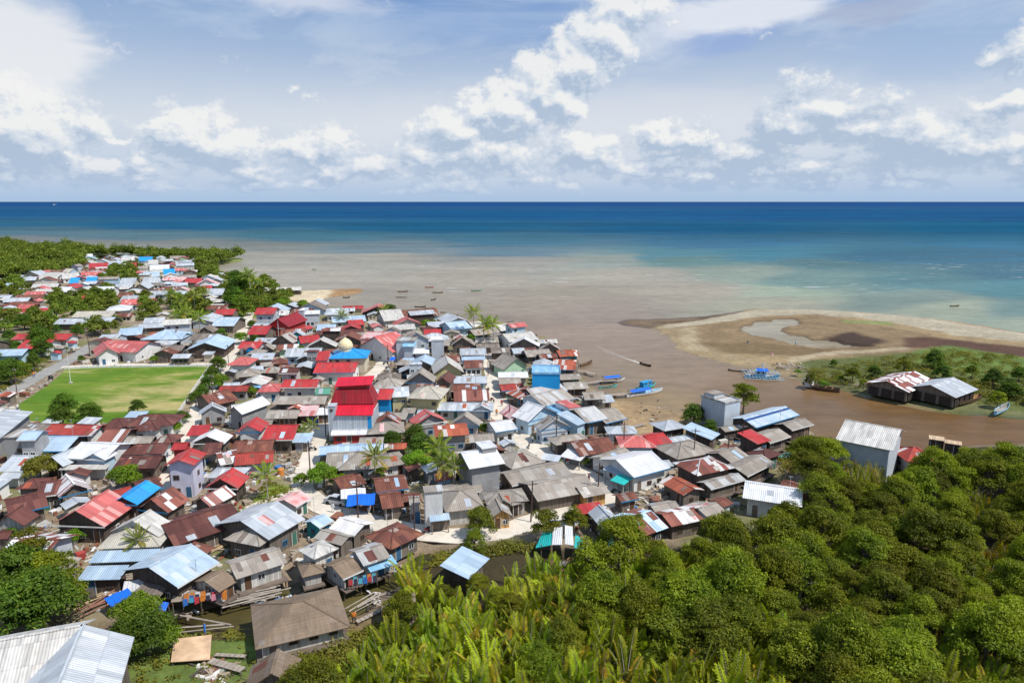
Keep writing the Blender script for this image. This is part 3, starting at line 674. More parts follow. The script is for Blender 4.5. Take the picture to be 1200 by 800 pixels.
# ------------------------------------------------------------------ houses
TILES = {'T1': (0, 260, 5), 'T2': (200, 300, 5), 'T3': (400, 340, 5), 'T4': (600, 380, 5), 'T5': (0, 400, 5), 'T6': (200, 430, 5), 'T7': (0, 540, 5), 'T8': (200, 560, 5),
 'T9': (400, 460, 5), 'T10': (600, 500, 5), 'T11': (780, 420, 5), 'T12': (0, 640, 5), 'T13': (220, 640, 5), 'T14': (400, 560, 5),
 'A1': (240, 370, 7.475), 'A2': (360, 440, 7.475), 'A3': (120, 280, 7.475), 'A4': (0, 480, 7.475), 'A5': (150, 480, 7.475), 'A6': (500, 430, 7.475),
 'R2': (940, 340, 4.615), 'R3': (940, 460, 4.446), 'P': (0, 0, 1)}
HOUSES = """
T3 fl 318 300 430 300 275 7.5 greys gb n # tall pale grey block of two storeys beside a house with a sky-blue awning
+T3 sh 355 330 430 330 297 6.2 sky gb
+T3 gx 420 372 515 370 340 4.2 white gb
T3 gy 365 297 520 292 250 240 6.0 grey gb
T3 fl 525 295 603 293 270 7.8 white gb n # slender blue-grey tower house with a flat white roof among grey gables
T3 gy 90 335 300 365 272 240 4.5 redp w # coral pink house with a broad front gable beside the blue domed mosque
T3 fl 110 285 275 285 245 6.5 redw p # pink and white flat block with battlement-like railing behind the coral gable
T3 gx 485 265 588 262 228 3.2 red d
T3 gx 515 218 615 212 183 3.2 zinc d
T3 gx 650 235 770 222 183 3.4 zincb lb # pale blue tin house at the water's edge left of the two coconut palms
T3 gy 640 325 783 325 275 262 3.4 grey d
T3 gx 785 308 925 305 276 2.9 grey d
T3 gx 792 338 930 334 312 2.8 greyd d
T3 gx 985 305 1160 288 248 4.0 whiteo w
T3 gy 980 326 1160 330 284 268 3.2 white d
T3 gx 1155 312 1270 308 288 3.0 whiteo d
T3 gy 540 490 720 482 400 380 4.2 whiteo y # cream gabled house with two green windows and pink roof edge
T3 gx 695 380 850 378 340 3.0 zinc w
T3 gx 600 420 700 415 380 3.0 rust d
T3 gx 705 412 845 408 388 2.8 zincb w
T3 gx 722 455 830 452 408 3.6 rust w
T3 gy 950 467 1105 447 378 366 3.4 grey gr # grey gabled house with pale green plank front beside the bright blue block
T3 gx 920 515 1098 512 478 3.0 white ws
T3 gx 925 548 1055 545 512 2.8 grey d
T4 fl 115 288 285 290 243 8.5 sky b n # bright blue windowless tower block with pale blue flat roof
T3 gx 225 495 312 488 452 2.9 stripe d
T3 fl 395 435 475 432 420 6.0 zincd gb
T3 hp 315 438 400 438 405 3.0 grey d
T3 gy 375 540 545 540 468 452 4.0 grey g
T3 hp 165 575 330 580 512 3.2 grey d
T3 hp 205 525 350 520 485 3.0 greyd d
T3 gy 545 545 640 548 486 474 5.5 maroon d # narrow tall brown gable house behind the striped rusty roof
T3 gx 640 545 850 545 503 3.4 zinc lb
T3 gx 640 590 820 585 548 3.0 rust d
T3 gx 660 652 870 646 583 3.2 stripe ws # long low building with bold white and rust vertical stripes on its roof
T3 gx 560 705 890 708 658 3.0 zincd w # long pale grey roofed row at the foot of the straight street
+T3 gy 760 706 885 708 676 668 3.0 zincd w
T3 gx 205 640 292 640 578 5.4 red b # red roofed two-storey shophouse with a blue upper front
T3 gx 285 628 400 622 566 5.4 zinc y # zinc roofed yellow shophouse joined to the blue fronted one
T3 hp 380 632 583 640 560 5.4 cream y # yellow two-storey house with balcony and pale hipped roof, right end of the shophouse row
T3 gx 430 585 605 592 548 4.6 rust d
T9 gy 430 192 620 165 128 95 4.2 redp g # coral red gable house with bare grey block front wall
T9 gy 190 195 350 188 118 106 3.2 rust g
T9 hp 150 245 372 232 172 3.0 grey d
T9 gy 635 190 810 195 122 108 3.4 grey w
T9 gx 550 260 750 245 185 4.6 rustb g # bright orange-rust roof with pale spots on a grey block house beside the palms
T9 gx 750 288 900 280 242 2.9 grey d
T9 gx 750 447 960 413 338 7.0 white g n # tall grey block house with a brilliant white roof
+T9 fl 825 328 915 315 282 9.2 white g
T9 gx 905 232 1035 212 165 3.8 white w # white tin roofed stall with open front at the bend of the street
T9 fl 485 585 598 575 550 7.2 greys w n # narrow white two-storey tower house beside the curving road
+T9 sh 520 755 640 742 708 3.0 zincb d
+T9 fl 398 655 462 650 605 4.2 grey g
T9 hp 610 700 842 672 560 3.4 grey ws
T9 gx 600 600 830 575 537 3.2 grey d
T9 hp 850 655 1100 632 573 3.2 grey ws
+T9 gy 905 665 1000 655 602 590 3.2 grey d
T9 gy 880 735 1005 722 640 615 2.8 grey o # little orange plank hut with grey gable beside the white road
T9 hp -20 455 235 443 345 3.0 grey ws
T9 hp 238 440 402 412 338 3.0 grey w
T9 gx -10 350 245 336 303 3.2 zincb d
T9 gx -10 300 95 298 262 3.0 rustb d
T9 gx 100 300 245 296 262 3.0 grey d
T9 gx 250 335 385 328 298 3.0 rustb d
T9 gx 205 585 395 560 495 3.0 rust d
T9 gx 395 552 486 548 506 2.8 zinc d
T9 gx 240 682 368 664 590 2.9 rust d
T9 gx 0 570 150 530 488 2.9 rust d
T9 sh 5 612 118 600 560 2.6 white t
T10 hp -2 248 200 205 142 3.0 grey d
T10 gx 0 345 350 270 238 3.0 grey d # long weathered grey roof running along the street below the white roofed block house
T10 gx 150 437 500 372 305 3.0 grey d
T10 gx 420 415 578 385 340 2.9 grey o # grey roofed shop with bright orange plank front on the curving road
T10 hp 0 462 98 432 372 2.8 grey d
T10 hp 255 108 465 80 48 3.2 grey d
+T10 sh 165 190 270 205 160 2.8 zinc r
T10 gx 400 172 625 138 75 3.4 rust g # broad reddish brown roof on the street left of the faded red hipped roof
+T10 sh 280 172 400 200 140 2.8 white g
T10 hp 630 120 850 122 52 3.8 redp lb # faded red hipped roof over a pale blue house near the river mud
T10 gx 835 118 950 97 42 3.6 red d
T10 hp 560 42 742 40 -5 3.4 zinc w
T10 gx 580 228 725 165 148 3.0 grey w
T10 gx 715 297 930 240 165 4.2 white w # large white house with gleaming white roof and a teal awning on its left side
+T10 sh 530 248 700 312 240 3.2 zincb g
+T10 sh 575 312 655 340 285 2.6 teal g
T11 hp 185 687 405 640 585 5.0 patch dd # tall weathered timber house with red and white patchwork hipped roof
T11 gx 265 765 470 708 698 3.2 greys d s
T11 gx 390 615 500 577 535 3.4 grey d
T11 gx 480 690 640 610 598 3.4 grey dd s
T11 hp 70 592 312 545 485 3.4 grey d
T11 hp -8 425 135 402 362 3.6 zinc dd
T11 sh 270 477 322 440 388 3.6 zincb dd
T11 gx 45 495 190 465 455 2.6 zincd dd
T11 fl 205 218 350 265 222 7.2 greys gb n # windowless pale grey block house with a flat roof and rooftop box by the river
+T11 fl 228 195 287 212 190 8.2 grey gb n
T11 gx 530 405 785 330 312 4.6 skyw dd s # large pale blue-white roofed river warehouse with a dark blue ridge line
T11 gx 350 430 527 400 390 3.0 grey dd
T11 sh 540 502 620 478 422 4.2 red dd s # red tin roofed stilt shed between the river warehouse and the tangle of poles
T11 gx 612 495 735 455 428 3.4 grey dd s
T11 gx 740 420 870 385 366 4.2 grey dd s # dark timber stilt house at the river end of the warehouse row
T11 gx 560 300 618 280 262 3.2 red dd
P gx 870 583 940 594 569 4.0 white w
P gx 908 575 952 588 568 3.2 rust d
T10 gx 775 640 920 588 512 3.2 patchb dd # blue, white and rust patchwork roof at the edge of the mangroves
T10 gy 545 617 680 598 567 455 3.4 zincd dd # long grey gabled shed pointing at the mangroves, left of the patchwork roof
P gx 787 617 848 604 596 3.2 stripe d # long rust roof with thin white stripes against the mangrove edge
T10 gx 850 515 1000 488 448 3.0 grey d
T10 gx 640 440 745 420 398 2.8 rust d
P gx 840 616 862 608 592 3.0 grey ws
T4 gx 120 420 328 388 362 4.2 greys dd
T4 gx 190 480 375 435 395 4.4 greys lb # pale striped double roof on sky-blue walls right of the bright blue tower block
T4 gy 95 572 278 522 483 450 4.2 white lb # white roofed pale blue house with its gable turned to the river
T4 fl 270 525 366 512 478 4.8 sky lb
T4 sh 385 592 447 572 512 4.6 skyw lb
T4 gx 440 577 565 552 488 4.6 greys d s # tall grey striped roof on plank walls at the head of the boat jetty
T4 gx 550 580 680 550 500 4.0 grey d s
T4 fl 335 490 405 478 445 5.6 redp w
T4 gy 165 622 345 598 557 535 4.2 greys gb
T4 gx 315 382 455 375 338 3.2 grey dd s
T4 gx 285 326 410 320 290 3.2 grey dd s
T4 gx 230 262 370 268 205 3.4 rustb dd s
T4 gx 165 200 272 195 172 3.4 rust dd s
T4 gx 280 190 398 184 150 3.6 rustb t s # bright rust roof on teal walls, outermost stilt house at the upper river shore
T4 gx 90 192 240 182 148 3.0 grey d
T4 gy 160 150 285 150 112 104 3.2 grey d s
T1 gx 545 755 795 765 695 4.2 redp w # white villa with red cross-gabled roof facing the sports field
+T1 gy 562 788 706 772 725 700 4.0 redp w
T1 gx 60 690 390 690 655 3.4 red w # long red roofed school wing, upper one of two behind the road junction
T1 gx 90 745 265 742 690 3.4 red w
T1 gx -60 788 130 782 745 3.4 zincb lb # pale blue school-like row with dark windows at the left photo edge
T1 gx -60 540 58 538 510 3.2 red w
T1 gx 85 536 178 534 506 3.2 red w
T1 gx 185 534 275 533 503 3.2 red w
T1 gx 10 556 103 556 529 3.2 redw w
T1 gx 310 600 500 598 565 3.4 zinc d
T1 gx 500 592 642 592 557 3.4 zinc d
T1 gx 560 695 672 695 658 3.2 zinc gb
T1 hp 820 690 1062 688 630 3.8 zincb d # large pale blue roofed hall with dark walls above the field road
T1 gx 690 668 830 660 620 3.4 zincb d
T1 gx 705 488 905 478 450 3.4 redp w
T1 gx 405 450 532 448 430 3.2 red d
T1 gx 1080 358 1180 355 330 3.4 red d
T1 gx 518 270 630 266 240 3.6 red d
T1 gx 745 268 800 266 236 3.4 red d
T1 gx 808 230 888 228 201 3.6 blue w # bright blue roof, farthest of the blue ones, under the shoreline trees
T1 gx 958 308 1028 305 270 3.8 blue w # vivid blue roof beside the white hall in the far quarter
T1 gx 400 360 456 358 326 3.2 blue w # small blue roof leftmost in the far quarter
T1 gx 498 350 562 348 322 3.2 blue d
T1 gx 545 418 650 415 378 3.4 white w
T1 gx 322 412 400 410 380 3.2 white w
T1 gy 775 395 870 392 356 346 3.4 zinc d
T1 gx 630 260 745 256 220 3.8 zinc w
T1 gx 684 268 762 265 245 3.2 white w
T1 gx 870 250 928 248 220 4.4 whiteo gb
T1 gx 875 282 992 278 250 4.0 white gb
T1 gx 845 325 942 320 285 3.6 skyw d
T1 gx 10 382 100 380 358 3.0 skyw w
T1 gx 38 412 106 410 389 3.0 white w
T1 gx 210 328 325 330 292 3.2 whiteo w
T1 gx 365 335 465 330 292 3.4 whiteo w
T1 gx 928 755 1062 755 722 3.2 greyd d
T2 gx 235 410 370 410 357 3.6 skyw d # clean pale rectangular roof beside the grassy lane above the mosque quarter
T2 gy 85 552 320 545 508 455 3.8 zincb dd # wide pale blue gabled hall with dark front at the far end of the field
T2 gx 0 490 60 490 450 3.6 zincb gb
T2 gx 0 600 108 598 572 3.0 zinc d
T2 gy 150 450 248 448 410 398 3.2 greyd d
T2 gx 250 345 365 343 310 3.4 red d
T2 gx 155 230 300 228 190 3.6 zinc d
T2 gx 80 155 175 153 130 3.4 red d
T2 gx 182 192 242 190 172 3.0 red d
T2 gx 545 206 765 200 182 3.0 whiteo d s # long low whitish jetty shed standing out over the far shore
T2 gy 562 412 692 416 350 328 5.0 redd r # steep dark red gabled house with a pale cross on its front
T2 gy 668 378 770 376 330 318 5.0 redd r
T2 gx 487 342 610 340 302 5.8 red gb
T2 gx 445 460 560 460 408 4.0 red d
T2 gx 778 342 876 338 318 6.0 white gb
T2 fl 745 318 780 318 302 8.0 white gb
T2 gx 905 345 1040 342 305 3.6 zincd w
T2 gx 852 435 965 432 400 3.6 zincb w
T2 gx 1045 408 1138 402 373 3.4 red d
A1 gy 735 188 875 182 125 112 3.4 zinc t
A1 gx 840 240 1020 225 172 3.4 red w
A1 gy 885 277 1150 272 210 180 3.6 whiteo d # wide gabled house with white boarded eaves left of the mosque dome
A1 gx 420 240 600 240 192 3.0 zincd w
A1 gy 580 235 770 240 158 140 3.4 greys d
A1 gx 280 283 470 286 226 3.2 red w
A1 gy 345 305 455 300 250 240 3.0 redp b
A1 gy 465 300 600 298 245 232 3.2 grey d
A1 gx 630 300 820 292 248 3.0 stripe gr
A1 gx 388 385 592 382 325 3.4 zinc p # zinc roofed brick-pink house with a blue shutter near the scalloped coral roof
A1 hp 190 432 385 432 358 3.8 redp w # coral hipped house with scalloped white front beside the field lane
A1 hp 600 425 742 412 340 3.4 rust d
A1 gx 968 392 1080 390 308 5.4 red gb
A1 fl 888 312 985 312 296 6.2 maroon g
T2 gx 833 685 1080 682 622 4.4 red w # long bright red roof on a white wall just below the blue mosque
A1 gx 780 518 945 516 450 3.2 white w
A1 gy 670 498 795 492 448 438 3.2 greyd dd
A1 hp 270 540 490 522 465 3.0 grey d
A1 hp 470 500 650 500 445 3.0 grey d
A1 gx 660 628 978 626 557 4.2 red w # long red roofed house with pale columns left of the tall tiered red roof
A1 hp 455 670 655 662 580 3.6 redp w
A1 hp 430 772 600 752 685 3.2 redp d
A1 gx 110 665 370 660 612 3.2 redr g
A1 gx 965 690 1096 684 630 3.0 green d # small green roof, the only green one, left of the tiered red building
A1 gx 590 775 1050 772 700 3.0 grey d
T6 gx 240 228 402 192 148 3.4 rust d
T6 sh 88 402 208 397 338 3.4 red w # plain bright red lean-to roof beside the lane at the field's lower corner
A5 gy 540 297 850 292 232 165 4.0 white d
+A5 sh 640 400 800 388 285 3.4 maroon w
A5 gy 312 492 582 486 440 335 6.6 red v # two-storey pale violet house with a red gabled roof on the lane
+A5 gy 325 600 580 595 542 520 3.8 red v
+A5 gx 370 352 500 348 287 5.8 red r
A5 gy 665 687 965 690 605 505 3.6 red dd # red gabled timber house above the little green meadow
T8 gy 118 150 238 174 118 42 3.2 wstripe d # white roofed plank hut with fine brown lines, just below the red gabled timber house
A5 gy 943 197 1165 192 140 60 4.6 red w # red gabled house with white upper balcony beside a flat red roof
T6 gx 528 428 718 425 338 4.0 red d # square flat-looking red roof right of the red gabled balcony house
T6 gy 325 264 418 278 225 170 5.0 white g
T6 gy 165 282 330 264 228 214 3.4 zinc g
T6 gx 350 502 590 492 428 3.2 rust d
T6 gx 290 572 412 548 495 2.9 patch w
T6 gx 370 578 600 556 500 3.0 redr gb
T6 sh 710 442 815 440 385 2.9 zincb g
T6 sh 742 287 850 284 222 3.0 redw dd
T6 sh 852 282 930 278 236 2.8 white d
T6 gx 550 302 740 300 252 3.0 grey d
T6 gx 868 515 1140 492 455 3.0 zincb d
T6 gx 905 592 1150 576 498 3.0 grey d
A4 gx 290 362 575 362 232 4.4 zincb dd # pale blue-grey metal roof behind the round yellow-green tree
+A4 gy 365 475 552 498 345 300 3.6 zinc dd
A4 gx 140 266 312 262 186 7.2 zincb g # small pale blue rounded-looking roof on a tall bare concrete house by the field
A4 fl 20 242 205 236 165 7.0 greys g
A4 gx -30 536 200 536 400 3.6 zinc w
+A4 sh -30 605 165 600 545 2.8 zinc w
A4 gx 560 420 912 440 292 4.6 white w # white two-gabled villa with a long veranda below the sports field
+A4 gy 720 432 922 442 385 330 4.6 white lb
+A4 sh 510 526 928 520 478 3.0 whiteo w
A4 gx 355 215 800 228 130 3.2 redr w # long dull red roof on white walls just below the sports field trees
A4 gx 822 302 1050 300 170 3.2 stripe dd # rust and white striped roof square beside the long dull red roof
T5 gx 708 605 876 603 556 3.0 grey d
T5 hp 715 500 1012 492 425 3.8 maroon w # broad maroon hipped house at the lower edge of the sports field
+T5 hp 765 526 922 520 455 3.6 maroon w
T5 hp 580 512 730 506 450 3.4 maroon w
T5 hp 880 602 1013 600 540 3.2 maroon d
T5 gx 690 666 962 656 598 3.2 maroon w
T5 gx 655 746 912 742 672 3.2 maroon d
T7 gx -60 190 42 190 110 3.4 maroon d
T7 hp 85 166 225 160 104 3.4 maroon d
T7 gx 205 212 376 190 112 3.4 maroon d
T7 gx 50 320 288 262 200 3.4 maroon d
T7 gy -50 378 140 378 315 295 3.4 maroon ws
T7 gx 30 535 140 458 420 3.2 grey d
T7 gy 345 215 542 165 130 75 3.4 wstripe d # white roof with thin red-brown lines just above the big red gable
T7 gy 295 374 612 386 290 165 3.8 redp dd # big red gabled roof with a dark open front, lower left of the village
T7 gy 635 252 806 256 212 112 4.6 blue dd # vivid azure gabled roof on a dark timber house
T7 gx 828 190 962 150 108 3.0 maroon d
T7 gy 800 282 985 304 225 150 3.2 patch d
T7 gy 640 415 930 445 350 283 4.4 whiteo w # large whitish roof with a tan hipped front, behind the small palm
+T7 hp 560 516 936 500 365 3.8 cream w
+T7 sh 515 597 905 582 518 2.9 zincb g
T7 sh 448 698 700 692 610 2.6 zincb dd # pale blue lean-to roof over a heap of timber poles
T8 gx 20 400 442 262 210 3.4 maroon d # broad dark maroon roof left of the long silver-grey roof
T8 gx 40 640 287 492 450 4.2 skyw dd # sky-tinted metal roof with blue ridge on a dark timber house by the creek
T8 gx 575 362 790 238 190 4.4 zinc d # long silver-grey roof on plank walls beside the meadow
+T8 hp 308 360 520 402 300 3.8 grey d
T8 gx 735 168 828 112 100 3.2 redw w # faded pink-white roof at the corner of the road
T8 gx 385 592 685 494 455 3.6 grey ws s # long grey roofed white stilt house facing the creek
T8 gx 285 668 397 600 568 3.0 thatch ws s
T8 hp 840 477 985 412 385 4.6 whiteo ws s # square whitish pyramid roof on stilts over the creek
T8 hp 770 582 905 550 500 2.6 thatch ws s
T8 gx 835 352 1000 395 322 3.0 grey d
T8 gx 925 295 1075 340 250 3.2 stripe d
T8 gx 870 292 955 246 232 3.0 zincb t
T14 gx 130 515 290 462 408 3.8 greys ws s # grey striped stilt house hung with blue cloths over the creek
+T14 sh 170 550 330 500 470 2.8 sky lb
T14 gx 10 592 130 537 490 3.0 thatch ws s
T14 hp 290 420 486 326 290 3.2 rust d # reddish rust hipped roof between the curving road and the creek
T14 sh 745 592 870 470 452 3.2 zincb dd # lone pale blue-grey roof standing in the nipa palms
T13 hp 395 605 955 470 325 2.9 thatch ws s # largest thatched house with long hipped roof beyond the creek
T13 gy 325 850 665 815 745 600 3.2 thatch d s # thatched roof with a reddish ridge cut by the bottom photo edge
T14 hp 235 815 445 790 705 3.0 thatch d s # small thatched roof among the nipa palms right of the largest thatched house
R2 gx 578 553 728 494 462 3.4 patch d n # rust and white patched boat shed on the far river bank
R2 gx 832 582 955 536 490 3.4 zincd d n # whitish boat shed with open bays on the far river bank
R3 gx 172 243 475 303 165 7.5 whiteo gb n # tall white roofed blue-grey house rising out of the mangroves by the river
R3 hp 545 358 722 362 262 3.6 redr g # red hipped roof half hidden in the mangroves
R3 fl 662 240 745 252 225 3.0 tan dd
R3 fl 742 260 832 274 248 3.0 tan dd
A2 gx 205 520 520 512 505 2.8 white r
T3 gx 880 440 950 436 408 2.9 greyd d
T3 gx 1010 372 1085 368 338 3.2 zinc w
T3 gx 1090 385 1210 380 350 3.0 grey d
T3 gx 880 370 1000 366 335 3.0 greyd dd
T4 gx 40 175 85 172 150 3.0 rust d
T3 hp 960 600 1050 640 560 3.0 rustb d
T3 gx 940 590 1080 580 548 3.0 redr d
T3 gy 1000 760 1110 740 705 668 3.4 redw d
T1 gx 700 460 900 455 430 3.2 zincd d
"""
def dist_px(px, py): return at(px, py, GZ)[1]
def solve_depth(mid, n, z, target_py):
    """how far along n from mid (at height z) until it shows at picture row target_py"""
    lo, hi = 0.2, 60.0
    def f(dd): return proj(mid[0] + n[0] * dd, mid[1] + n[1] * dd, z)[1]
    for _ in range(40):
        c_ = (lo + hi) / 2
        if f(c_) > target_py: lo = c_
        else: hi = c_
    return (lo + hi) / 2
def fit(kind, ax, ay, bx, by, r, q, he, z0):
    z = z0 + he
    A = np.array(at(ax, ay, z)); B = np.array(at(bx, by, z)); e = B - A; L = float(np.hypot(*e)); e = e / L
    n = np.array([-e[1], e[0]]); mid = (A + B) / 2
    if kind == 'gy':
        # apex height above the front eave
        lo, hi = .2, L
        for _ in range(30):
            c_ = (lo + hi) / 2
            if proj(mid[0], mid[1], z + c_)[1] > r: lo = c_
            else: hi = c_
        rise = min(max(c_, .12 * L), .34 * L); 
        Wd = min(max(solve_depth(mid, n, z + rise, q), 3.5), 20)
    elif kind in ('fl',):
        rise = 0; Wd = min(max(solve_depth(mid, n, z, r), 2.5), 14)
    elif kind == 'sh':
        tp = math.tan(R(11)); lo, hi = .3, 30
        for _ in range(40):
            c_ = (lo + hi) / 2
            if proj(mid[0] + n[0] * c_, mid[1] + n[1] * c_, z + tp * c_)[1] > r: lo = c_
            else: hi = c_
        Wd = min(max(c_, 1.5), 10); rise = tp * Wd
    else:
        tp = math.tan(R(18 if kind == 'gx' else 21)); lo, hi = .3, 20
        for _ in range(40):
            c_ = (lo + hi) / 2
            if proj(mid[0] + n[0] * c_, mid[1] + n[1] * c_, z + tp * c_)[1] > r: lo = c_
            else: hi = c_
        Wd = min(max(2 * c_, 3.0), 17); rise = tp * Wd / 2
        if kind == 'hp' and Wd > L * 1.25: Wd = L * 1.25; rise = tp * Wd / 2
    c0 = mid + n * Wd / 2
    return dict(kind=kind, x=float(c0[0]), y=float(c0[1]), rot=math.atan2(e[1], e[0]), L=L, W=float(Wd), he=he, rise=float(rise))

ROOF_WORD = {'red': 'bright red', 'redd': 'dark red', 'redv': 'vivid red', 'redp': 'coral red', 'redw': 'faded pink', 'redr': 'dull red', 'maroon': 'maroon', 'rust': 'rusty brown', 'rustb': 'orange-rust',
 'stripe': 'rust-striped', 'wstripe': 'white lined', 'patch': 'patchwork tin', 'patchb': 'blue patchwork', 'zinc': 'silver zinc', 'zincd': 'dull zinc', 'zincb': 'pale blue-grey', 'white': 'white',
 'whiteo': 'off-white', 'grey': 'weathered grey', 'greyd': 'dark weathered', 'greys': 'grey-striped', 'cream': 'cream', 'thatch': 'thatched', 'blue': 'bright blue', 'sky': 'sky-blue', 'skyw': 'pale blue-white',
 'green': 'green', 'teal': 'teal', 'tarp': 'blue tarpaulin', 'tan': 'tan plank'}
KIND_WORD = {'gx': 'gabled', 'gy': 'front-gabled', 'hp': 'hipped', 'fl': 'flat-roofed', 'sh': 'lean-to'}

def window(parent, x, y, z, w, h, side, frame, sub=False):
    """side: 0 front (-y), 1 right (+x), 3 left (-x), 2 back. Frame with its pane (a sub-part on the nearer houses)"""
    mb = MB(); t_ = .07; pn = MB() if sub else mb
    if side in (0, 2):
        s = -1 if side == 0 else 1
        mb.box(x - w / 2, min(y, y + s * t_), z, x + w / 2, max(y, y + s * t_), z + h, 0)
        yy = y + s * (t_ + .012)
        for (a, b_) in ((x - w / 2 + .09, x - .035), (x + .035, x + w / 2 - .09)):
            p = [(a, yy, z + .09), (b_, yy, z + .09), (b_, yy, z + h - .09), (a, yy, z + h - .09)]
            pn.quad(*(p if s < 0 else [p[1], p[0], p[3], p[2]]), mi=0 if sub else 1)
    else:
        s = -1 if side == 3 else 1
        mb.box(min(x, x + s * t_), y - w / 2, z, max(x, x + s * t_), y + w / 2, z + h, 0)
        xx = x + s * (t_ + .012)
        for (a, b_) in ((y - w / 2 + .09, y - .035), (y + .035, y + w / 2 - .09)):
            p = [(xx, a, z + .09), (xx, b_, z + .09), (xx, b_, z + h - .09), (xx, a, z + h - .09)]
            pn.quad(*(p if s > 0 else [p[1], p[0], p[3], p[2]]), mi=0 if sub else 1)
    o = mb.build('window', [frame] if sub else [frame, GLASS], parent)
    if sub: pn.build('pane', GLASS, o)
    return o
def door(parent, x, y, z, w, h, side, m=None):
    mb = MB(); t_ = .06
    if side == 0:
        mb.box(x - w / 2, y - t_, z, x + w / 2, y, z + h, 0); mb.box(x - w / 2 - .08, y - t_ * .6, z, x - w / 2, y, z + h + .08, 1); mb.box(x + w / 2, y - t_ * .6, z, x + w / 2 + .08, y, z + h + .08, 1)
    else:
        s = -1 if side == 3 else 1
        mb.box(min(x, x + s * t_), y - w / 2, z, max(x, x + s * t_), y + w / 2, z + h, 0)
    return mb.build('door', [m or DOOR, FRAME_W], parent)

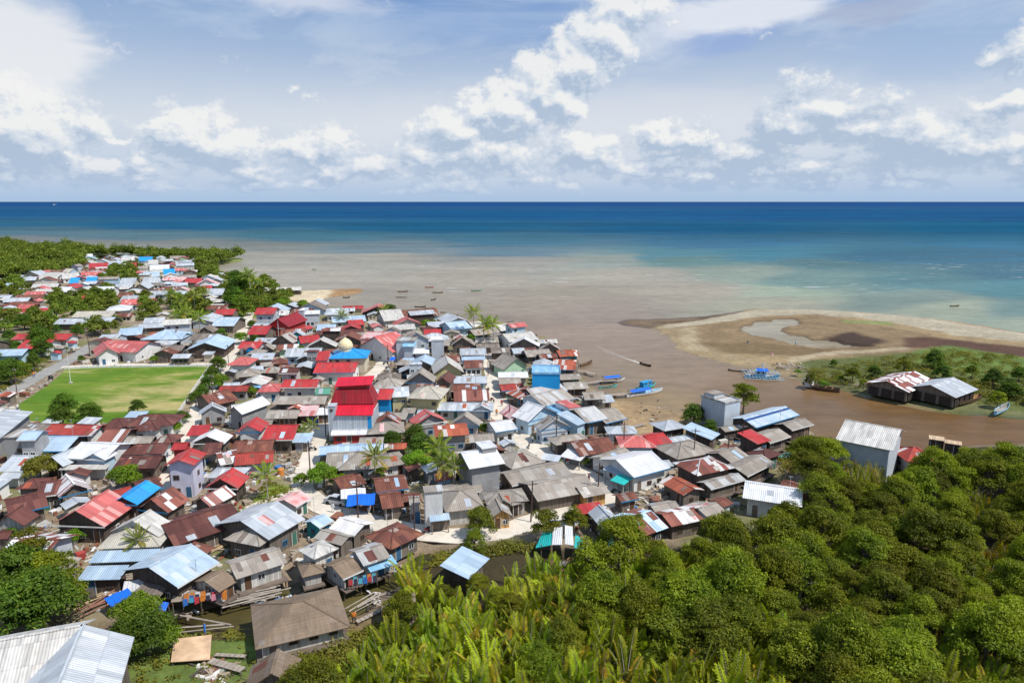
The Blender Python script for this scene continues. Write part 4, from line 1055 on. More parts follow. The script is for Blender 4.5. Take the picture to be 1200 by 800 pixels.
ROUGH = {'grey', 'greyd', 'rust', 'rustb', 'maroon', 'patch', 'patchb', 'stripe', 'redr', 'zincd', 'whiteo', 'greys', 'zinc', 'redw', 'cream'}
def volume(root, h, lx, ly, la, wing=False, zfloor=0.0, detail=2, rnd=random):
    """walls and roof of one rectangular volume; local centre lx, ly, angle la inside the thing"""
    k, L, Wd, he, rise = h['kind'], h['L'], h['W'], h['he'], h['rise']
    hx, hy = L / 2, Wd / 2; o = min(.75, .10 * min(L, Wd) + .15); t_ = .07
    M = Matrix.Translation((lx, ly, 0)) @ Matrix.Rotation(la, 4, 'Z')
    def put(ob):
        ob.matrix_local = M; return ob
    wall = MB(); roof = MB(); ox, oy = hx - o, hy - o; zb = zfloor
    def prism(zl, zr, zf, zk, gable=None):   # z of wall tops at corners
        pass
    if k == 'gx':
        tp = rise / hy; zt = he + o * tp - t_ - .02; zp = he + rise - t_ - .02
        wall.quad((-ox, -oy, zb), (ox, -oy, zb), (ox, -oy, zt), (-ox, -oy, zt)); wall.quad((ox, oy, zb), (-ox, oy, zb), (-ox, oy, zt), (ox, oy, zt))
        wall.poly([(ox, -oy, zb), (ox, oy, zb), (ox, oy, zt), (ox, 0, zp), (ox, -oy, zt)]); wall.poly([(-ox, oy, zb), (-ox, -oy, zb), (-ox, -oy, zt), (-ox, 0, zp), (-ox, oy, zt)])
        roof.slab([[(-hx, -hy, he), (hx, -hy, he), (hx, 0, he + rise), (-hx, 0, he + rise)], [(hx, hy, he), (-hx, hy, he), (-hx, 0, he + rise), (hx, 0, he + rise)]], t_)
        roof.box(-hx - .02, -.16, he + rise - .03, hx + .02, .16, he + rise + .04)
    elif k == 'gy':
        tp = rise / hx; zt = he + o * tp - t_ - .02; zp = he + rise - t_ - .02
        wall.quad((ox, -oy, zb), (ox, oy, zb), (ox, oy, zt), (ox, -oy, zt)); wall.quad((-ox, oy, zb), (-ox, -oy, zb), (-ox, -oy, zt), (-ox, oy, zt))
        wall.poly([(-ox, -oy, zb), (ox, -oy, zb), (ox, -oy, zt), (0, -oy, zp), (-ox, -oy, zt)]); wall.poly([(ox, oy, zb), (-ox, oy, zb), (-ox, oy, zt), (0, oy, zp), (ox, oy, zt)])
        roof.slab([[(hx, -hy, he), (hx, hy, he), (0, hy, he + rise), (0, -hy, he + rise)], [(-hx, hy, he), (-hx, -hy, he), (0, -hy, he + rise), (0, hy, he + rise)]], t_)
        roof.box(-.16, -hy - .02, he + rise - .03, .16, hy + .02, he + rise + .04)
    elif k == 'hp':
        zt = he + o * rise / hy - t_ - .02
        wall.box(-ox, -oy, zb, ox, oy, zt)
        a = max(hx - hy, 0.05 * hx)
        roof.slab([[(-hx, -hy, he), (hx, -hy, he), (a, 0, he + rise), (-a, 0, he + rise)], [(hx, hy, he), (-hx, hy, he), (-a, 0, he + rise), (a, 0, he + rise)],
                   [(hx, -hy, he), (hx, hy, he), (a, 0, he + rise)], [(-hx, hy, he), (-hx, -hy, he), (-a, 0, he + rise)]], t_)
        for sx in (-1, 1):
            for sy in (-1, 1): roof.tube([(sx * hx, sy * hy, he + .02), (sx * a, 0, he + rise + .03)], .09, 4)
        roof.tube([(-a, 0, he + rise + .03), (a, 0, he + rise + .03)], .10, 4)
    elif k == 'fl':
        ox, oy = hx - .15, hy - .15; wall.box(-ox, -oy, zb, ox, oy, he - .16)
        roof.box(-hx, -hy, he - .16, hx, hy, he)
        if L > 4 and Wd > 3:
            for (x0, y0, x1, y1) in ((-hx, -hy, hx, -hy + .15), (-hx, hy - .15, hx, hy), (-hx, -hy + .15, -hx + .15, hy - .15), (hx - .15, -hy + .15, hx, hy - .15)):
                roof.box(x0, y0, he + .002, x1, y1, he + .3)
    else:
        tp = rise / Wd; zf = he + o * tp - t_ - .02; zk = he + (Wd - o) * tp - t_ - .02
        if wing and he < 3.3:    # open porch: posts instead of walls
            for sx in (-1, 1):
                wall.box(sx * ox - .07, -oy - .07, zb, sx * ox + .07, -oy + .07, zf)
            if L > 5: wall.box(-.07, -oy - .07, zb, .07, -oy + .07, zf)
            wall.box(-ox, oy - .1, zb, ox, oy, zk)
        else:
            wall.quad((-ox, -oy, zb), (ox, -oy, zb), (ox, -oy, zf), (-ox, -oy, zf)); wall.quad((ox, oy, zb), (-ox, oy, zb), (-ox, oy, zk), (ox, oy, zk))
            wall.quad((ox, -oy, zb), (ox, oy, zb), (ox, oy, zk), (ox, -oy, zf)); wall.quad((-ox, oy, zb), (-ox, -oy, zb), (-ox, -oy, zf), (-ox, oy, zk))
        roof.slab([[(-hx, -hy, he), (hx, -hy, he), (hx, hy, he + rise), (-hx, hy, he + rise)]], t_)
    put(wall.build('wall' if not wing else ('porch_wall' if k == 'sh' else 'wing_wall'), WM[h['wall']], root))
    put(roof.build('roof' if not wing else ('porch_roof' if k == 'sh' else 'wing_roof'), RM[h['roof']], root))
    if h.get('blind'): return
    if detail == 0 or (wing and k == 'sh' and he < 3.3): return
    # odd sheets nailed over the roof, antenna poles
    if detail >= 1 and k in ('gx', 'gy', 'hp') and not h.get('clean'):
        pm = MB(); npch = rnd.choice([0, 1, 1, 2, 3]) if h['roof'] in ROUGH else rnd.choice([0, 0, 1])
        half, run = (hx, hy) if k != 'gy' else (hy, hx); sl = rise / run
        for _ in range(npch):
            w_ = rnd.uniform(.5, 1.3); l_ = min(rnd.uniform(.9, 2.6), run * .8); lim = (half - w_ - .2) * (1 if k != 'hp' else .55)
            if lim < .2: continue
            u_ = rnd.uniform(-lim, lim); v_ = rnd.uniform(.05, run - l_ - .05) if run - l_ > .12 else .05; sg = rnd.choice([-1, -1, 1]) if k != 'gy' else rnd.choice([-1, 1])
            z0_, z1_ = he + v_ * sl + .035, he + (v_ + l_) * sl + .035; y0_, y1_ = -(run - v_), -(run - v_ - l_)
            if k != 'gy': q = [(u_ - w_ / 2, y0_, z0_), (u_ + w_ / 2, y0_, z0_), (u_ + w_ / 2, y1_, z1_), (u_ - w_ / 2, y1_, z1_)]; q = q if sg < 0 else [(-p[0], -p[1], p[2]) for p in q]
            else: q = [(-y0_, u_ - w_ / 2, z0_), (-y0_, u_ + w_ / 2, z0_), (-y1_, u_ + w_ / 2, z1_), (-y1_, u_ - w_ / 2, z1_)]; q = q if sg < 0 else [(-p[0], -p[1], p[2]) for p in q]
            pm = MB(); pm.slab([[(a_, b_, c_ + .012 * _) for a_, b_, c_ in q]], .02)
            put(pm.build('roof_patch', RM[rnd.choice(['zincd', 'whiteo', 'rust', 'maroon', 'rustb', 'grey', 'grey', 'zincb', 'redw', 'greyd', 'greyd', 'zincd'])], root))
        if rnd.random() < .22 and not wing:
            am = MB(); ax_, ay_ = rnd.uniform(-ox, ox) * .8, oy + .15; ht = he + rise + rnd.uniform(.8, 2.6); am.tube([(ax_, ay_, 0), (ax_, ay_, ht)], .035, 4)
            for q_ in range(4): am.tube([(ax_ - .35 + q_ * .02, ay_ - .3 + q_ * .2, ht - .1), (ax_ + .35 - q_ * .02, ay_ - .3 + q_ * .2, ht - .1)], .012, 3)
            am.tube([(ax_, ay_ - .35, ht - .1), (ax_, ay_ + .35, ht - .1)], .015, 3); put(am.build('antenna', METAL, root))
    # openings
    fr = rnd.choice([FRAME_W, FRAME_D, FRAME_D, FRAME_D, FRAME_D, FRAME_B]); fy = -oy
    levels = [zb + .75] if he - zb < 4.3 else [zb + .85, zb + 3.2]
    nwin = max(1, int(L / (3.2 if detail == 2 else 4.5)))
    for li, zz in enumerate(levels):
        if zz + .95 > he: continue
        dpos = rnd.randrange(nwin + 1) if li == 0 else -1
        for i in range(nwin + 1):
            x_ = -ox + (i + .5) * 2 * ox / (nwin + 1)
            if i == dpos: put(door(root, x_, fy, zb + .02, .85, min(1.9, he - zb - .15), 0, rnd.choice(DOORS)))
            elif rnd.random() < .6: put(window(root, x_, fy, zz, min(1.0, 1.5 * ox / (nwin + 1)), .85, 0, fr, detail == 2))
        side = 3 if (h['x'] > 0) else 1      # the end wall turned towards the middle of the view
        for sd in ((side,) if detail < 2 else (1, 3)):
            m_ = max(1, int(Wd / 4.5))
            for i in range(m_):
                if rnd.random() < .6:
                    y_ = -oy + (i + .5) * 2 * oy / m_; put(window(root, ox if sd == 1 else -ox, y_, zz, .8, .85, sd, fr, detail == 2))
    if detail == 2 and k in ('gx', 'gy') and rnd.random() < .5 and not wing:   # fascia boards along the eaves
        f_ = MB(); f_.box(-hx, -hy - .035, he - .20, hx, -hy - .003, he + .0)
        put(f_.build('fascia_board', FRAME_W if rnd.random() < .6 else FRAME_B, root))

def make_house(h, wings=(), stilts=False, detail=2, name='house', rnd=random, group=None):
    over_water = stilts
    root = empty(name, (h['x'], h['y'], GZ), h['rot'])
    zf = .55 if stilts else -.05
    volume(root, h, 0, 0, 0, False, zf, detail, rnd)
    for w in wings:
        dx_, dy_ = w['x'] - h['x'], w['y'] - h['y']; c_, s_ = math.cos(-h['rot']), math.sin(-h['rot'])
        volume(root, w, dx_ * c_ - dy_ * s_, dx_ * s_ + dy_ * c_, w['rot'] - h['rot'], True, zf, 1 if detail else 0, rnd)
    if stilts:
        fl = MB(); ox, oy = h['L'] / 2 - .3, h['W'] / 2 - .3; fl.box(-ox - .2, -oy - .6, .35, ox + .2, oy, .548)
        fl.build('floor_deck', POST, root)
        nxp = max(2, int(h['L'] / 3) + 1)
        for sy in (-1, 1):
            for i in range(nxp):
                x_ = -ox + i * 2 * ox / (nxp - 1); y_ = -oy if sy < 0 else oy
                p = MB(); p.tube([(x_, y_ * .98, -2.2), (x_, y_ * .98, .36)], .09, 5); p.build('stilt', POST, root)
    h['root'] = root
    return root

DOORS = [DOOR, DOOR, POST, simple('door_dark_bay_shade', (.04, .03, .025), .8), simple('door_green', (.06, .16, .12), .7), simple('door_blue', (.04, .12, .22), .7)]
houses = []      # dicts with root, for labels and for the gap filling
rh = random.Random(5)
cur = None
specs = []
for line in HOUSES.strip().splitlines():
    lab = None
    if '#' in line: line, lab = line.split('#'); lab = lab.strip()
    wing = line.startswith('+'); w = line.lstrip('+').split(); tx, ty, sc = TILES[w[0]]; kind = w[1]
    n_ = 6 if kind == 'gy' else 5; v = [float(q_) for q_ in w[2:2 + n_]]; rest = w[2 + n_:]
    X = lambda q_: tx + q_ / sc
    Y = lambda q_: ty + q_ / sc
    he_ = float(rest[0]); he_ = max(2.15, he_ * .78) if he_ < 5.2 else he_ * .9
    h = fit(kind, X(v[0]), Y(v[1]), X(v[2]), Y(v[3]), Y(v[4]), Y(v[5]) if kind == 'gy' else None, he_, GZ)
    h.update(roof=rest[1], wall=rest[2], st='s' in rest[3:], blind='n' in rest[3:], label=lab)
    if wing: specs[-1][1].append(h)
    else: specs.append([h, []])
LATE = []
for h, wings in specs:
    dd = h['y']; h['wings'] = wings
    occ_rect(h['x'], h['y'], h['L'], h['W'], h['rot'])
    for w in wings: occ_rect(w['x'], w['y'], w['L'], w['W'], w['rot'])
    h['hand'] = True; houses.append(h)
# ------------------------------------------------------------------ buildings with a shape of their own
def named(root, label, cat, group=None): tag(root, label, cat, group); return root
# big white hall cut by the lower left corner
ex_ = Vector((.939, .344, 0)); bk = Vector((-.344, .939, 0)); P1 = Vector((-43.5, 62.06, 0))
c1_ = P1 - bk * 9; hall = dict(kind='gy', x=c1_.x, y=c1_.y, rot=math.atan2(ex_.y, ex_.x), L=8.8, W=18, he=4.6, rise=2.5, roof='zincd', wall='d')
c2_ = P1 - ex_ * 11 - bk * 0.2; hallw = dict(kind='gx', x=c2_.x - bk.x * 5.2, y=c2_.y - bk.y * 5.2, rot=hall['rot'], L=22, W=10.4, he=4.6, rise=2.5, roof='whiteo', wall='d')
hallw['x'], hallw['y'] = c2_.x, c2_.y
hall['clean'] = hallw['clean'] = True
r_ = make_house(hall, [hallw], False, 1, 'hall'); named(r_, 'big silvery white hall roof with cross gable cut by the lower left photo corner', 'hall')
occ_rect(hall['x'], hall['y'], 8.8, 18, hall['rot']); occ_rect(c2_.x, c2_.y, 22, 10.4, hall['rot'])

# two parallel rusty white roofs at the left edge by the field road
for k_, (a, b_, c_) in enumerate([((-10, 498), (30, 476), .0), ((0, 507), (39, 481), .0)]): pass
def double_shed():
    A = Vector((*at(2, 512, 5.2), 0)); B = Vector((*at(39, 482, 5.2), 0)); e = (B - A).normalized(); n = Vector((-e.y, e.x, 0)); L = (B - A).length + 4
    c_ = (A + B) / 2 + n * 2.6 - e * 2
    h = dict(kind='sh', x=c_.x, y=c_.y, rot=math.atan2(e.y, e.x), L=L, W=5.2, he=4.2, rise=1.1, roof='patch', wall='g')
    h['roof'] = 'zincd'; c2 = c_ + n * 4.9
    w = dict(kind='sh', x=c2.x, y=c2.y, rot=h['rot'], L=L, W=5.0, he=5.4, rise=1.1, roof='whiteo', wall='g')
    r = make_house(h, [w], False, 1, 'warehouse'); named(r, 'long two-stepped white and rust roofed shed at the left edge by the field road', 'warehouse')
    occ_rect((c_.x + c2.x) / 2, (c_.y + c2.y) / 2, L, 10, h['rot'])
double_shed()

# tall building with tiers of red roof
def tiered():
    x, y = at(411, 516, GZ); root = empty('tiered_building', (x, y + 4.2, GZ), R(1.5)); hx = 4.5; hy = 4.2
    m = MB(); m.box(-hx + 1.5, -hy, 0, hx, hy, 5.6); m.build('wall', WM['z'], root)
    m = MB(); m.box(-hx - .05, -hy + .02, 0, -hx + 1.497, -.6, 7.4); m.box(-hx - .12, -hy - .05, 7.403, -hx + 1.55, -.5, 7.55); m.build('stair_tower', WM['z'], root)
    m = MB(); m.slab([[(-hx + 1.52, -hy - .35, 5.65), (hx + .25, -hy - .35, 5.65), (hx + .25, -1.7, 7.2), (-hx + 1.52, -1.7, 7.2)]], .1); m.build('lower_roof', RM['redv'], root)
    m = MB(); m.box(-hx + .4, -1.5, 5.6, hx - .2, hy - .2, 7.25); m.build('upper_wall', WM['r'], root)
    b_ = [(-hx - .1, -2.0, 7.28), (hx + .1, -2.0, 7.28), (hx + .1, hy + .2, 7.28), (-hx - .1, hy + .2, 7.28)]; t_ = [(-hx + .9, -.9, 10.1), (hx - .9, -.9, 10.1), (hx - .9, hy - .9, 10.1), (-hx + .9, hy - .9, 10.1)]
    m = MB()
    for i in range(4): m.poly([b_[i], b_[(i + 1) % 4], t_[(i + 1) % 4], t_[i]])
    m.poly(t_); m.build('middle_roof', RM['redd'], root)
    m = MB(); m.box(-hx + 1.5, -.4, 10.102, hx - 1.5, hy - 1.3, 10.9); m.build('top_wall', WM['r'], root)
    m = MB(); m.slab([[(-hx + .9, -1.2, 10.9), (hx - .3, -1.2, 11.3), (hx - .3, 2.6, 12.3), (-hx + .9, 2.6, 11.9)]], .1); m.build('top_roof', RM['redv'], root)
    m = MB(); m.quad((hx - .9, -hy - .012, 1.2), (hx - .1, -hy - .012, 1.2), (hx - .1, -hy - .012, 5.2), (hx - .9, -hy - .012, 5.2)); m.build('blue_panel', WM['b'], root)
    for i in (0,): window(root, -hx + .7, -hy + .0, 6.4, .6, .5, 0, FRAME_D)
    for i in range(3): window(root, -hx + 3 + i * 2.1, -hy, 1.2, 1.1, 1.1, 0, FRAME_W)
    occ_rect(x, y + 4.2, 9.5, 9, 0)
    named(root, 'tallest village building with silver walls and stacked tiers of vivid red roof', 'building')
tiered()

# dome and finial of the mosque
h_ = fit('hp', 200 + 925 / 5, 300 + 602 / 5, 200 + 1150 / 5, 300 + 598 / 5, 300 + 540 / 5, None, 4.6, GZ); h_.update(roof='blue', wall='c')
mq = make_house(h_, [], False, 1, 'mosque')
mb = MB(); prof = [(1.9, 0), (1.9, .7), (2.15, 1.0), (2.2, 1.7), (1.9, 2.5), (1.3, 3.2), (.5, 3.75), (.06, 4.0), (.05, 5.0)]
for i in range(len(prof) - 1):
    for k in range(16):
        a0, a1 = k * math.pi / 8, (k + 1) * math.pi / 8; (r0, z0), (r1, z1) = prof[i], prof[i + 1]
        mb.face([(r0 * math.cos(a0), r0 * math.sin(a0), z0), (r0 * math.cos(a1), r0 * math.sin(a1), z0), (r1 * math.cos(a1), r1 * math.sin(a1), z1), (r1 * math.cos(a0), r1 * math.sin(a0), z1)])
dm = mb.build('dome', simple('dome_cream', (.72, .62, .38), .4, .1), mq, True); dm.location = (-h_['L'] * .12, 0, h_['he'] + h_['rise'] - .7)
named(mq, 'mosque with bright blue hipped roof and a cream dome', 'mosque'); occ_rect(h_['x'], h_['y'], h_['L'], h_['W'], h_['rot'])
# ------------------------------------------------------------------ gaps of the village filled with further houses
GREEN = [[(-200, 286), (0, 290), (60, 293), (90, 300), (96, 318), (70, 321), (30, 322), (0, 330), (-200, 340)], [(64, 350), (130, 344), (132, 362), (110, 374), (66, 374)], [(-100, 368), (58, 373), (66, 386), (30, 398), (0, 408), (-100, 420)],
 [(202, 352), (236, 350), (240, 368), (226, 382), (206, 380)], [(128, 312), (160, 312), (158, 334), (132, 334)], [(110, 386), (140, 380), (128, 392), (108, 396)], [(85, 384), (128, 380), (120, 390), (86, 402)],
 [(0, 425), (50, 405), (60, 418), (30, 440), (0, 450), (-60, 460), (-60, 440)], [(266, 330), (320, 334), (345, 350), (340, 362), (300, 366), (282, 372), (264, 350)], [(20, 382), (58, 392), (56, 402), (20, 402)],
 [(60, 300), (280, 303), (262, 306), (170, 303), (90, 303)], [(228, 310), (250, 312), (256, 326), (236, 328)], [(160, 355), (180, 352), (186, 372), (166, 376)], [(0, 335), (20, 328), (30, 350), (0, 352)],
 [(272, 612), (292, 592), (312, 560), (345, 566), (332, 586), (300, 602)], [(478, 498), (545, 500), (548, 556), (480, 556)], [(415, 545), (452, 540), (455, 560), (420, 566)]]
GREENW = [world_poly(g_, GZ) for g_ in GREEN]
for g_ in GREENW: mark_poly(g_, 2)
VILL = world_poly([(-260, 312), (0, 330), (95, 302), (180, 303), (240, 306), (258, 320), (272, 332), (300, 366), (372, 362), (470, 370), (560, 384), (620, 390), (650, 418), (664, 440), (686, 462), (702, 480), (730, 505), (760, 520), (800, 512),
  (840, 505), (890, 520), (900, 548), (885, 570), (880, 598), (840, 612), (740, 632), (690, 632), (650, 604), (600, 618), (530, 632), (492, 634), (470, 650), (420, 664), (340, 668), (290, 690), (215, 708), (150, 712), (80, 700), (0, 650), (-150, 640), (-400, 520), (-500, 380)], GZ)
# keep clear of creek and river
lo_, hi_ = VILL.min(0), VILL.max(0)
hc = np.array([[h['x'], h['y'], h['rot']] for h in houses])
rf_ = random.Random(21)
AUTO = []
PAL_NEAR = ['grey'] * 8 + ['rust'] * 5 + ['maroon'] * 4 + ['zincd'] * 4 + ['greyd'] * 3 + ['zinc'] * 3 + ['redp'] * 2 + ['stripe', 'patch', 'rustb', 'whiteo', 'zincb', 'greys', 'red']
PAL_FAR = ['zinc'] * 6 + ['whiteo'] * 6 + ['white'] * 2 + ['zincd'] * 4 + ['grey'] * 4 + ['rust'] * 4 + ['maroon'] * 2 + ['redp'] * 2 + ['red', 'white', 'zincb', 'greyd', 'redw', 'cream', 'skyw']
PAL_LEFT = ['maroon'] * 8 + ['rust'] * 3 + ['grey'] * 4 + ['zinc'] * 2 + ['patch', 'zincd', 'redr']
def try_fill(n, L0, L1, W0, W1, pad, ylo=0, yhi=9999, small=False, maxn=9999, xhi=9999):
    global hc
    k = 0; got = 0
    while k < n and got < maxn:
        k += 1
        x = rf_.uniform(lo_[0], hi_[0]); y = rf_.uniform(max(lo_[1], ylo), min(hi_[1], yhi))
        if x > xhi: continue
        px_, py_, f_ = proj(x, y, GZ)
        if px_ < -90 or px_ > 1250 or py_ > 830: continue
        L = rf_.uniform(L0, L1); Wd = rf_.uniform(W0, W1)
        d2 = (hc[:, 0] - x) ** 2 + (hc[:, 1] - y) ** 2; a_ = hc[int(d2.argmin()), 2]
        if rf_.random() < .3: a_ += math.pi / 2
        a_ += rf_.gauss(0, .04)
        while a_ > math.pi / 2: a_ -= math.pi
        while a_ < -math.pi / 2: a_ += math.pi
        if occ_rect(x, y, L, Wd, a_, pad, test=True) > 0: continue
        if not inside(np.array([[x, y]]), VILL)[0]: continue
        if sdist(np.array([[x, y]]), CREEK)[0] > -(Wd / 2 + 1.5): continue
        occ_rect(x, y, L, Wd, a_); got += 1
        pal = PAL_LEFT if (px_ < 230 and py_ > 520) else (PAL_FAR if y > 250 else PAL_NEAR)
        kind = rf_.choice(['gx'] * 5 + ['gy'] * 3 + ['hp'] * 2) if not small else rf_.choice(['sh', 'sh', 'gx', 'gy'])
        # tower-like houses keep rare
        he = rf_.choice([2.1, 2.2, 2.4, 2.6]) if not small else rf_.uniform(1.9, 2.4)
        if not small and rf_.random() < .04: he = 4.8
        span = Wd if kind in ('gx', 'hp') else L
        rise = math.tan(R(rf_.uniform(16, 26))) * span / 2 if kind != 'sh' else .18 * Wd
        if kind == 'hp' and Wd > L: kind = 'gx'
        AUTO.append(dict(kind=kind, x=x, y=y, rot=a_, L=L, W=Wd, he=he, rise=rise, roof=rf_.choice(pal), wall=rf_.choice(['d', 'd', 'g', 'w', 'ws', 'gb', 'c', 'dd', 'lb'] + (['w', 'c', 'gr', 'lb'] if y > 220 else [])), st=False, label=None, small=small, wings=[]))
        hc = np.vstack([hc, [[x, y, a_]]])
try_fill(5000, 9, 13, 7, 9, .5, 0, 260)
try_fill(9000, 7, 9, 5.5, 7, .35, 0, 260)
try_fill(12000, 5, 7, 4, 5.2, .25, 0, 260)
try_fill(9000, 11, 16, 8, 10, .9, 240, 620, maxn=60, xhi=40)
try_fill(14000, 7.5, 11, 6, 8, .7, 240, 620, maxn=300, xhi=40)
try_fill(9000, 5, 7, 4, 5.5, .6, 240, 560, maxn=120, xhi=40)
try_fill(9000, 3.0, 4.2, 2.4, 3.2, .2, 0, 230, small=True, maxn=150)
# only the 300 houses that show largest are things of their own; the rest of the far quarter is one object
def shown(h): return h['L'] * 800 / proj(h['x'], h['y'], GZ)[2] * (3 if 0 <= proj(h['x'], h['y'], GZ)[0] <= 1200 else .1)
must = [h for h in houses if h['label'] or h['wings'] or h['kind'] in ('fl', 'sh') or h['st']]
free = sorted([h for h in houses if h not in must] + [h for h in AUTO if not h['small']], key=shown, reverse=True)
room = 298 - len(must)
rest_ = [h for h in free[room:] if h['y'] > 190]; ALLH = list(houses) + rest_; houses = must + free[:room]
for h in houses:
    dd = h['y']; make_house(h, h['wings'], h['st'], 2 if dd < 200 else (1 if dd < 380 else 0), rnd=rh)
sheds = [h for h in AUTO if h['small']]
for h in sheds: make_house(h, [], False, 0, 'shed', rnd=rf_)
print('HOUSES', len(houses), 'rest', len(rest_), 'nearest of rest', min(h['y'] for h in rest_), 'sheds', len(sheds))
# dark red houses: white cross battens on the gable
for h, w in specs:
    if h['roof'] == 'redd' and h['label']:
        mb = MB(); oy = h['W'] / 2 - .35
        mb.box(-.12, -oy - .09, .4, .12, -oy - .01, h['he'] + h['rise'] * .75); mb.box(-h['L'] * .3, -oy - .088, h['he'] * .8, h['L'] * .3, -oy - .012, h['he'] * .8 + .2)
        mb.build('cross_batten', FRAME_W, h['root'])
# solid dark panels: painted shade for the open bays of the far bank sheds
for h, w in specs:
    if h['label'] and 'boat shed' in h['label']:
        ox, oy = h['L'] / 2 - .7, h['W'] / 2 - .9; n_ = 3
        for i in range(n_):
            wd = 2 * oy / n_; y_ = -oy + (i + .5) * wd; mb = MB(); mb.box(-ox - .14, y_ - wd * .38, .02, -ox - .02, y_ + wd * .38, 2.2); mb.build('bay_shade_panel', DOORS[3], h['root'])
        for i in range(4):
            wd = 2 * ox / 4; x_ = -ox + (i + .5) * wd; mb = MB(); mb.box(x_ - wd * .36, -oy - .40, .02, x_ + wd * .36, -oy - .2, 1.9); mb.build('bay_shade_panel', DOORS[3], h['root'])
# blue ridge line of the river warehouse
for h, w in specs:
    if h['roof'] == 'skyw' and h['wall'] == 'dd' and h['st']:
        mb = MB(); tp = h['rise'] / (h['W'] / 2); y_ = -.9; z_ = h['he'] + h['rise'] - .9 * tp
        mb.quad((-h['L'] / 2, y_ - .3, z_ - .3 * tp + .03), (h['L'] / 2, y_ - .3, z_ - .3 * tp + .03), (h['L'] / 2, y_ + .3, z_ + .3 * tp + .03), (-h['L'] / 2, y_ + .3, z_ + .3 * tp + .03))
        mb.build('ridge_strip', simple('strip_dark_blue', (.02, .07, .22), .5), h['root'])


def merged(name, hs):
    keys_r = sorted({h['roof'] for h in hs}); keys_w = sorted({h['wall'] for h in hs}); mats = [RM[k] for k in keys_r] + [WM[k] for k in keys_w]
    big_ = MB()
    for h in hs:
        mb = MB(); L, Wd, he, rise = h['L'] / 2, h['W'] / 2, h['he'], h['rise']; mr = keys_r.index(h['roof']); mw = len(keys_r) + keys_w.index(h['wall'])
        if h['kind'] != 'gy':
            a = 0 if h['kind'] != 'hp' else max(L - Wd, .1)
            a = L if h['kind'] != 'hp' else a
            mb.slab([[(-L, -Wd, he), (L, -Wd, he), (a, 0, he + rise), (-a, 0, he + rise)], [(L, Wd, he), (-L, Wd, he), (-a, 0, he + rise), (a, 0, he + rise)]], .08, mr)
            if h['kind'] == 'hp': mb.slab([[(L, -Wd, he), (L, Wd, he), (a, 0, he + rise)], [(-L, Wd, he), (-L, -Wd, he), (-a, 0, he + rise)]], .08, mr)
            for s_ in (-1, 1):
                if h['kind'] == 'gx': mb.poly([(s_ * (L - .4), -s_ * (Wd - .4), 0), (s_ * (L - .4), s_ * (Wd - .4), 0), (s_ * (L - .4), s_ * (Wd - .4), he), (s_ * (L - .4), 0, he + rise - .2), (s_ * (L - .4), -s_ * (Wd - .4), he)], mw)
        else:
            mb.slab([[(L, -Wd, he), (L, Wd, he), (0, Wd, he + rise), (0, -Wd, he + rise)], [(-L, Wd, he), (-L, -Wd, he), (0, -Wd, he + rise), (0, Wd, he + rise)]], .08, mr)
            for s_ in (-1, 1): mb.poly([(-s_ * (L - .4) * -1 * -1, s_ * (Wd - .4), 0), (s_ * (L - .4) * -1 * -1, s_ * (Wd - .4), 0), (s_ * (L - .4), s_ * (Wd - .4), he), (0, s_ * (Wd - .4), he + rise - .2), (-s_ * (L - .4), s_ * (Wd - .4), he)], mw)
        mb.box(-L + .42, -Wd + .42, 0, L - .42, Wd - .42, he, mw)
        for x_ in (-L * .5, 0, L * .5): mb.quad((x_ - .5, -Wd + .40, .9), (x_ + .5, -Wd + .40, .9), (x_ + .5, -Wd + .40, 2.0), (x_ - .5, -Wd + .40, 2.0), len(mats))
        M_ = Matrix.Translation((h['x'], h['y'], GZ)) @ Matrix.Rotation(h['rot'], 4, 'Z')
        b = len(big_.v); big_.v += [tuple(M_ @ Vector(p)) for p in mb.v]; big_.f += [tuple(i + b for i in f) for f in mb.f]; big_.uv += mb.uv; big_.mi += mb.mi
    o = big_.build(name, mats + [GLASS]); return o
if rest_:
    o = merged('distant_houses', rest_); tag(o, 'crowd of small tin roofed houses filling the far quarter of the village', 'houses', kind='stuff')
# ------------------------------------------------------------------ vegetation
def leafmat(name, ca, cb, cc, trans=.3, hue=.2):
    m = bpy.data.materials.new(name); m.use_nodes = True; t = NT(m.node_tree); t.n.clear()
    geo = t.new('ShaderNodeNewGeometry'); oi = t.new('ShaderNodeObjectInfo'); uv = t.new('ShaderNodeUVMap')
    u, v, _ = t.sep(uv.outputs[0])
    n = t.noise(geo.outputs['Position'], .16, 4, .6)
    c = t.mix(t.ramp(n, .35, .65), ca, cb)
    c = t.mix(t.m('MULTIPLY', t.ramp(u, .72, 1.0), .8), c, cc)
    k = t.m('MULTIPLY', t.lin(oi.outputs['Random'], 0, 1, 1 - hue, 1 + hue), t.lin(v, 0, 1, .75, 1.25))
    c = t.mix(1.0, c, t.xyz(t.m('MULTIPLY', k, t.lin(oi.outputs['Random'], 0, 1, 1.15, .9)), k, k), 'MULTIPLY')
    d = t.new('ShaderNodeBsdfDiffuse'); tr = t.new('ShaderNodeBsdfTranslucent'); g = t.new('ShaderNodeBsdfGlossy'); g.inputs['Roughness'].default_value = .6
    t.set(d.inputs[0], c); t.set(tr.inputs[0], t.mix(1.0, c, (1.1, 1.2, .5), 'MULTIPLY'))
    a = t.new('ShaderNodeMixShader'); a.inputs[0].default_value = trans; t.l.new(d.outputs[0], a.inputs[1]); t.l.new(tr.outputs[0], a.inputs[2])
    b = t.new('ShaderNodeMixShader'); b.inputs[0].default_value = .018; t.l.new(a.outputs[0], b.inputs[1]); t.l.new(g.outputs[0], b.inputs[2])
    o = t.new('ShaderNodeOutputMaterial'); t.l.new(b.outputs[0], o.inputs[0]); return m
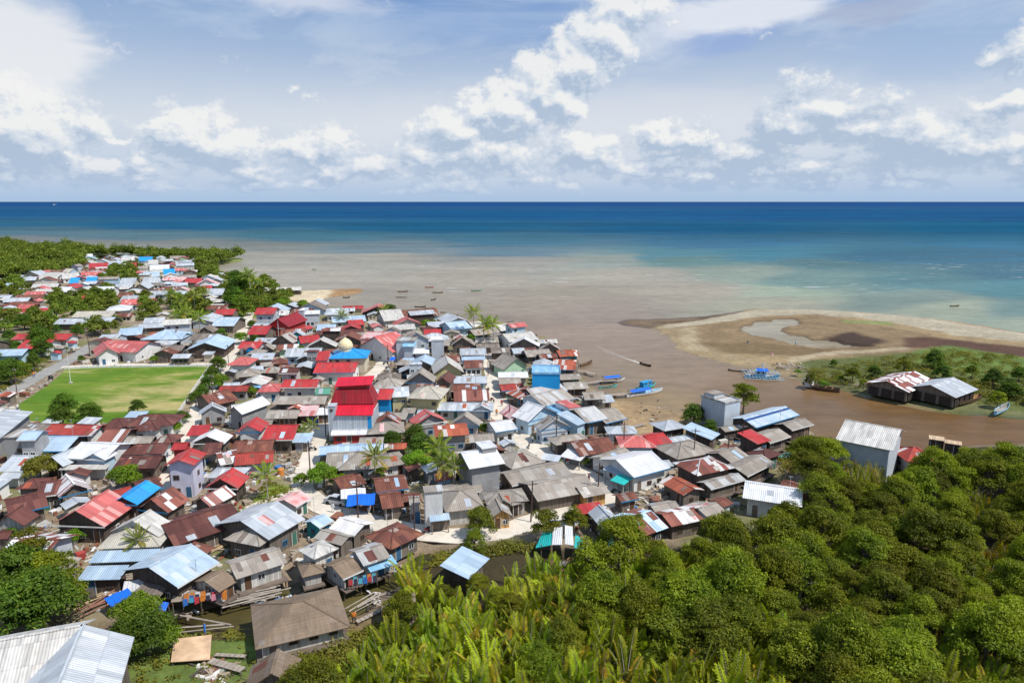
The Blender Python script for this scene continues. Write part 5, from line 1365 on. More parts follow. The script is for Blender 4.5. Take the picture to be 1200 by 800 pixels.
LM_MANG = leafmat('leaves_mangrove', (.096, .134, .004), (.200, .228, .008), (.29, .29, .016), .36, .34)
LM_BROAD = leafmat('leaves_broad', (.048, .105, .008), (.095, .175, .012), (.16, .22, .02), .3)
LM_BRIGHT = leafmat('leaves_bright', (.11, .22, .010), (.17, .28, .014), (.25, .32, .03), .35)
LM_FAR = leafmat('leaves_far', (.085, .14, .012), (.17, .225, .022), (.20, .20, .04), .3)
LM_NIPA = leafmat('fronds_nipa', (.17, .25, .010), (.34, .38, .016), (.50, .31, .035), .34, .32)
LM_COCO = leafmat('fronds_coconut', (.16, .24, .014), (.26, .31, .02), (.46, .34, .04), .35)
LM_GOLD = leafmat('leaves_golden', (.15, .155, .018), (.20, .19, .02), (.22, .16, .03), .3)
BARK = simple('bark_grey', (.19, .16, .13), .95, .3); BARKL = simple('bark_pale', (.40, .36, .31), .9, .2)

def leaves_mesh(name, clumps, n, size, mat_, seed, core=.35, up=.35):
    """leaf-sized rhombs spread over irregular clumps (centre, radii)"""
    g_ = np.random.default_rng(seed); cl = np.array(clumps); w = (cl[:, 3] * cl[:, 4] * cl[:, 5]) ** .667; w /= w.sum()
    k = g_.choice(len(cl), n, p=w); d = g_.normal(size=(n, 3)); d /= np.linalg.norm(d, axis=1)[:, None]
    d[:, 2] = np.where(d[:, 2] < -.3, -d[:, 2] * .6, d[:, 2])
    r = 1 - core * g_.random(n) ** 1.6; r *= 1 + .22 * np.sin(d[:, 0] * 9 + k * 1.7) * np.cos(d[:, 1] * 8 + k * 2) + .16 * np.clip(g_.normal(size=n) - .8, 0, 2)
    p = cl[k, :3] + d * cl[k, 3:6] * r[:, None]
    nrm = d * .8 + g_.normal(size=(n, 3)) * .55 + np.array([0, 0, up]); nrm /= np.linalg.norm(nrm, axis=1)[:, None]
    a = np.cross(nrm, g_.normal(size=(n, 3))); a /= np.linalg.norm(a, axis=1)[:, None]; b_ = np.cross(nrm, a)
    s = size * (.6 + .8 * g_.random(n))[:, None]
    V_ = np.stack([p - a * s, p - b_ * s * .5, p + a * s, p + b_ * s * .5], 1).reshape(-1, 3)
    me = bpy.data.meshes.new(name); F_ = np.arange(4 * n, dtype=np.int32)
    me.vertices.add(4 * n); me.vertices.foreach_set('co', V_.ravel()); me.loops.add(4 * n); me.loops.foreach_set('vertex_index', F_)
    me.polygons.add(n); me.polygons.foreach_set('loop_start', F_[::4].copy()); me.polygons.foreach_set('loop_total', np.full(n, 4, np.int32))
    ul = me.uv_layers.new(name='UVMap'); rr = g_.random(n); cr = g_.random(len(cl))[k]
    ul.data.foreach_set('uv', np.repeat(np.stack([rr, cr], 1), 4, 0).ravel().astype(np.float32))
    me.materials.append(mat_); me.update(); return me
def dome_clumps(R_, H_, z0, n, seed, rc=.42):
    g_ = random.Random(seed); out = []
    for i in range(n):
        f = math.sqrt((i + .5) / n); a = i * 2.4 + g_.uniform(-.4, .4); rr = R_ * f * g_.uniform(.72, .95)
        z = z0 + H_ * (1 - f ** 2.2) * g_.uniform(.7, 1.0) + g_.uniform(-.1, .25) * H_; q = R_ * rc * g_.uniform(.7, 1.25)
        out.append((rr * math.cos(a), rr * math.sin(a), z, q, q * g_.uniform(.8, 1.2), q * g_.uniform(.6, .85)))
    return out
def trunk_mesh(name, clumps, h, r, m, seed):
    g_ = random.Random(seed); mb = MB(); bend = [(0, 0, -.4), (g_.uniform(-.15, .15), g_.uniform(-.15, .15), h * .35), (g_.uniform(-.3, .3), g_.uniform(-.3, .3), h * .7)]
    mb.tube(bend, [r * 1.3, r, r * .7], 6)
    for c_ in clumps[:max(5, len(clumps) // 2)]:
        mb.tube([bend[1] if g_.random() < .5 else bend[2], ((bend[2][0] + c_[0]) / 2, (bend[2][1] + c_[1]) / 2, (bend[2][2] + c_[2]) / 2 + .1), (c_[0], c_[1], c_[2])], [r * .45, r * .3, r * .12], 4, cap=False)
    return mb.mesh(name, m)
TREES = {}
def tree_kind(key, R_, H_, z0, n, leaves, size, lm, variants, tr=.22, bark=None, rc=.42):
    L = []
    for v in range(variants):
        cl = dome_clumps(R_, H_, z0, n, 100 * v + len(key), rc)
        L.append((trunk_mesh(key + '_trunk', cl, z0 + H_ * .6, tr, bark or BARK, v), leaves_mesh(key + '_crown', cl, leaves, size, lm, 17 * v + 3)))
    TREES[key] = (L, R_, z0 + H_ * .5)
tree_kind('mangrove', 3.0, 3.1, 3.2, 40, 12000, .115, LM_MANG, 7, .14, rc=.30)
tree_kind('thick', 2.8, 3.4, .9, 26, 6000, .18, LM_BROAD, 3, .18, rc=.34)
tree_kind('broad', 3.2, 3.6, 1.9, 24, 6500, .19, LM_BROAD, 4, .24)
tree_kind('bright', 2.8, 2.2, 2.2, 16, 4500, .19, LM_BRIGHT, 2, .18)
tree_kind('golden', 2.8, 2.6, 2.2, 18, 5200, .18, LM_GOLD, 1, .18)
tree_kind('airy', 3.0, 4.4, 1.5, 30, 5200, .15, LM_MANG, 2, .16, rc=.3)
tree_kind('fartree', 3.0, 4.0, .8, 13, 1100, .42, LM_FAR, 5, .25, rc=.5)
tree_kind('bush', 1.3, 1.0, .3, 7, 900, .14, LM_BRIGHT, 3, .05, rc=.5)
def tree(key, x, y, s=1.0, name='tree', z=GZ, rnd=random, sz=None):
    L, R_, _ = TREES[key]; tm, cm = rnd.choice(L)
    r = empty(name, (x, y, z), rnd.uniform(0, 6.28)); r.scale = (s, s, sz or s)
    link_mesh('trunk', tm, r); link_mesh('crown', cm, r); return r
rv = random.Random(3)

# fronds
def frond(mb, base, az_, el0, length, droop, nl, ll, wl, rv_, ucol, twist=0.0):
    """pinnate leaf: arcing rachis with narrow leaflets on both sides"""
    p = Vector(base); d_ = Vector((math.cos(az_) * math.cos(el0), math.sin(az_) * math.cos(el0), math.sin(el0))); side = Vector((-math.sin(az_), math.cos(az_), 0))
    side = (side * math.cos(twist) + d_.cross(side) * math.sin(twist)).normalized()
    st_ = length / nl; pts = [p.copy()]
    for i in range(nl):
        f = i / (nl - 1); d_ = (d_ + Vector((0, 0, -droop * st_ * (.3 + 1.4 * f)))).normalized(); q = p + d_ * st_; up = side.cross(d_).normalized()
        if f > .12:
            l_ = ll * (1 - abs(f - .5) ** 2 * 2.2) * rv_.uniform(.85, 1.1)
            for s_ in (-1, 1):
                t_ = q + side * s_ * l_ * .8 + d_ * l_ * .55 + Vector((0, 0, -l_ * .28)) + up * .1
                mid = (q + t_) / 2 + Vector((0, 0, l_ * .10))
                w_ = d_ * wl; v_ = rv_.random()
                mb.face([q - w_ * .5, mid - w_ * .6, t_, mid + w_ * .6], [(ucol, v_)] * 4, 0)
        pts.append(q.copy()); p = q
    mb.tube(pts[::3] + [pts[-1]], [max(.012, .045 * (1 - i / (len(pts) / 3 + 1))) for i in range(len(pts[::3]) + 1)], 3, 1, False)
def nipa_mesh(seed):
    g_ = random.Random(seed); mb = MB(); n = g_.randrange(6, 10)
    for i in range(n):
        a = i * 2 * math.pi / n + g_.uniform(-.4, .4); l_ = g_.uniform(4.2, 6.8)
        frond(mb, (math.cos(a) * .25, math.sin(a) * .25, -.1), a, R(g_.uniform(56, 82)), l_, g_.uniform(.07, .15), 20, g_.uniform(.95, 1.3), .30, g_, g_.random() ** 1.1, g_.uniform(-.9, .9))
    return mb.mesh('nipa_fronds', [LM_NIPA, BARKL])
NIPA = [nipa_mesh(i) for i in range(8)]
def coco_parts(seed, hgt):
    g_ = random.Random(seed); mb = MB(); n = 18; top = Vector((g_.uniform(-.8, .8), g_.uniform(-.5, .5), hgt))
    for i in range(n):
        a = i * 2.4; el0 = R(70 - 95 * i / n)
        frond(mb, top, a, el0, g_.uniform(3.6, 4.5), .12, 16, 1.0, .26, g_, g_.random() * (.75 if i < n - 5 else 1.15), g_.uniform(-.2, .2))
    t_ = MB(); t_.tube([(0, 0, -.3), (top.x * .3, top.y * .3, hgt * .4), (top.x * .7, top.y * .7, hgt * .75), tuple(top)], [.24, .17, .14, .13], 7)
    nuts = MB()
    for i in range(7):
        a = i * .9; c_ = top + Vector((math.cos(a) * .28, math.sin(a) * .28, -.3))
        ring = [[c_ + Vector((.13 * math.cos(b) * math.cos(e), .13 * math.sin(b) * math.cos(e), .16 * math.sin(e))) for b in [k * math.pi / 3 for k in range(6)]] for e in (-1.2, -.4, .4, 1.2)]
        for j in range(3):
            for k in range(6): nuts.face([ring[j][k], ring[j][(k + 1) % 6], ring[j + 1][(k + 1) % 6], ring[j + 1][k]])
    return t_.mesh('palm_trunk', BARKL), mb.mesh('palm_fronds', [LM_COCO, BARKL]), nuts.mesh('coconuts', simple('coconut_husk', (.16, .15, .04), .8))
COCO = [coco_parts(1, 8.0), coco_parts(2, 9.5), coco_parts(5, 6.5)]
def coconut(px, py, s=1.0, v=0, label=None):
    """px, py: where the crown shows"""
    s *= .72 if py > 400 else .9; hgt = (8.0, 9.5, 6.5)[v] * s; x, y = at(px, py, GZ + hgt); r = empty('coconut_palm', (x, y, GZ), rv.uniform(0, 6.28), s)
    for nm, me_ in zip(('trunk', 'fronds', 'coconuts'), COCO[v]): link_mesh(nm, me_, r)
    r['px'] = 0; del r['px']
    return r
TAGGED = []     # (root, words, category, group) labelled once everything stands
def place_tree(px, py, rpx, key='broad', name='tree', words=None):
    L, R_, zc = TREES[key]
    s = 1.0
    for _ in range(4):
        x, y = at(px, py, GZ + zc * s); f = proj(x, y, GZ + zc * s)[2]; s = rpx * f / 800 / R_
    r = tree(key, x, y, s, name, rnd=rv); TAGGED.append((r, words or {'broad': 'leafy dark green tree', 'thick': 'dense green tree leafy to the ground', 'bright': 'bright green tree', 'golden': 'round yellow-green tree', 'airy': 'loose airy green tree', 'bush': 'low green bush', 'fartree': 'distant green tree'}[key], 'bush' if key == 'bush' else 'tree'))
    occ_rect(x, y, 1, 1, 0); return r
for a in [(75, 474, 14, 'broad'), (73, 488, 12, 'broad'), (104, 482, 13, 'broad'), (161, 476, 8.5, 'broad'), (46, 545, 17, 'golden'), (145, 556, 18, 'bright'), (88, 558, 9, 'bright'), (379, 553, 17, 'bright'), (397, 562, 10, 'bright'), (353, 560, 9, 'bright'),
          (486, 508, 13, 'broad'), (492, 522, 15, 'broad'), (488, 538, 15, 'bright'), (514, 532, 13, 'broad'), (459, 512, 10, 'broad'), (444, 556, 11, 'airy'), (872, 462, 18, 'airy'), (814, 484, 12, 'broad'), (833, 484, 9, 'broad'), (832, 500, 9, 'broad'),
          (562, 608, 19, 'airy'), (556, 632, 15, 'airy'), (213, 487, 8, 'broad'), (205, 499, 8, 'bright'), (255, 425, 9, 'broad'), (249, 436, 9, 'broad'), (244, 447, 9, 'broad'), (236, 459, 8, 'broad'), (228, 464, 7, 'broad'), (259, 444, 9, 'bright'),
          (12, 628, 10, 'broad'), (89, 626, 10, 'bright'), (33, 645, 26, 'airy'), (60, 668, 30, 'airy'), (20, 672, 34, 'broad'), (48, 700, 36, 'broad'), (6, 715, 34, 'broad'), (75, 690, 22, 'airy'), (160, 712, 24, 'bright'), (172, 738, 28, 'broad'), (148, 740, 20, 'broad'), (186, 742, 20, 'bright'),
          (190, 618, 6, 'golden'), (286, 329, 9, 'fartree'), (276, 326, 10, 'broad'), (279, 334, 13, 'broad'), (274, 347, 11, 'broad'), (283, 352, 9, 'bright'), (284, 366, 4, 'airy'), (50, 395, 13, 'broad'), (42, 404, 9, 'broad'), (12, 436, 13, 'broad'), (28, 430, 9, 'bright'), (95, 420, 4, 'broad'), (180, 420, 5, 'bright'),
          (28, 375, 10, 'broad'), (330, 355, 8, 'bright'), (355, 356, 7, 'bright'), (282, 394, 8, 'bright'), (295, 379, 5, 'broad'), (352, 409, 6, 'bright'), (551, 396, 7, 'bright'), (458, 365, 9, 'broad'), (499, 378, 6, 'bright'), (294, 457, 7, 'bright'), (256, 449, 6, 'bright'),
          (568, 501, 8, 'bright'), (575, 500, 5, 'bright'), (653, 543, 7, 'bright'), (684, 538, 7, 'broad'), (640, 612, 20, 'airy'), (672, 607, 16, 'airy'), (746, 616, 14, 'airy'), (820, 590, 5, 'bright'), (890, 576, 9, 'airy'),
          (977, 422, 7, 'thick'), (1000, 433, 16, 'airy'), (1025, 432, 13, 'thick'), (1060, 425, 16, 'airy'), (1095, 418, 18, 'thick'), (1105, 432, 16, 'thick'), (1080, 440, 13, 'airy'), (1140, 430, 14, 'airy'), (1165, 440, 18, 'thick'), (1185, 452, 20, 'thick'), (1170, 462, 15, 'airy'), (1195, 434, 14, 'thick'),
          (950, 440, 12, 'airy'), (965, 446, 10, 'bush'), (1012, 446, 10, 'airy'), (1045, 442, 9, 'bush'), (1125, 444, 11, 'airy'), (1225, 460, 22, 'thick'), (1250, 440, 20, 'thick'), (935, 432, 7, 'bush'), (985, 440, 8, 'bush')]:
    place_tree(*(a if a[0] < 930 else (a[0], a[1] + 3, a[2] * .62, a[3])))
for px, py, s, v in [(438, 534, 1.0, 0), (312, 556, .8, 0), (160, 632, .75, 2), (522, 541, 1.0, 0), (531, 548, .9, 0), (511, 524, 1.0, 1), (566, 380, 1.0, 0), (579, 379, 1.0, 1), (572, 384, .8, 0), (293, 323, 1.4, 1), (303, 332, 1.0, 0), (309, 331, 1.0, 0), (226, 346, 1.1, 0), (219, 366, 1.0, 0), (232, 372, 1.0, 1), (209, 370, .9, 0),
                     (240, 344, 1.0, 0), (212, 352, .9, 1), (400, 366 + 3, .8, 2), (450, 364, .9, 2), (200, 345, 1.0, 0), (556, 366, 1.1, 1), (364, 500, .7, 2), (352, 505, .6, 2)]:
    r = coconut(px, py, s, v); TAGGED.append((r, 'coconut palm with drooping fronds', 'palm tree'))
# trees between the far houses, one by one
for gi_, g_ in enumerate(GREENW[:14]):
    if gi_ in (0, 10): continue
    lo2, hi2 = g_.min(0), g_.max(0); n = 0
    for _ in range(900):
        x, y = rv.uniform(lo2[0], hi2[0]), rv.uniform(lo2[1], hi2[1])
        if not inside(np.array([[x, y]]), g_)[0]: continue
        px_, py_, _f = proj(x, y, GZ)
        if px_ < -40 or px_ > 1240: continue
        if occ_rect(x, y, 5.0, 5.0, 0, test=True) > 1.9 or occ_rect(x, y, .6, .6, 0, test=True) == 1.0 and OCC[int((y - OY) / OS), int((x - OX) / OS)] == 3: continue
        if any((x - q[0]) ** 2 + (y - q[1]) ** 2 < (46 if gi_ not in (0, 10) else 150) for q in getattr(tree, 'pts', [])): continue
        tree.pts = getattr(tree, 'pts', []) + [(x, y)]
        near = y < 250
        r = tree('bush' if near and rv.random() < .5 else ('broad' if near else 'fartree'), x, y, rv.uniform(.55, 1.1) * (1.0 if near else 1.15), 'tree', rnd=rv)
        n += 1; TAGGED.append((r, rv.choice(['rounded green tree', 'dense dark green tree', 'pale green spreading tree']), 'tree')) if gi_ not in (0, 10) else tag(r, 'rounded tree in the green belt behind the far houses', 'tree', 'trees of the shoreline green belt')
# single trees scattered through the far quarter
k = 0
for _ in range(6000):
    x, y = rv.uniform(lo_[0], 20), rv.uniform(210, hi_[1])
    px_, py_, _f = proj(x, y, GZ)
    if px_ < -20 or px_ > 640 or not inside(np.array([[x, y]]), VILL)[0]: continue
    if occ_rect(x, y, 3.4, 3.4, 0, test=True) > 0: continue
    if px_ > 300 and rv.random() < .75: continue
    occ_rect(x, y, 5, 5, 0, val=3); k += 1
    r = tree('fartree' if y > 260 else 'broad', x, y, rv.uniform(.4, .8), 'tree', rnd=rv); TAGGED.append((r, rv.choice(['small green tree', 'dense dark green tree', 'pale green tree']), 'tree'))
    if k >= 60: break
# the wood on the far point, one mass
cl = []
WOOD = world_poly([(-90, 286), (0, 291), (60, 294), (120, 298), (200, 301), (284, 303), (262, 309), (238, 312), (215, 306), (150, 302), (98, 303), (98, 316), (60, 321), (0, 328), (-90, 334)], GZ)
lo2, hi2 = WOOD.min(0), WOOD.max(0); pts = np.stack([rng.uniform(lo2[0], hi2[0], 12000), rng.uniform(lo2[1], hi2[1], 12000)], 1); pts = pts[inside(pts, WOOD)][:2300]
for x, y in pts:
    s = rng.uniform(.7, 1.5); hgt = 3.2 + 3.5 * vnoise(np.array([[x, y]]), 40, 4)[0] + rng.uniform(0, 2.5) * (rng.random() < .2)
    cl.append((x, y, GZ + hgt * s * .8, 3.2 * s, 3.2 * s, hgt * s * .55)); 
me_ = leaves_mesh('shore_wood', cl, 330000, .75, LM_FAR, 5, .5); o = link_mesh('shore_wood', me_); tag(o, 'low dense wood covering the point beyond the village', 'wood', kind='stuff')

# ------------------------------------------------------------------ mangrove forest and nipa palms in front
TOPZ = GZ + 5.5
FOREST = world_poly([(590, 720), (596, 670), (606, 645), (618, 640), (634, 662), (684, 660), (706, 636), (745, 626), (800, 622), (850, 612), (892, 606), (930, 592), (960, 600), (958, 570), (926, 556), (930, 540), (965, 520), (985, 530), (1000, 560), (1060, 556), (1110, 546), (1150, 530), (1200, 526), (1420, 516), (1420, 940), (560, 960), (380, 960), (360, 800), (392, 770), (480, 742), (500, 700)], TOPZ)
NIPAZ = world_poly([(470, 690), (490, 655), (530, 645), (590, 650), (640, 668), (700, 672), (740, 668), (772, 684), (742, 700), (705, 708), (708, 726), (752, 742), (800, 752), (860, 748), (920, 765), (960, 790), (960, 830), (880, 960), (500, 960), (380, 960), (372, 800), (420, 760), (462, 735)], GZ + 3)
NIPA2 = [world_poly(p_, GZ + 3) for p_ in ([(985, 545), (1035, 552), (1040, 575), (1000, 572)], [(1120, 640), (1185, 632), (1190, 680), (1130, 690)], [(780, 645), (820, 650), (815, 662), (785, 660)], [(860, 720), (905, 718), (905, 750), (870, 750)], [(730, 590 + 60), (752, 648), (756, 662), (734, 664)], [(820, 690), (850, 686), (856, 706), (828, 710)], [(1000, 700), (1026, 696), (1030, 716), (1004, 720)], [(900, 690), (930, 688), (932, 702), (902, 704)], [(960, 745), (1000, 742), (1004, 765), (964, 768)], [(1120, 585), (1160, 580), (1164, 596), (1124, 600)], [(915, 640), (950, 640), (950, 652), (920, 655)], [(1060, 760), (1100, 745), (1200, 790), (1200, 830), (1060, 830)])]
BARE = [(h['x'], h['y'] - (1.6 if h['label'] and 'lone' in h['label'] else 0), max(h['L'], h['W']) / 2 + 2.0 + (2.0 if h['label'] and 'lone' in h['label'] else 0)) for h in ALLH + houses] + [(hall['x'], hall['y'], 9)]
def clear(x, y, k=1.0): return all((x - a) ** 2 + (y - b) ** 2 > (c * k) ** 2 for a, b, c in BARE)
# the teal and white shelter at the forest edge
SHEL = at(657, 648, GZ); BARE.append((SHEL[0], SHEL[1], 5.5))
def poisson(poly, dmin, ntry, seed, cond=None):
    g_ = random.Random(seed); lo2, hi2 = poly.min(0), poly.max(0); cell = {}; out = []
    cand = np.stack([np.random.default_rng(seed).uniform(lo2[0], hi2[0], ntry), np.random.default_rng(seed + 1).uniform(lo2[1], hi2[1], ntry)], 1); cand = cand[inside(cand, poly)]
    for x, y in cand:
        ci, cj = int(x // dmin), int(y // dmin); ok = True
        for i in range(ci - 1, ci + 2):
            for j in range(cj - 1, cj + 2):
                for (a, b) in cell.get((i, j), ()):
                    if (a - x) ** 2 + (b - y) ** 2 < dmin * dmin: ok = False; break
                if not ok: break
            if not ok: break
        if ok and (cond is None or cond(x, y)): cell.setdefault((ci, cj), []).append((x, y)); out.append((float(x), float(y)))
    return out
def in_nipa(x, y): return inside(np.array([[x, y]]), NIPAZ)[0] or any(inside(np.array([[x, y]]), p_)[0] for p_ in NIPA2)
def land_ok(x, y):
    q = np.array([[x, y]]); return sdist(q, LAND)[0] > 1.0 and sdist(q, CREEK)[0] < -1.0
roadP = world_poly([(352, 566), (430, 603), (520, 621), (610, 609), (640, 598), (745, 570), (790, 560), (790, 574), (745, 586), (640, 612), (610, 624), (572, 635), (520, 637), (430, 619), (350, 590)], GZ)
FPTS = poisson(FOREST, 3.55, 22000, 4, lambda x, y: not in_nipa(x, y) and clear(x, y) and land_ok(x, y) and not inside(np.array([[x, y]]), roadP)[0])
LONE = []
# lone mangroves standing among the nipa palms
for px, py in [(585, 690), (600, 700), (690, 715), (705, 722), (735, 700), (560, 668), (660, 745), (520, 690), (760, 706), (640, 690), (470, 715), (800, 790), (630, 770)]:
    x, y = at(px, py, GZ + 3.5); LONE.append((x, y))
FPTS.sort(key=lambda p: p[0] ** 2 + p[1] ** 2)
inview = [p for p in FPTS if -60 < proj(p[0], p[1], TOPZ)[0] < 1300 and proj(p[0], p[1], GZ + 7)[1] < 860]
print('MANGROVES', len(inview))
mang_extra = inview[280:]
for x, y in LONE + inview[:280]:
    s = rv.uniform(.72, 1.25) * (.68 if (x, y) in LONE else 1); k_ = 'airy' if rv.random() < .10 else 'mangrove'
    r = tree(k_, x, y, s * (1 if k_ == 'mangrove' else .95), 'mangrove', GZ, rv, s * rv.uniform(.8, 1.2))
    tag(r, 'rounded dark green mangrove tree in the dense forest at the lower right', 'mangrove', 'mangrove trees of the foreground forest')
if mang_extra:
    cl = []
    for x, y in mang_extra:
        for c_ in dome_clumps(2.9, 2.3, 4.3, 9, rv.randrange(999)): cl.append((x + c_[0], y + c_[1], GZ + c_[2], c_[3] * 1.1, c_[4] * 1.1, c_[5] * 1.1))
    me_ = leaves_mesh('mangrove_thicket', cl, 1500 * len(mang_extra), .30, LM_MANG, 8); o = link_mesh('mangrove_thicket', me_); tag(o, 'farther mangrove thicket merging along the river', 'thicket', kind='stuff')
NP = poisson(NIPAZ, 1.62, 16000, 9, lambda x, y: clear(x, y, .9) and land_ok(x, y))
NP += [p for q in NIPA2 for p in poisson(q, 2.0, 700, 12, lambda x, y: clear(x, y) and land_ok(x, y))]
NP = [p for p in NP if -40 < proj(p[0], p[1], GZ + 4)[0] < 1240 and proj(p[0], p[1], GZ + 6)[1] < 850]
NP.sort(key=lambda p: p[0] ** 2 + p[1] ** 2); print('NIPA', len(NP))
def place_nipa(x, y):
    o = link_mesh('nipa_palm', rv.choice(NIPA)); o.location = (x, y, GZ - .1); o.rotation_euler = (0, 0, rv.uniform(0, 6.28)); s = rv.uniform(.48, .86); o.scale = (s, s, s * rv.uniform(.85, 1.1))
    return tag(o, 'nipa palm with upright yellow-green fronds in the swamp at the lower centre', 'palm', 'nipa palms of the foreground swamp')
for x, y in NP[:298]: place_nipa(x, y)
if len(NP) > 298:
    vs, fs, uvs, mis = [], [], [], []; b0 = 0; acc_v = []
    mb = MB()
    for x, y in NP[298:]:
        g_ = random.Random(int(x * 100 + y)); 
        for i in range(5):
            a = g_.uniform(0, 6.28); frond(mb, (x, y, GZ), a, R(g_.uniform(58, 82)), g_.uniform(3.2, 5.4), g_.uniform(.05, .1), 12, 1.0, .26, g_, g_.random() ** .8, g_.uniform(-.9, .9))
    o = mb.build('nipa_thicket', [LM_NIPA, BARKL]); tag(o, 'remaining mass of nipa fronds merging behind the nearer palms', 'thicket', kind='stuff')
# bare pale dead trees
def dead_tree(px, py, s):
    x, y = at(px, py, GZ + 6); g_ = random.Random(px); mb = MB(); r = empty('dead_tree', (x, y, GZ))
    mb.tube([(0, 0, 0), (.2, .1, 3.5), (.1, .2, 5.2 * s)], [.2, .14, .1], 6); mb.build('trunk', BARKL, r); mb = MB()
    for i in range(11):
        a = g_.uniform(0, 6.28); l_ = g_.uniform(1.2, 2.8) * s; z = g_.uniform(3.8, 5.2) * s; e_ = Vector((math.cos(a) * l_, math.sin(a) * l_, g_.uniform(.6, 1.8))); b_ = Vector((.1, .2, z)); m_ = b_ + e_ * .5 + Vector((0, 0, .2))
        mb.tube([b_, m_, b_ + e_], [.07, .05, .02], 4, cap=False)
        for j in range(4): q = m_ + e_ * g_.uniform(-.2, .4); mb.tube([q, q + Vector((g_.uniform(-.7, .7), g_.uniform(-.7, .7), g_.uniform(.1, .7)))], [.03, .01], 3, cap=False)
    mb.build('branch', BARKL, r); TAGGED.append((r, 'bare pale dead tree', 'dead tree'))
for a in [(940, 664, .8), (1145, 708, .65), (1045, 735, .6)]: dead_tree(*a)
# undergrowth and grass tufts around the creek, meadow and far bank: countless, one object
pts_ = []
def tuft_zone(pxs, n, z, smin, smax):
    g_ = world_poly(pxs, z); lo2, hi2 = g_.min(0), g_.max(0); q = np.stack([rng.uniform(lo2[0], hi2[0], n * 3), rng.uniform(lo2[1], hi2[1], n * 3)], 1); q = q[inside(q, g_)][:n]
    q = q[(sdist(q, CREEK) < -.6)]
    for x, y in q:
        if not clear(x, y, .75): continue
        s = rng.uniform(smin, smax); pts_.append((x, y, z + s * .25, s, s, s * .6))
tuft_zone([(150, 780), (230, 742), (330, 730), (345, 790), (300, 830), (180, 840)], 110, GZ, .25, .7)
tuft_zone([(330, 760), (430, 735), (470, 700), (490, 740), (420, 800), (350, 830)], 300, GZ, .5, 1.3)
tuft_zone([(190, 742), (330, 726), (330, 735), (200, 752)], 60, GZ, .3, .6)
tuft_zone([(250, 612), (285, 595), (315, 562), (345, 572), (330, 590), (300, 606)], 160, GZ, .2, .6)
tuft_zone([(930, 436), (1040, 420), (1100, 408), (1300, 432), (1300, 480), (1160, 474), (1040, 460), (960, 450)], 700, .8, .5, 1.6)
tuft_zone([(800, 470), (850, 492), (835, 510), (800, 508)], 60, GZ, .4, 1.0)
tuft_zone([(900, 535), (925, 520), (930, 545), (915, 555)], 50, GZ, .4, 1.0)
tuft_zone([(285, 345), (330, 345), (360, 360), (300, 372)], 160, GZ, .5, 1.5)
tuft_zone([(-40, 452), (40, 418), (60, 425), (20, 452), (-40, 475)], 120, GZ, .4, 1.4)
tuft_zone([(490, 652), (600, 640), (700, 636), (640, 646), (560, 656), (500, 664)], 110, GZ, .5, 1.4)
me_ = leaves_mesh('undergrowth', pts_, 60 * len(pts_), .17, LM_GOLD, 77); o = link_mesh('undergrowth', me_); tag(o, 'grass tufts and low undergrowth along the banks', 'undergrowth', kind='stuff')
# ------------------------------------------------------------------ boats
BM = {k: simple('boat_' + k, c, .55, .2, 1.5) for k, c in {'white': (.66, .68, .68), 'blue': (.03, .28, .55), 'teal': (.10, .50, .48), 'brown': (.14, .09, .06), 'red': (.38, .10, .06), 'green': (.10, .38, .22), 'grey': (.34, .33, .31), 'sky': (.30, .55, .72), 'wood': (.42, .24, .10), 'dark': (.05, .045, .04)}.items()}
def hull_mb(L, B, H, sheer=.5, transom=.35, thick=.06):
    """open plank hull: x along the boat, pointed bow at +x"""
    mb = MB(); n = 12; ring = []
    for i in range(n + 1):
        f = i / n; x = -L / 2 + L * f
        w = B / 2 * (transom + (1 - transom) * math.sin(min(1, f / .45) * math.pi / 2)) * (1 if f < .55 else max(.03, 1 - ((f - .55) / .45) ** 1.9))
        top = H + sheer * (abs(f - .42) / .58) ** 2.2; bot = .0 + .75 * H * max(0, (f - .78) / .22) ** 2
        ring.append([(x, -w, top), (x, -w * .82, bot + H * .38), (x, -w * .38, bot + .02), (x, 0, bot), (x, w * .38, bot + .02), (x, w * .82, bot + H * .38), (x, w, top)])
    for i in range(n):
        for k in range(6): mb.quad(ring[i][k], ring[i + 1][k], ring[i + 1][k + 1], ring[i][k + 1], 0)
        # inner floor
        a, b = ring[i], ring[i + 1]; zi = H * .45
        def inn(r_): return [(r_[0][0], r_[0][1] * .86, r_[0][2] - .02), (r_[0][0], r_[0][1] * .72, max(zi, r_[3][2] + .05)), (r_[6][0], r_[6][1] * .72, max(zi, r_[3][2] + .05)), (r_[6][0], r_[6][1] * .86, r_[6][2] - .02)]
        ia, ib = inn(a), inn(b)
        for k in range(3): mb.quad(ia[k + 1], ib[k + 1], ib[k], ia[k], 1)
        mb.quad(a[0], ia[0], ib[0], b[0], 0); mb.quad(a[6], b[6], ib[3], ia[3], 0)
    mb.face([ring[0][k] for k in range(7)], None, 0)
    return mb
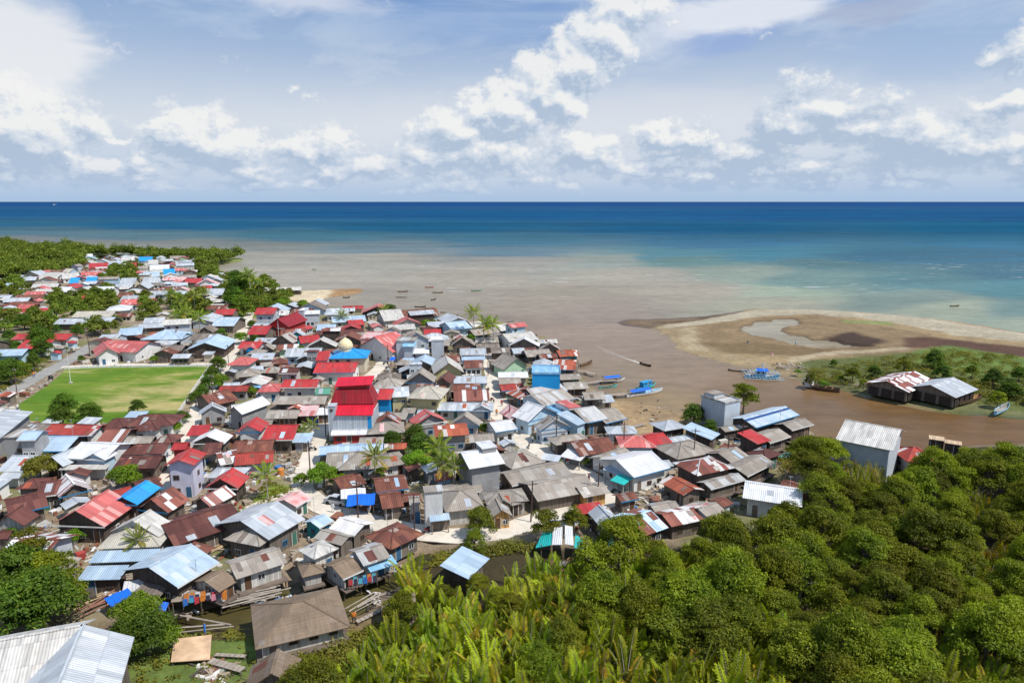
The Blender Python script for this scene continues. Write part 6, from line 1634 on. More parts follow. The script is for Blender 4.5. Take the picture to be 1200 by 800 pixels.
def boat(x, y, rot, L, B, H, col, inner='brown', canopy=None, cabin=None, outrig=0, thwarts=3, name='boat', z=-.12, mast=False):
    r = empty(name, (x, y, z), rot)
    hull_mb(L, B, H).build('hull', [BM[col], BM[inner]], r)
    for i in range(thwarts):
        mb = MB(); xx = -L * .3 + i * L * .55 / max(1, thwarts - 1); mb.box(xx - .12, -B * .40, H * .82, xx + .12, B * .40, H * .90); mb.build('thwart', BM['wood'], r)
    if canopy:
        c_, x0, x1, hh = canopy; mb = MB(); n = 6
        pts = [(math.cos(math.pi * k / n), math.sin(math.pi * k / n)) for k in range(n + 1)]
        for k in range(n):
            (a0, b0), (a1, b1) = pts[k], pts[k + 1]
            mb.quad((x0 * L, -a0 * B * .5, H + hh + b0 * .35), (x1 * L, -a0 * B * .5, H + hh + b0 * .35), (x1 * L, -a1 * B * .5, H + hh + b1 * .35), (x0 * L, -a1 * B * .5, H + hh + b1 * .35))
            mb.quad((x0 * L, -a0 * B * .5, H + hh + b0 * .35 - .05), (x0 * L, -a1 * B * .5, H + hh + b1 * .35 - .05), (x1 * L, -a1 * B * .5, H + hh + b1 * .35 - .05), (x1 * L, -a0 * B * .5, H + hh + b0 * .35 - .05))
        mb.build('canopy', RM['tarp'] if c_ == 'tarp' else BM[c_], r)
        for xx in (x0, x1):
            for s_ in (-1, 1): mb = MB(); mb.tube([(xx * L * .97, s_ * B * .45, H * .8), (xx * L * .97, s_ * B * .45, H + hh + .02)], .035, 4); mb.build('canopy_post', BM['wood'], r)
    if cabin:
        c_, x0, x1, hh = cabin; mb = MB(); mb.box(x0 * L, -B * .36, H * .5, x1 * L, B * .36, H + hh); mb.box(x0 * L - .12, -B * .42, H + hh + .002, x1 * L + .2, B * .42, H + hh + .08)
        mb.build('cabin', BM[c_], r)
        for s_ in (-1, 1):
            for k in range(2): mb = MB(); xx = x0 * L + (k + .5) * (x1 - x0) * L / 2; mb.box(xx - .28, s_ * B * .36 - .015, H + hh * .45, xx + .28, s_ * B * .36 + .015, H + hh * .82); mb.build('cabin_window', GLASS, r)
    for s_ in range(outrig):
        xx = -L * .25 + s_ * L * .5 / max(1, outrig - 1); mb = MB(); mb.tube([(xx, -B * 1.9, .25), (xx, -B * .6, H + .25), (xx, B * .6, H + .25), (xx, B * 1.9, .25)], .045, 5); mb.build('outrigger_boom', BM['wood'], r)
    if outrig:
        for s_ in (-1, 1): mb = MB(); mb.tube([(-L * .38, s_ * B * 1.9, .2), (L * .3, s_ * B * 1.9, .2), (L * .42, s_ * B * 1.9, .4)], [.09, .09, .04], 6); mb.build('outrigger_float', BM['white'], r)
    if mast: mb = MB(); mb.tube([(L * .1, 0, H * .4), (L * .1, 0, H + 3.2)], .05, 5); mb.build('mast', BM['wood'], r)
    return r
def boat_px(pA, pB, B, H, col, label, z=0.0, **k):
    """pA stern, pB bow on the photograph's water line"""
    a = Vector(at(*pA, z)); b = Vector(at(*pB, z)); L = (b - a).length; c_ = (a + b) / 2
    r = boat(c_.x, c_.y, math.atan2((b - a).y, (b - a).x), L, B, H, col, z=z - .12, **k); tag(r, label, 'boat', 'boats of the river mouth'); return r
boat_px((734, 466), (776, 459), 1.9, .9, 'white', 'largest moored white boat with blue trim and blue tarpaulin cover at the jetty end', inner='sky', canopy=('tarp', -.42, .12, .75), thwarts=2, mast=True)
boat_px((746, 458), (768, 452), 2.0, .9, 'teal', 'teal boat with blue cabin moored behind the largest white boat', cabin=('blue', -.25, .2, 1.2), thwarts=1)
boat_px((703, 449), (732, 446), 1.8, .8, 'white', 'white boat with bright blue canopy, nearest the riverside houses', canopy=('tarp', -.35, .28, .8))
boat_px((702, 455), (723, 453), 1.2, .5, 'teal', 'pale teal canoe beside the blue canopied white boat', thwarts=2)
boat_px((693, 468), (723, 465), 1.5, .6, 'red', 'reddish brown open boat on the near side of the jetty', inner='brown', thwarts=4)
boat_px((692, 475), (719, 471), 1.4, .6, 'teal', 'green and blue open boat nearest the striped roofs', inner='blue', thwarts=3)
boat_px((694, 470), (712, 463), 1.0, .45, 'grey', 'slim grey canoe squeezed between the jetty and the reddish boat')
boat_px((680, 430), (694, 425), 1.4, .7, 'brown', 'dark brown boat tied by the upper stilt houses')
boat_px((750, 426), (763, 430), 1.2, .5, 'dark', 'small dark motor canoe speeding across the river mouth', thwarts=2)
boat_px((853, 434), (877, 436), 1.1, .5, 'brown', 'long dark canoe beside the sand bank', inner='grey')
boat_px((984, 460), (940, 453), 2.8, 1.1, 'brown', 'long brown cargo boat with white cabin on the far river bank', cabin=('white', .22, .42, 1.5), thwarts=4)
boat_px((895, 538), (928, 535), 1.7, .6, 'sky', 'pale turquoise boat pulled up beside the canal mouth', z=.5, inner='teal')
boat_px((1148, 468), (1110, 477), 2.6, 1.3, 'brown', 'wooden boat hull under repair beside the right boat shed', z=.7, inner='wood', thwarts=0)
boat_px((1166, 486), (1182, 476), 1.9, .8, 'sky', 'pale blue-grey boat lying on the far right bank', z=.7, inner='grey', thwarts=2)
boat_px((790, 592), (816, 584), 1.5, .6, 'sky', 'long light blue boat stored beside the blue patchwork roof', z=1.0, inner='blue')
boat_px((800, 582), (786, 576), 1.6, .7, 'wood', 'unfinished orange timber boat hull on the open yard', z=1.0, inner='wood', thwarts=4)
boat_px((762, 574), (776, 586), 1.0, .5, 'white', 'slim white canoe lying in the timber yard', z=1.0, inner='grey', thwarts=2)
boat_px((640, 614), (666, 614), 1.3, .5, 'blue', 'dark blue canoe beside the curving road above the teal shelter', z=.9, inner='brown')
far = [((466, 342), (478, 342)), ((464, 348.5), (477, 348.5)), ((507, 343), (519, 343)), ((552, 341), (564, 341)), ((486, 360), (499, 360)), ((498, 362), (509, 362)), ((497, 368), (510, 368)), ((516, 366.5), (524, 366.5)), ((520, 370.5), (537, 371)), ((527, 375), (536, 374)), ((505, 352), (511, 351)), ((498, 337), (508, 337)), ((560, 386), (572, 385)), ((593, 378), (604, 377)), ((1113, 359), (1124, 359)), ((366, 316), (371, 316)), ((402, 349), (410, 349))]
wd = ['alone farthest left', 'in the shallows left of the palms', 'beyond the pale block', 'farthest out of its row', 'first of the beached row', 'second of the beached row', 'third of the beached row', 'fourth of the beached row', 'longest of the beached row', 'closest to the tin roofs', 'smallest in the shallows', 'outermost on the brown water', 'by the shore palms', 'at the shore corner', 'alone in the clear green sea', 'alone on the far mud', 'on the sandbar edge']
for i, (a, b) in enumerate(far):
    boat_px(a, b, 1.1, .5, ('brown', 'grey', 'brown', 'green', 'dark', 'red')[i % 6], ('brown', 'grey', 'brown', 'greenish', 'dark', 'reddish')[i % 6] + ' canoe ' + wd[i], thwarts=2, inner='brown')
boat_px((63, 240.6), (66, 240.4), 34, 16, 'white', 'tiny white ship near the horizon at far left', thwarts=0)
# lift-net boat with its many outrigger poles
x, y = at(893, 443, 0); r = boat(x, y, R(-12), 9.5, 2.3, .9, 'blue', cabin=('sky', -.2, .1, 1.5), z=-.1, name='lift_net_boat', inner='white')
mb = MB()
for i in range(11):
    xx = -4.6 + i * .9; mb.tube([(xx, -6.2 + abs(i - 6) * .5, .9), (xx, 6.8 - abs(i % 5 - 2) * .8, 1.1)], .05, 4)
mb.build('pole_frame', BM['white'], r); mb = MB()
for yy in (-5, -3, 3, 5): mb.tube([(-5.4, yy, 1.05), (5.4, yy, 1.05)], .06, 4)
for s_ in (-1, 1): mb.tube([(0, s_ * 1.0, .9), (0, 0, 4.6)], .06, 4); mb.tube([(0, 0, 4.6), (0, s_ * 7.5, 1.1)], .03, 3); mb.tube([(0, 0, 4.6), (s_ * 5.2, 0, 1.2)], .03, 3)
mb.build('stay', BM['sky'], r); mb = MB(); mb.slab([[(-1.6, -1.5, 2.5), (1.6, -1.5, 2.5), (1.6, 1.5, 2.7), (-1.6, 1.5, 2.7)]], .06); mb.build('awning', RM['tarp'], r)
tag(r, 'blue lift-net fishing boat spread wide with white poles off the sand bank', 'boat')
# foam wake
mb = MB(); a = Vector((*at(750, 426, 0), .02)); 
for k, (px, py) in enumerate([(700, 406), (706, 411)]):
    b = Vector((*at(px, py, 0), .02)); d_ = (b - a).normalized(); n_ = Vector((-d_.y, d_.x, 0))
    mb.face([a - n_ * .25, a + n_ * .25, b + n_ * .12, b - n_ * .12][::(1 if k else -1)])
b = Vector((*at(741, 422, 0), .024)); d_ = (b - a).normalized(); n_ = Vector((-d_.y, d_.x, 0)); mb.face([a + n_ * .5, b + n_ * .9, b - n_ * .9, a - n_ * .5]); 
wk = mb.build('wake', simple('wake_foam', (.42, .38, .33), .6, .3, 1.2)); wk.data.flip_normals(); tag(wk, kind='structure')
# jetties
def jetty(label, pts, w, z=.95):
    P = [Vector((*at(px, py, z), z)) for px, py in pts]; r = empty('jetty', (P[0].x, P[0].y, 0)); o0 = Vector((P[0].x, P[0].y, 0)); deck = MB()
    for a, b in zip(P[:-1], P[1:]):
        d_ = (b - a).normalized(); n_ = Vector((-d_.y, d_.x, 0)) * w / 2; n = max(1, int((b - a).length / .5))
        for i in range(n):
            p = a + (b - a) * (i / n) - o0; q = a + (b - a) * ((i + .88) / n) - o0; deck.slab([[tuple(p - n_), tuple(q - n_), tuple(q + n_), tuple(p + n_)]], .06)
        m_ = max(1, int((b - a).length / 3))
        for i in range(m_ + 1):
            for s_ in (-1, 1):
                p = a + (b - a) * (i / m_) - o0 + n_ * .85 * s_; mb = MB(); mb.tube([(p.x, p.y, -1.5), (p.x, p.y, z - .06)], .08, 5); mb.build('post', POST, r)
    deck.build('deck', simple('deck_planks', (.34, .29, .24), .9, .35, 1.5), r); tag(r, label, 'jetty')
jetty('main plank jetty reaching out to the moored boats', [(676, 470), (700, 464), (734, 461)], 1.6)
jetty('upper plank jetty beside the grassy mud', [(684, 449), (705, 446), (722, 445)], 1.4)
jetty('small jetty with dark hut end by the upper stilt houses', [(674, 434), (686, 435), (697, 438)], 1.4)
jetty('short boardwalk above the river mud', [(734, 502), (755, 496)], 1.2)
jetty('footbridge of pale boards from the deck to the thatched houses', [(246, 773), (285, 784)], .9, 1.5)
jetty('narrow plank walk along the bottom of the marsh', [(252, 766), (288, 768)], .5, 1.4)
jetty('plank walk from the largest thatched house into the palms', [(418, 728), (450, 712)], .6, 1.4)
# ------------------------------------------------------------------ small things
def put_at(px, py, z=GZ): return at(px, py, z)
# flag pole of the field
x, y = at(83, 449, GZ); r = empty('flag_pole', (x, y, GZ)); mb = MB(); mb.tube([(0, 0, 0), (0, 0, 8.2)], [.09, .05], 6); mb.build('pole', FRAME_W, r); mb = MB(); mb.box(-.4, -.4, 0, .4, .4, .35); mb.build('base', CONC, r)
tag(r, 'tall white pole standing on the left part of the sports field', 'pole')
# low white walls round the field
def low_wall(pts, label, h=.9):
    P = [Vector((*at(px, py, GZ), 0)) for px, py in pts]; o0 = P[0]; r = empty('low_wall', (o0.x, o0.y, GZ)); mb = MB()
    posts = []
    for a, b in zip(P[:-1], P[1:]):
        d_ = (b - a).normalized(); L = (b - a).length; n_ = Vector((-d_.y, d_.x, 0)) * .07; a_, b_ = a - o0, b - o0
        q = [a_ - n_, b_ - n_, b_ + n_, a_ + n_]; mb.slab([[(p.x, p.y, h) for p in q]], h)
        n = int(L / 3)
        for i in range(n): posts.append(a_ + (b_ - a_) * i / max(n, 1))
    mb.build('panel', WM['w'], r)
    for p in posts[:40]: m2 = MB(); m2.box(p.x - .13, p.y - .13, 0, p.x + .13, p.y + .13, h + .18); m2.build('post', WM['w'], r)
    tag(r, label, 'wall')
low_wall([(204, 494), (222, 466), (238, 442), (249, 427)], 'low white wall along the lane side of the sports field')
low_wall([(76, 432.5), (130, 430.5), (190, 430), (246, 429.5)], 'low white wall along the far side of the sports field', .6)
# utility poles
def pole(px, py, h, label, lean=0):
    x, y = at(px, py, GZ); r = empty('utility_pole', (x, y, GZ), rv.uniform(-.5, .5)); r.rotation_euler = (R(lean), R(lean * .6), rv.uniform(-.5, .5))
    mb = MB(); mb.tube([(0, 0, -.3), (0, 0, h)], [.13, .09], 6); mb.build('pole', simple('pole_wood', (.10, .06, .05), .9) if not bpy.data.materials.get('pole_wood') else bpy.data.materials['pole_wood'], r)
    mb = MB(); mb.box(-.8, -.05, h - .6, .8, .05, h - .48); ca_ = mb.build('crossarm', POST, r)
    m2 = MB()
    for xx in (-.7, -.25, .25, .7): m2.tube([(xx, 0, h - .48), (xx, 0, h - .33)], .05, 5)
    m2.build('insulator', FRAME_W, ca_)
    items.append((r, 'dark utility pole', 'pole', 'utility poles along the streets'))
items = items0 = []
for a in [(652, 524, 7), (731, 534, 7), (812, 545, 7.5), (596, 500, 7), (572, 440, 7), (420, 612, 7), (486, 630, 7), (382, 512, 7), (364, 560, 7), (250, 470, 7), (268, 430, 7), (622, 612, 7), (700, 588, 7), (455, 430, 7), (20, 462, 7), (105, 413, 7), (868, 530, 6), (852, 545, 6)]:
    pole(a[0], a[1], a[2], None, rv.uniform(-3, 3))
# awnings of sheet on posts
def awning(px, py, L, Wd, h, rot, m, name, label, cat='awning', tilt=.25):
    x, y = at(px, py, GZ + h); r = empty(name, (x, y, GZ), R(rot)); mb = MB(); n = 6
    for i in range(n):
        x0, x1 = -L / 2 + L * i / n, -L / 2 + L * (i + 1) / n; s0, s1 = [.12 * math.sin(q / L * 9 + px) for q in (x0, x1)]
        mb.slab([[(x0, -Wd / 2, h - tilt + s0), (x1, -Wd / 2, h - tilt + s1), (x1, Wd / 2, h + tilt + s1 * .5), (x0, Wd / 2, h + tilt + s0 * .5)]], .04)
    mb.build('sheet', m, r)
    for sx in (-1, 1):
        for sy in (-1, 1): p = MB(); p.tube([(sx * L * .46, sy * Wd * .46, 0), (sx * L * .46, sy * Wd * .46, h + sy * tilt * .8 - .05)], .05, 5); p.build('post', POST, r)
    tag(r, label, cat); return r
awning(423, 585, 4.4, 3.2, 2.3, 8, RM['tarp'], 'tarpaulin_shelter', 'vivid ultramarine tarpaulin shelter beside the curving road', 'tarpaulin')
awning(414, 578, 4.0, 2.6, 2.5, 14, RM['white'], 'sheet_awning', 'patched white sheet awning just left of the ultramarine tarpaulin')
awning(140, 699, 2.8, 1.6, 1.8, 55, RM['tarp'], 'tarpaulin_shelter', 'small blue tarpaulin lying on poles above the lower left tree', 'tarpaulin')
awning(157, 686, 2.4, 2.0, 1.8, 20, RM['white'], 'sheet_awning', 'crumpled white sheet below the pale blue lean-to')
awning(176, 692, 3.6, 2.4, 1.9, -12, RM['greyd'], 'sheet_awning', 'brown spotted sheet roof below the sky-tinted roof')
awning(189, 710, 1.4, 1.0, 1.0, 0, RM['tarp'], 'tarpaulin_shelter', 'blue cloth panel beside the mud of the creek bank', 'tarpaulin')
awning(303, 452, 2.5, 2, 2.2, 0, RM['sky'], 'sheet_awning', 'pale blue awning below the scalloped coral house')
awning(460, 420, 1.5, 2.4, 3.0, 0, RM['tarp'], 'tarpaulin_shelter', 'dark blue cover beside the pale road below the coral gable', 'tarpaulin')
awning(715, 499, 2.6, 1.6, 1.6, 0, RM['tarp'], 'tarpaulin_shelter', 'blue tarpaulin under the striped riverside roofs', 'tarpaulin')
awning(487, 752, 2.6, 1.0, 1.0, 5, RM['sky'], 'sheet_awning', 'turquoise sheet lying among the nipa palms by the small thatched roof')
# teal and white shelter on the forest edge
x, y = SHEL; r = empty('shelter', (x, y, GZ), R(-8)); 
mb = MB()
for sx in (-1, 1):
    for sy in (-1, 1): mb.tube([(sx * 2.6, sy * 1.9, 0), (sx * 2.6, sy * 1.9, 2.2)], .07, 5)
mb.build('frame', POST, r)
mb = MB(); mb.slab([[(-3.4, -2.1, 1.7), (-1.2, -2.1, 2.3), (-1.2, 2.1, 2.6), (-2.8, 2.1, 2.0)]], .05); mb.slab([[(2.0, -2.1, 2.2), (3.3, -2.1, 1.5), (3.1, 1.2, 1.8), (2.0, 1.2, 2.4)]], .05); mb.build('teal_sheet', RM['teal'], r)
mb = MB(); mb.slab([[(-1.1, -2.3, 2.45), (.3, -2.3, 2.6), (.1, 2.4, 2.9), (-1.3, 2.4, 2.75)]], .05); mb.slab([[(.7, -2.1, 2.6), (1.9, -2.1, 2.5), (1.5, 2.7, 2.9), (.4, 2.7, 3.0)]], .05); mb.build('white_sheet', RM['white'], r)
tag(r, 'open shelter roofed with teal and white sheets at the mangrove edge', 'shelter')
# timber deck in the marsh and heaps of poles
def plat(pts, z, m, name, label, cat, h=.5):
    P = [Vector((*at(px, py, z), z)) for px, py in pts]; o0 = sum(P, Vector()) / len(P); r = empty(name, (o0.x, o0.y, GZ)); mb = MB()
    q = [(p.x - o0.x, p.y - o0.y, z - GZ) for p in P]; mb.slab([q], .08); mb.build('deck', m, r)
    for p in q: s = MB(); s.tube([(p[0] * .93, p[1] * .93, -.6), (p[0] * .93, p[1] * .93, z - GZ - .08)], .08, 5); s.build('post', POST, r)
    tag(r, label, cat)
plat([(200, 775), (246, 772), (248, 743), (204, 748)], 1.6, simple('deck_plywood', (.62, .42, .26), .9, .3, .8), 'drying_deck', 'pale orange timber deck in the marsh left of the thatched houses', 'deck')
plat([(160 / 5 + 220 - 52, 705), (236, 702), (262, 690), (206, 690)], 2.4, simple('deck_old', (.3, .25, .2), .9, .3, .8), 'laundry_deck', 'stilt deck heaped with washing beside the sky-tinted roof', 'deck')
def heap(px, py, n, L, col, rot, label, name='timber_pile', spread=1.2, rad=.09, z=GZ):
    x, y = at(px, py, z); r = bpy.data.objects; mb = MB(); g_ = random.Random(px * 7 + py)
    for i in range(n):
        a = R(rot + g_.gauss(0, 9)); cx, cy = g_.gauss(0, spread * .6), g_.gauss(0, spread * .6); zz = .1 + g_.random() * .35; d_ = Vector((math.cos(a), math.sin(a), g_.uniform(-.04, .04))) * L * g_.uniform(.35, .55)
        c_ = Vector((cx, cy, zz)); mb.tube([c_ - d_, c_ + d_], rad * g_.uniform(.6, 1.3), 5)
    o = mb.build(name, col); o.location = (x, y, z); tag(o, label, 'timber'); return o
TIM = simple('timber_raw', (.46, .34, .20), .9, .3, 1.2); TIMG = simple('timber_grey', (.36, .31, .26), .9, .3, 1.2); TIMR = simple('timber_red', (.28, .14, .10), .9, .3, 1.2)
for a in [(128, 684, 16, 6, TIMG, 12, 'tangle of grey poles below the pale blue lean-to'), (118, 708, 8, 5, TIMR, 55, 'reddish timber strips leading down beside the hall'), (96, 712, 10, 4, TIM, 60, 'orange timber boards beside the lower left trees'), (430, 706, 4, 5, TIMG, 60, 'two long pale dugout logs on the creek bank'),
          (300, 698, 12, 7, TIMG, 24, 'driftwood and boards under the grey stilt house'), (252, 643, 9, 4.5, TIM, 62, 'orange planks leaning by the dark maroon roof'), (414, 634, 8, 5, TIM, 35, 'bright planks below the striped rust roof'), (775, 581, 14, 5, TIM, -15, 'sawn orange timber stacked in the boat yard'),
          (795, 570, 10, 5, TIMR, -18, 'brown boards behind the unfinished hull'), (752, 580, 12, 4, TIMG, -50, 'grey timber beside the white canoe in the yard'), (668, 662, 12, 4.5, TIMR, 60, 'reddish sticks below the teal shelter'), (880, 524, 14, 6, TIMG, 15, 'tangle of poles under the red stilt shed'), (910, 512, 8, 4, TIMG, -20, 'poles scattered at the river end of the warehouse row'),
          (440, 648, 12, 4, TIMG, 40, 'pale sticks and scraps by the reddish rust roof'), (920, 430, 10, 4, TIMG, 10, 'grey driftwood heap on the sand bank'), (1010, 452, 8, 5, TIMG, 8, 'fallen timber left of the far boat sheds'), (165, 455 + 250, 6, 4, TIM, 80, 'upright boards by the sky-tinted roof'), (236, 735, 3, 7, TIMG, 6, 'bent pale log in the marsh grass')]:
    heap(*a)
# washing
CL = [simple('cloth_' + n, c, .9, .1, 2) for n, c in (('red', (.5, .05, .06)), ('white', (.75, .75, .75)), ('blue', (.04, .16, .5)), ('orange', (.75, .25, .04)), ('pink', (.65, .25, .32)), ('cyan', (.1, .45, .6)), ('dark', (.05, .05, .08)))]
def washing(px, py, z, L, rot, n, label, rows=1):
    x, y = at(px, py, z); r = empty('clothes_line', (x, y, z - 1.5), R(rot)); g_ = random.Random(px)
    for q in range(rows):
        yy = q * .6; mb = MB(); mb.tube([(-L / 2, yy, 1.5), (0, yy, 1.42), (L / 2, yy, 1.5)], .015, 3); mb.tube([(-L / 2, yy, 0), (-L / 2, yy, 1.55)], .04, 4); mb.tube([(L / 2, yy, 0), (L / 2, yy, 1.55)], .04, 4); mb.build('line', POST, r)
        for i in range(n):
            xx = -L / 2 + (i + .5) * L / n; w, h = L / n * .42, g_.uniform(.6, 1.0); mb = MB(); k = g_.uniform(-.1, .1)
            mb.face([(xx - w, yy + k, 1.43 - h), (xx + w, yy - k, 1.43 - h * .95), (xx + w * .9, yy, 1.43), (xx - w * .9, yy, 1.43)], None, 0); mb.build('garment', CL[g_.randrange(7)], r)
    tag(r, label, 'washing line')
washing(240, 697, 3.2, 5.0, 18, 8, 'colourful washing on the stilt deck beside the sky-tinted roof', 3)
washing(425, 676, 3.2, 3.6, 20, 6, 'blue and red cloths hanging on the creek stilt house', 2)
washing(318, 600, 2.4, 4, 10, 5, 'short washing line on the little green meadow')
washing(656, 656, 2.2, 3, -5, 5, 'washing hung below the teal shelter')
# water tanks
def tank(px, py, z, m, label, s=1.0):
    x, y = at(px, py, z + .6); r = empty('water_tank', (x, y, z), 0, s); mb = MB(); pr = [(.05, 0), (.55, 0), (.58, .1), (.58, 1.1), (.45, 1.3), (.15, 1.38), (.14, 1.46), (.01, 1.46)]
    for i in range(len(pr) - 1):
        for k in range(14):
            a0, a1 = k * math.pi / 7, (k + 1) * math.pi / 7; (r0, z0), (r1, z1) = pr[i], pr[i + 1]
            mb.face([(r0 * math.cos(a0), r0 * math.sin(a0), z0), (r0 * math.cos(a1), r0 * math.sin(a1), z0), (r1 * math.cos(a1), r1 * math.sin(a1), z1), (r1 * math.cos(a0), r1 * math.sin(a0), z1)])
    mb.build('drum', m, r, True); mb = MB(); mb.box(-.6, -.6, -.12, .6, .6, -.002); mb.build('stand', CONC, r); items.append((r, label, 'water tank'))
TK = [(simple('tank_blue', (.03, .17, .5), .4), 'blue plastic water tank'), (simple('tank_orange', (.6, .22, .05), .4), 'orange plastic water tank'), (simple('tank_grey', (.5, .52, .54), .35), 'silver water tank'), (simple('tank_black', (.03, .03, .035), .4), 'black plastic water tank')]
cnt = 0
for _ in range(4000):
    x, y = rv.uniform(-160, 70), rv.uniform(80, 240)
    if cnt >= 42 or occ_rect(x, y, 1.4, 1.4, 0, test=True) > 0 or not inside(np.array([[x, y]]), VILL)[0] or sdist(np.array([[x, y]]), CREEK)[0] > -2: continue
    q = proj(x, y, GZ + .6)
    if not (0 < q[0] < 1200): continue
    occ_rect(x, y, 1.4, 1.4, 0); tank(q[0], q[1], GZ, *TK[rv.randrange(4)]); cnt += 1
# people
def person_mesh():
    vs = [(0, 0, .95), (0, 0, 1.15), (0, 0, 1.38), (0, 0, 1.5), (0, 0, 1.66), (.11, 0, .9), (.13, .03, .5), (.14, 0, .08), (.14, -.14, .04), (-.11, 0, .9), (-.13, -.06, .5), (-.14, 0, .08), (-.14, -.14, .04), (.2, 0, 1.4), (.27, 0, 1.12), (.28, -.1, .88), (-.2, 0, 1.4), (-.27, 0, 1.12), (-.28, -.08, .88)]
    es = [(0, 1), (1, 2), (2, 3), (3, 4), (0, 5), (5, 6), (6, 7), (7, 8), (0, 9), (9, 10), (10, 11), (11, 12), (2, 13), (13, 14), (14, 15), (2, 16), (16, 17), (17, 18)]
    rad = [.14, .13, .15, .06, .11, .09, .065, .05, .04, .09, .065, .05, .04, .06, .045, .04, .06, .045, .04]
    me = bpy.data.meshes.new('person'); me.from_pydata(vs, es, []); o = bpy.data.objects.new('person_proto', me); COL.objects.link(o); md = o.modifiers.new('s', 'SKIN'); me2 = me
    if not me.skin_vertices: 
        bpy.context.view_layer.objects.active = o
    for i, v in enumerate(me.skin_vertices[0].data): v.radius = (rad[i], rad[i])
    me.skin_vertices[0].data[0].use_root = True
    o.modifiers.new('u', 'SUBSURF').levels = 1
    dg = bpy.context.evaluated_depsgraph_get(); out = bpy.data.meshes.new_from_object(o.evaluated_get(dg)); bpy.data.objects.remove(o); return out
try:
    PM = person_mesh(); SK = simple('skin_brown', (.22, .12, .08), .7, .05)
    HAIR = simple('hair_black', (.02, .018, .016), .7)
    def shell(zlo, zhi, m, grow):
        b = bmesh.new(); b.from_mesh(PM); bmesh.ops.delete(b, geom=[f for f in b.faces if not (zlo < f.calc_center_median().z < zhi)], context='FACES'); b.normal_update()
        for v in b.verts: v.co += v.normal * grow
        me = bpy.data.meshes.new('cloth'); b.to_mesh(me); b.free(); me.materials.clear(); me.materials.append(m); return me
    PM.materials.append(SK)
    SH = [shell(.93, 1.47, c_, .02) for c_ in CL]; TR = [shell(.3, .97, c_, .015) for c_ in (CL[6], CL[2], CL[1])]; HR = shell(1.62, 1.9, HAIR, .02)
    for i, (px, py, lab) in enumerate([(588, 476, 'person in red walking on the straight market street'), (570, 452, 'person near the upper end of the market street'), (606, 508, 'person standing where the street bends'), (582, 487, 'person in blue on the lower market street'), (742, 571, 'person on the road before the white house'), (760, 566, 'person beside the timber yard'), (415, 730, 'person in orange shirt at the corner of the largest thatched house'),
              (238, 452, 'person on the lane beside the field'), (390, 600, 'person near the grey car'), (372, 500, 'person on the pale road left of the tiered building'), (40, 442, 'person on the far left road'), (905, 418, 'person on the sandy spit'), (932, 404, 'distant person by the lagoon'), (876, 404, 'second distant person on the wet sand'), (665, 545, 'person at the long street corner'), (624, 519, 'person by the open stall'), (241, 748, 'person working on the orange deck')]):
        z = GZ + .1 if px < 870 else .35
        x, y = at(px, py, z); r = empty('person', (x, y, z if i != 16 else 1.6), rv.uniform(0, 6.28)); link_mesh('body', PM, r); link_mesh('shirt', SH[3 if i == 6 else i % 7], r); link_mesh('trousers', TR[i % 3], r); link_mesh('hair', HR, r); tag(r, lab, 'person')
except Exception as e_:
    print('PERSON FAIL', e_)
# cars and motorcycles
PAINT = {k: simple('paint_' + k, c, .3, .03, 1, spec=.5) for k, c in {'silver': (.5, .52, .54), 'black': (.02, .02, .025), 'red': (.4, .02, .02), 'white': (.75, .75, .75)}.items()}
RUB = simple('rubber', (.02, .02, .02), .9)
def wheel(parent, x, y, r_, w):
    mb = MB(); mb.tube([(x, y - w / 2, r_), (x, y + w / 2, r_)], r_, 12); return mb.build('wheel', RUB, parent)
def car(px, py, rot, paint, label):
    x, y = at(px, py, GZ + .1); r = empty('parked_car', (x, y, GZ + .11), R(rot)); mb = MB()
    sec = [(-2.05, .45, .75), (-1.95, .35, .95), (-1.3, .3, 1.0), (-.9, .3, 1.45), (.5, .3, 1.48), (1.1, .3, 1.0), (1.95, .32, .85), (2.1, .42, .6)]
    for (x0, b0, t0), (x1, b1, t1) in zip(sec[:-1], sec[1:]):
        w0 = .82 if t0 < 1.2 else .62; w1 = .82 if t1 < 1.2 else .62
        for s_ in (-1, 1):
            q = [(x0, s_ * .82, b0), (x1, s_ * .82, b1), (x1, s_ * .84, min(t1, .95)), (x0, s_ * .84, min(t0, .95))]; mb.quad(*(q if s_ < 0 else q[::-1])); q = [(x0, s_ * .84, min(t0, .95)), (x1, s_ * .84, min(t1, .95)), (x1, s_ * w1, t1), (x0, s_ * w0, t0)]; mb.quad(*(q if s_ < 0 else q[::-1]), mi=1)
        mb.quad((x0, -w0, t0), (x1, -w1, t1), (x1, w1, t1), (x0, w0, t0), mi=1 if abs(t1 - t0) > .3 else 0); mb.quad((x0, .82, b0), (x1, .82, b1), (x1, -.82, b1), (x0, -.82, b0))
    mb.quad((-2.05, .8, .45), (-2.05, -.8, .45), (-2.05, -.8, .75), (-2.05, .8, .75)); mb.quad((2.1, -.8, .42), (2.1, .8, .42), (2.1, .8, .6), (2.1, -.8, .6))
    mb.build('body', [PAINT[paint], GLASS], r)
    for sx in (-1.3, 1.3):
        for sy in (-.78, .78): wheel(r, sx, sy, .32, .2)
    for s_ in (-1, 1): mb = MB(); mb.box(2.02, s_ * .6 - .14, .58, 2.12, s_ * .6 + .14, .72); mb.build('headlight', FRAME_W, r)
    tag(r, label, 'car', 'parked cars')
car(395, 590, -20, 'silver', 'small silver car on the curving road beside the blue tarpaulin')
car(160, 398, 20, 'white', 'white car parked by the red-roofed villa')
car(122, 408, 40, 'black', 'dark car at the upper road junction')
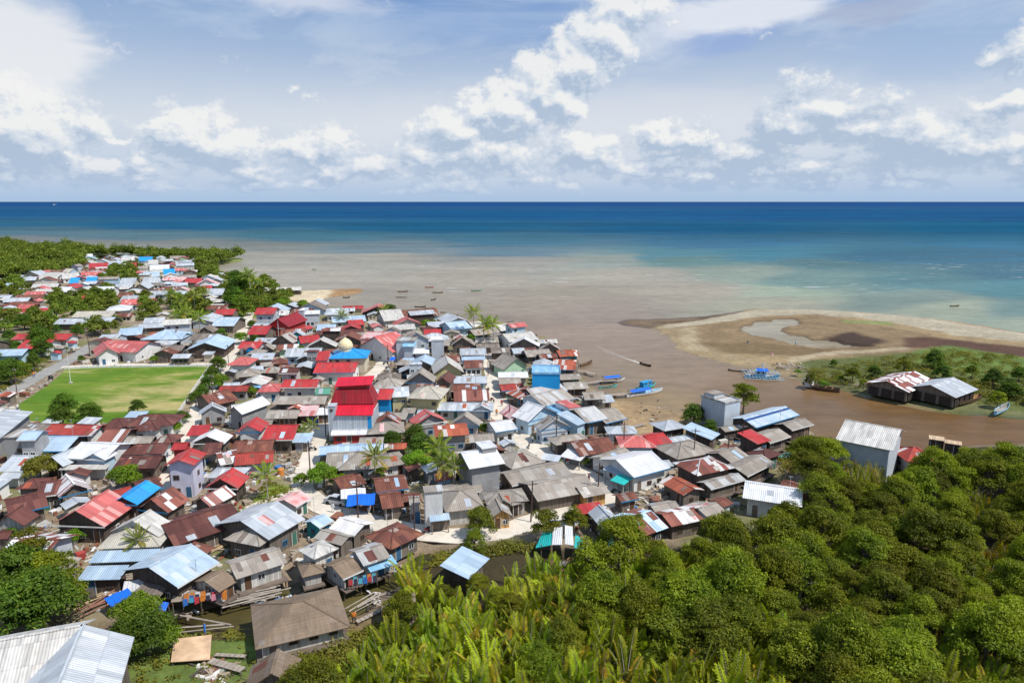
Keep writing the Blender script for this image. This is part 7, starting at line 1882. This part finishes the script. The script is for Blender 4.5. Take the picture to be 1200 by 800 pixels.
def moto(px, py, rot, paint, label):
    x, y = at(px, py, GZ + .1); r = empty('motorcycle', (x, y, GZ + .11), R(rot)); wheel(r, -.62, 0, .29, .1); wheel(r, .62, 0, .29, .1)
    mb = MB(); mb.tube([(-.75, 0, .62), (-.2, 0, .55), (.2, 0, .55), (.5, 0, .85)], [.06, .14, .13, .07], 6); mb.tube([(.62, 0, .29), (.48, 0, .98)], .04, 5); mb.build('frame', PAINT[paint], r)
    mb = MB(); mb.box(-.7, -.12, .72, .05, .12, .8); mb.build('seat', RUB, r); mb = MB(); mb.tube([(.42, -.32, 1.0), (.48, 0, .98), (.42, .32, 1.0)], .025, 4); mb.build('handlebar', RUB, r)
    items.append((r, label, 'motorcycle', 'parked motorcycles'))
for i, (px, py) in enumerate([(570, 446), (594, 484), (600, 494), (571, 458), (577, 470), (606, 502), (620, 524), (690, 562), (700, 570), (452, 427), (230, 476), (243, 455), (722, 578), (360, 565), (385, 487), (366, 528), (500, 624), (660, 541), (765, 570)]):
    moto(px, py, rv.uniform(0, 360), ('black', 'red', 'silver')[i % 3], ('black', 'red', 'silver')[i % 3] + ' motorcycle parked')
# scattered boards, crates, buckets and litter: countless, one object
cols = [simple('litter_' + n, c, .9, .3, 3) for n, c in (('board', (.34, .27, .20)), ('pale', (.58, .54, .48)), ('dark', (.08, .065, .055)), ('rust', (.24, .10, .06)), ('white', (.7, .7, .7)), ('blue', (.06, .2, .45)), ('red', (.4, .06, .05)), ('block', (.4, .39, .37)))]
mb = MB(); g_ = random.Random(91); got = 0
for _ in range(60000):
    if got > 5200: break
    x, y = g_.uniform(-150, 75), g_.uniform(70, 250)
    if OCC[int((y - OY) / OS), int((x - OX) / OS)] > 0: continue
    if g_.random() > (1.0 if y < 150 else .45): continue
    q = np.array([[x, y]])
    if not inside(q, VILL)[0] or sdist(q, CREEK)[0] > -1.8: continue
    got += 1; a = g_.uniform(0, 3.14); c_, s_ = math.cos(a), math.sin(a); k = g_.random()
    if k < .55: L, w, h = g_.uniform(.5, 2.2), g_.uniform(.1, .4), g_.uniform(.03, .12)
    elif k < .9: L, w, h = g_.uniform(.25, .7), g_.uniform(.25, .6), g_.uniform(.15, .6)
    else: L, w, h = g_.uniform(1.0, 2.2), g_.uniform(.7, 1.2), g_.uniform(.3, 1.0)
    m_ = g_.choice([0, 0, 0, 1, 1, 2, 2, 3, 3, 4, 7, 7, 5 if g_.random() < .4 else 0, 6 if g_.random() < .3 else 1]); b = len(mb.v); sub = MB(); sub.box(-L / 2, -w / 2, 0, L / 2, w / 2, h, m_, False)
    z = GZ + g_.uniform(0, .15); mb.v += [(x + p[0] * c_ - p[1] * s_, y + p[0] * s_ + p[1] * c_, z + p[2] + p[0] * .06) for p in sub.v]; mb.f += [tuple(i + b for i in f) for f in sub.f]; mb.uv += sub.uv; mb.mi += sub.mi
o = mb.build('litter', cols); tag(o, 'scattered boards, blocks, crates and household litter between the houses', 'litter', kind='stuff')
# litter on banks
mb = MB(); got = 0
for px_, py_, sx_, sy_, n in [(300, 697, 60, 6, 120), (200, 715, 26, 6, 60), (440, 655, 26, 14, 140), (250, 790, 20, 14, 90), (450, 700, 20, 8, 60), (880, 530, 30, 12, 90), (925, 430, 20, 6, 50), (760, 480, 30, 14, 26), (780, 578, 30, 10, 110), (130, 700, 26, 12, 90), (640, 590, 40, 6, 60)]:
    for _ in range(n):
        x, y = at(g_.gauss(px_, sx_ * .5), g_.gauss(py_, sy_ * .5), GZ * .8); a = g_.uniform(0, 3.14); c_, s_ = math.cos(a), math.sin(a); L, w, h = g_.uniform(.2, 1.2), g_.uniform(.06, .4), g_.uniform(.04, .3); b = len(mb.v); sub = MB(); sub.box(-L / 2, -w / 2, 0, L / 2, w / 2, h, g_.choice([0, 0, 0, 1, 2, 2, 3, 1, 4 if px_ != 760 else 0, 5 if px_ in (440, 300) else 2]), False)
        z = .2 if sdist(np.array([[x, y]]), CREEK)[0] > -1 or px_ in (760,) else GZ - .02; 
        mb.v += [(x + p[0] * c_ - p[1] * s_, y + p[0] * s_ + p[1] * c_, z + p[2] + p[0] * .06) for p in sub.v]; mb.f += [tuple(i + b for i in f) for f in sub.f]; mb.uv += sub.uv; mb.mi += sub.mi
o = mb.build('bank_litter', cols); tag(o, 'driftwood, boards and rubbish along the banks and yards', 'litter', kind='stuff')
TAGGED += items
# ------------------------------------------------------------------ labels: look first, then what it stands beside
MARKS = [('tall tiered red building', 410, 490), ('blue domed mosque', 405, 415), ('bright blue tower block', 638, 440), ('sports field', 130, 455), ('lone field trees', 90, 482), ('steep dark red gables', 328, 385), ('white river block house', 845, 478),
 ('blue ridged river warehouse', 905, 487), ('white house with teal awning', 745, 548), ('tall brilliant white block roof', 565, 545), ('yellow shophouses', 500, 475), ('vivid azure gable', 152, 580), ('big red gabled roof', 92, 595), ('white two-gabled villa', 107, 550),
 ('little green meadow', 300, 595), ('pale violet two-storey house', 213, 565), ('silver-grey roof by the meadow', 315, 615), ('sky-tinted roof by the creek', 212, 665), ('largest thatched house', 345, 730), ('square creek pyramid roof', 370, 643), ('reddish rust hipped roof', 468, 632),
 ('narrow white tower house', 508, 587), ('orange plank hut', 588, 606), ('cream gable with green windows', 530, 435), ('two shoreline coconut palms', 572, 385), ('coral pink gable', 440, 405), ('boat jetty', 720, 462), ('patchwork timber house', 838, 560), ('blue patchwork roof', 755, 615),
 ('straight market street', 585, 465), ('central palm grove', 510, 530), ('field lane', 245, 460), ('red villa facing the field', 133, 410), ('red school wings', 45, 398), ('vivid far blue roof', 198, 318), ('farthest blue roof', 170, 303), ('far jetty shed', 332, 339), ('far palm cluster', 222, 368),
 ('pale blue hall above the field', 187, 390), ('faded coral far roof', 160, 354), ('far white roofs', 115, 340), ('leftmost far blue roof', 86, 328), ('grassy shore lane', 290, 360), ('red roof by grassy lane', 262, 368), ('long red columned house', 348, 452), ('scalloped coral house', 278, 425), ('green roof', 377, 458),
 ('whitish mangrove house', 1018, 510), ('far bank boat sheds', 1080, 455), ('curving road', 640, 600), ('sandy spit', 980, 390), ('lower left hall', 60, 760), ('nipa swamp', 620, 740), ('mangrove forest', 950, 680), ('far left road', 20, 450), ('patched roofs cluster', 295, 532), ('rust striped street roof', 555, 463),
 ('brown canal', 925, 560), ('river mud flat', 765, 490), ('upper river stilt houses', 665, 420), ('maroon roof row', 40, 575), ('school yard trees', 50, 395)]
ORD = ['', 'second ', 'third ', 'fourth ', 'fifth ', 'sixth ', 'seventh ', 'eighth ', 'ninth ', 'tenth ', 'eleventh ', 'twelfth ', 'thirteenth ', 'fourteenth ', 'fifteenth ', 'sixteenth ', 'seventeenth ', 'eighteenth ']
def rel(px, py, mx, my):
    dx_, dy_ = px - mx, (py - my) * 1.6
    if abs(dx_) > abs(dy_): return 'left of' if dx_ < 0 else 'right of'
    return 'behind' if dy_ < 0 else 'in front of'
def auto_labels(items):
    """items: (root, words, category, group)"""
    buckets = {}
    for it in items:
        p = it[0].location; px, py, _f = proj(p.x, p.y, p.z)
        ms = sorted(MARKS, key=lambda m_: math.hypot(px - m_[1], (py - m_[2]) * 1.6)); m_ = ms[0]
        buckets.setdefault((it[1], rel(px, py, m_[1], m_[2]), m_[0]), []).append((math.hypot(px - m_[1], (py - m_[2]) * 1.6), it))
    for (w_, r_, m_), L in buckets.items():
        L.sort(key=lambda q: q[0])
        for i, (d_, it) in enumerate(L):
            o_ = ORD[min(i, len(ORD) - 1)]
            nearest = (o_ + 'nearest ') if len(L) > 1 else ''
            tag(it[0], f"{w_}, {nearest}{r_} the {m_}", it[2], it[3] if len(it) > 3 else None)
WALLW = {'w': 'white walls', 'c': 'cream walls', 'lb': 'pale blue walls', 'g': 'bare block walls', 'gb': 'blue-grey walls', 'd': 'plank walls', 'dd': 'dark plank walls', 'ws': 'white board walls', 'b': 'blue walls', 'y': 'yellow walls', 'gr': 'green walls', 'p': 'pink walls', 'v': 'violet walls', 'r': 'red walls', 'o': 'orange plank walls', 'z': 'silver walls', 't': 'teal walls'}
items = []
for h in houses:
    if h.get('label'): tag(h['root'], h['label'], 'house', 'village houses')
    else: items.append((h['root'], f"{ROOF_WORD[h['roof']]} {KIND_WORD[h['kind']]} house", 'house', 'village houses'))
for h in sheds: items.append((h['root'], f"small {ROOF_WORD[h['roof']]} shed", 'shed', 'small sheds between the houses'))
items += TAGGED
auto_labels(items)
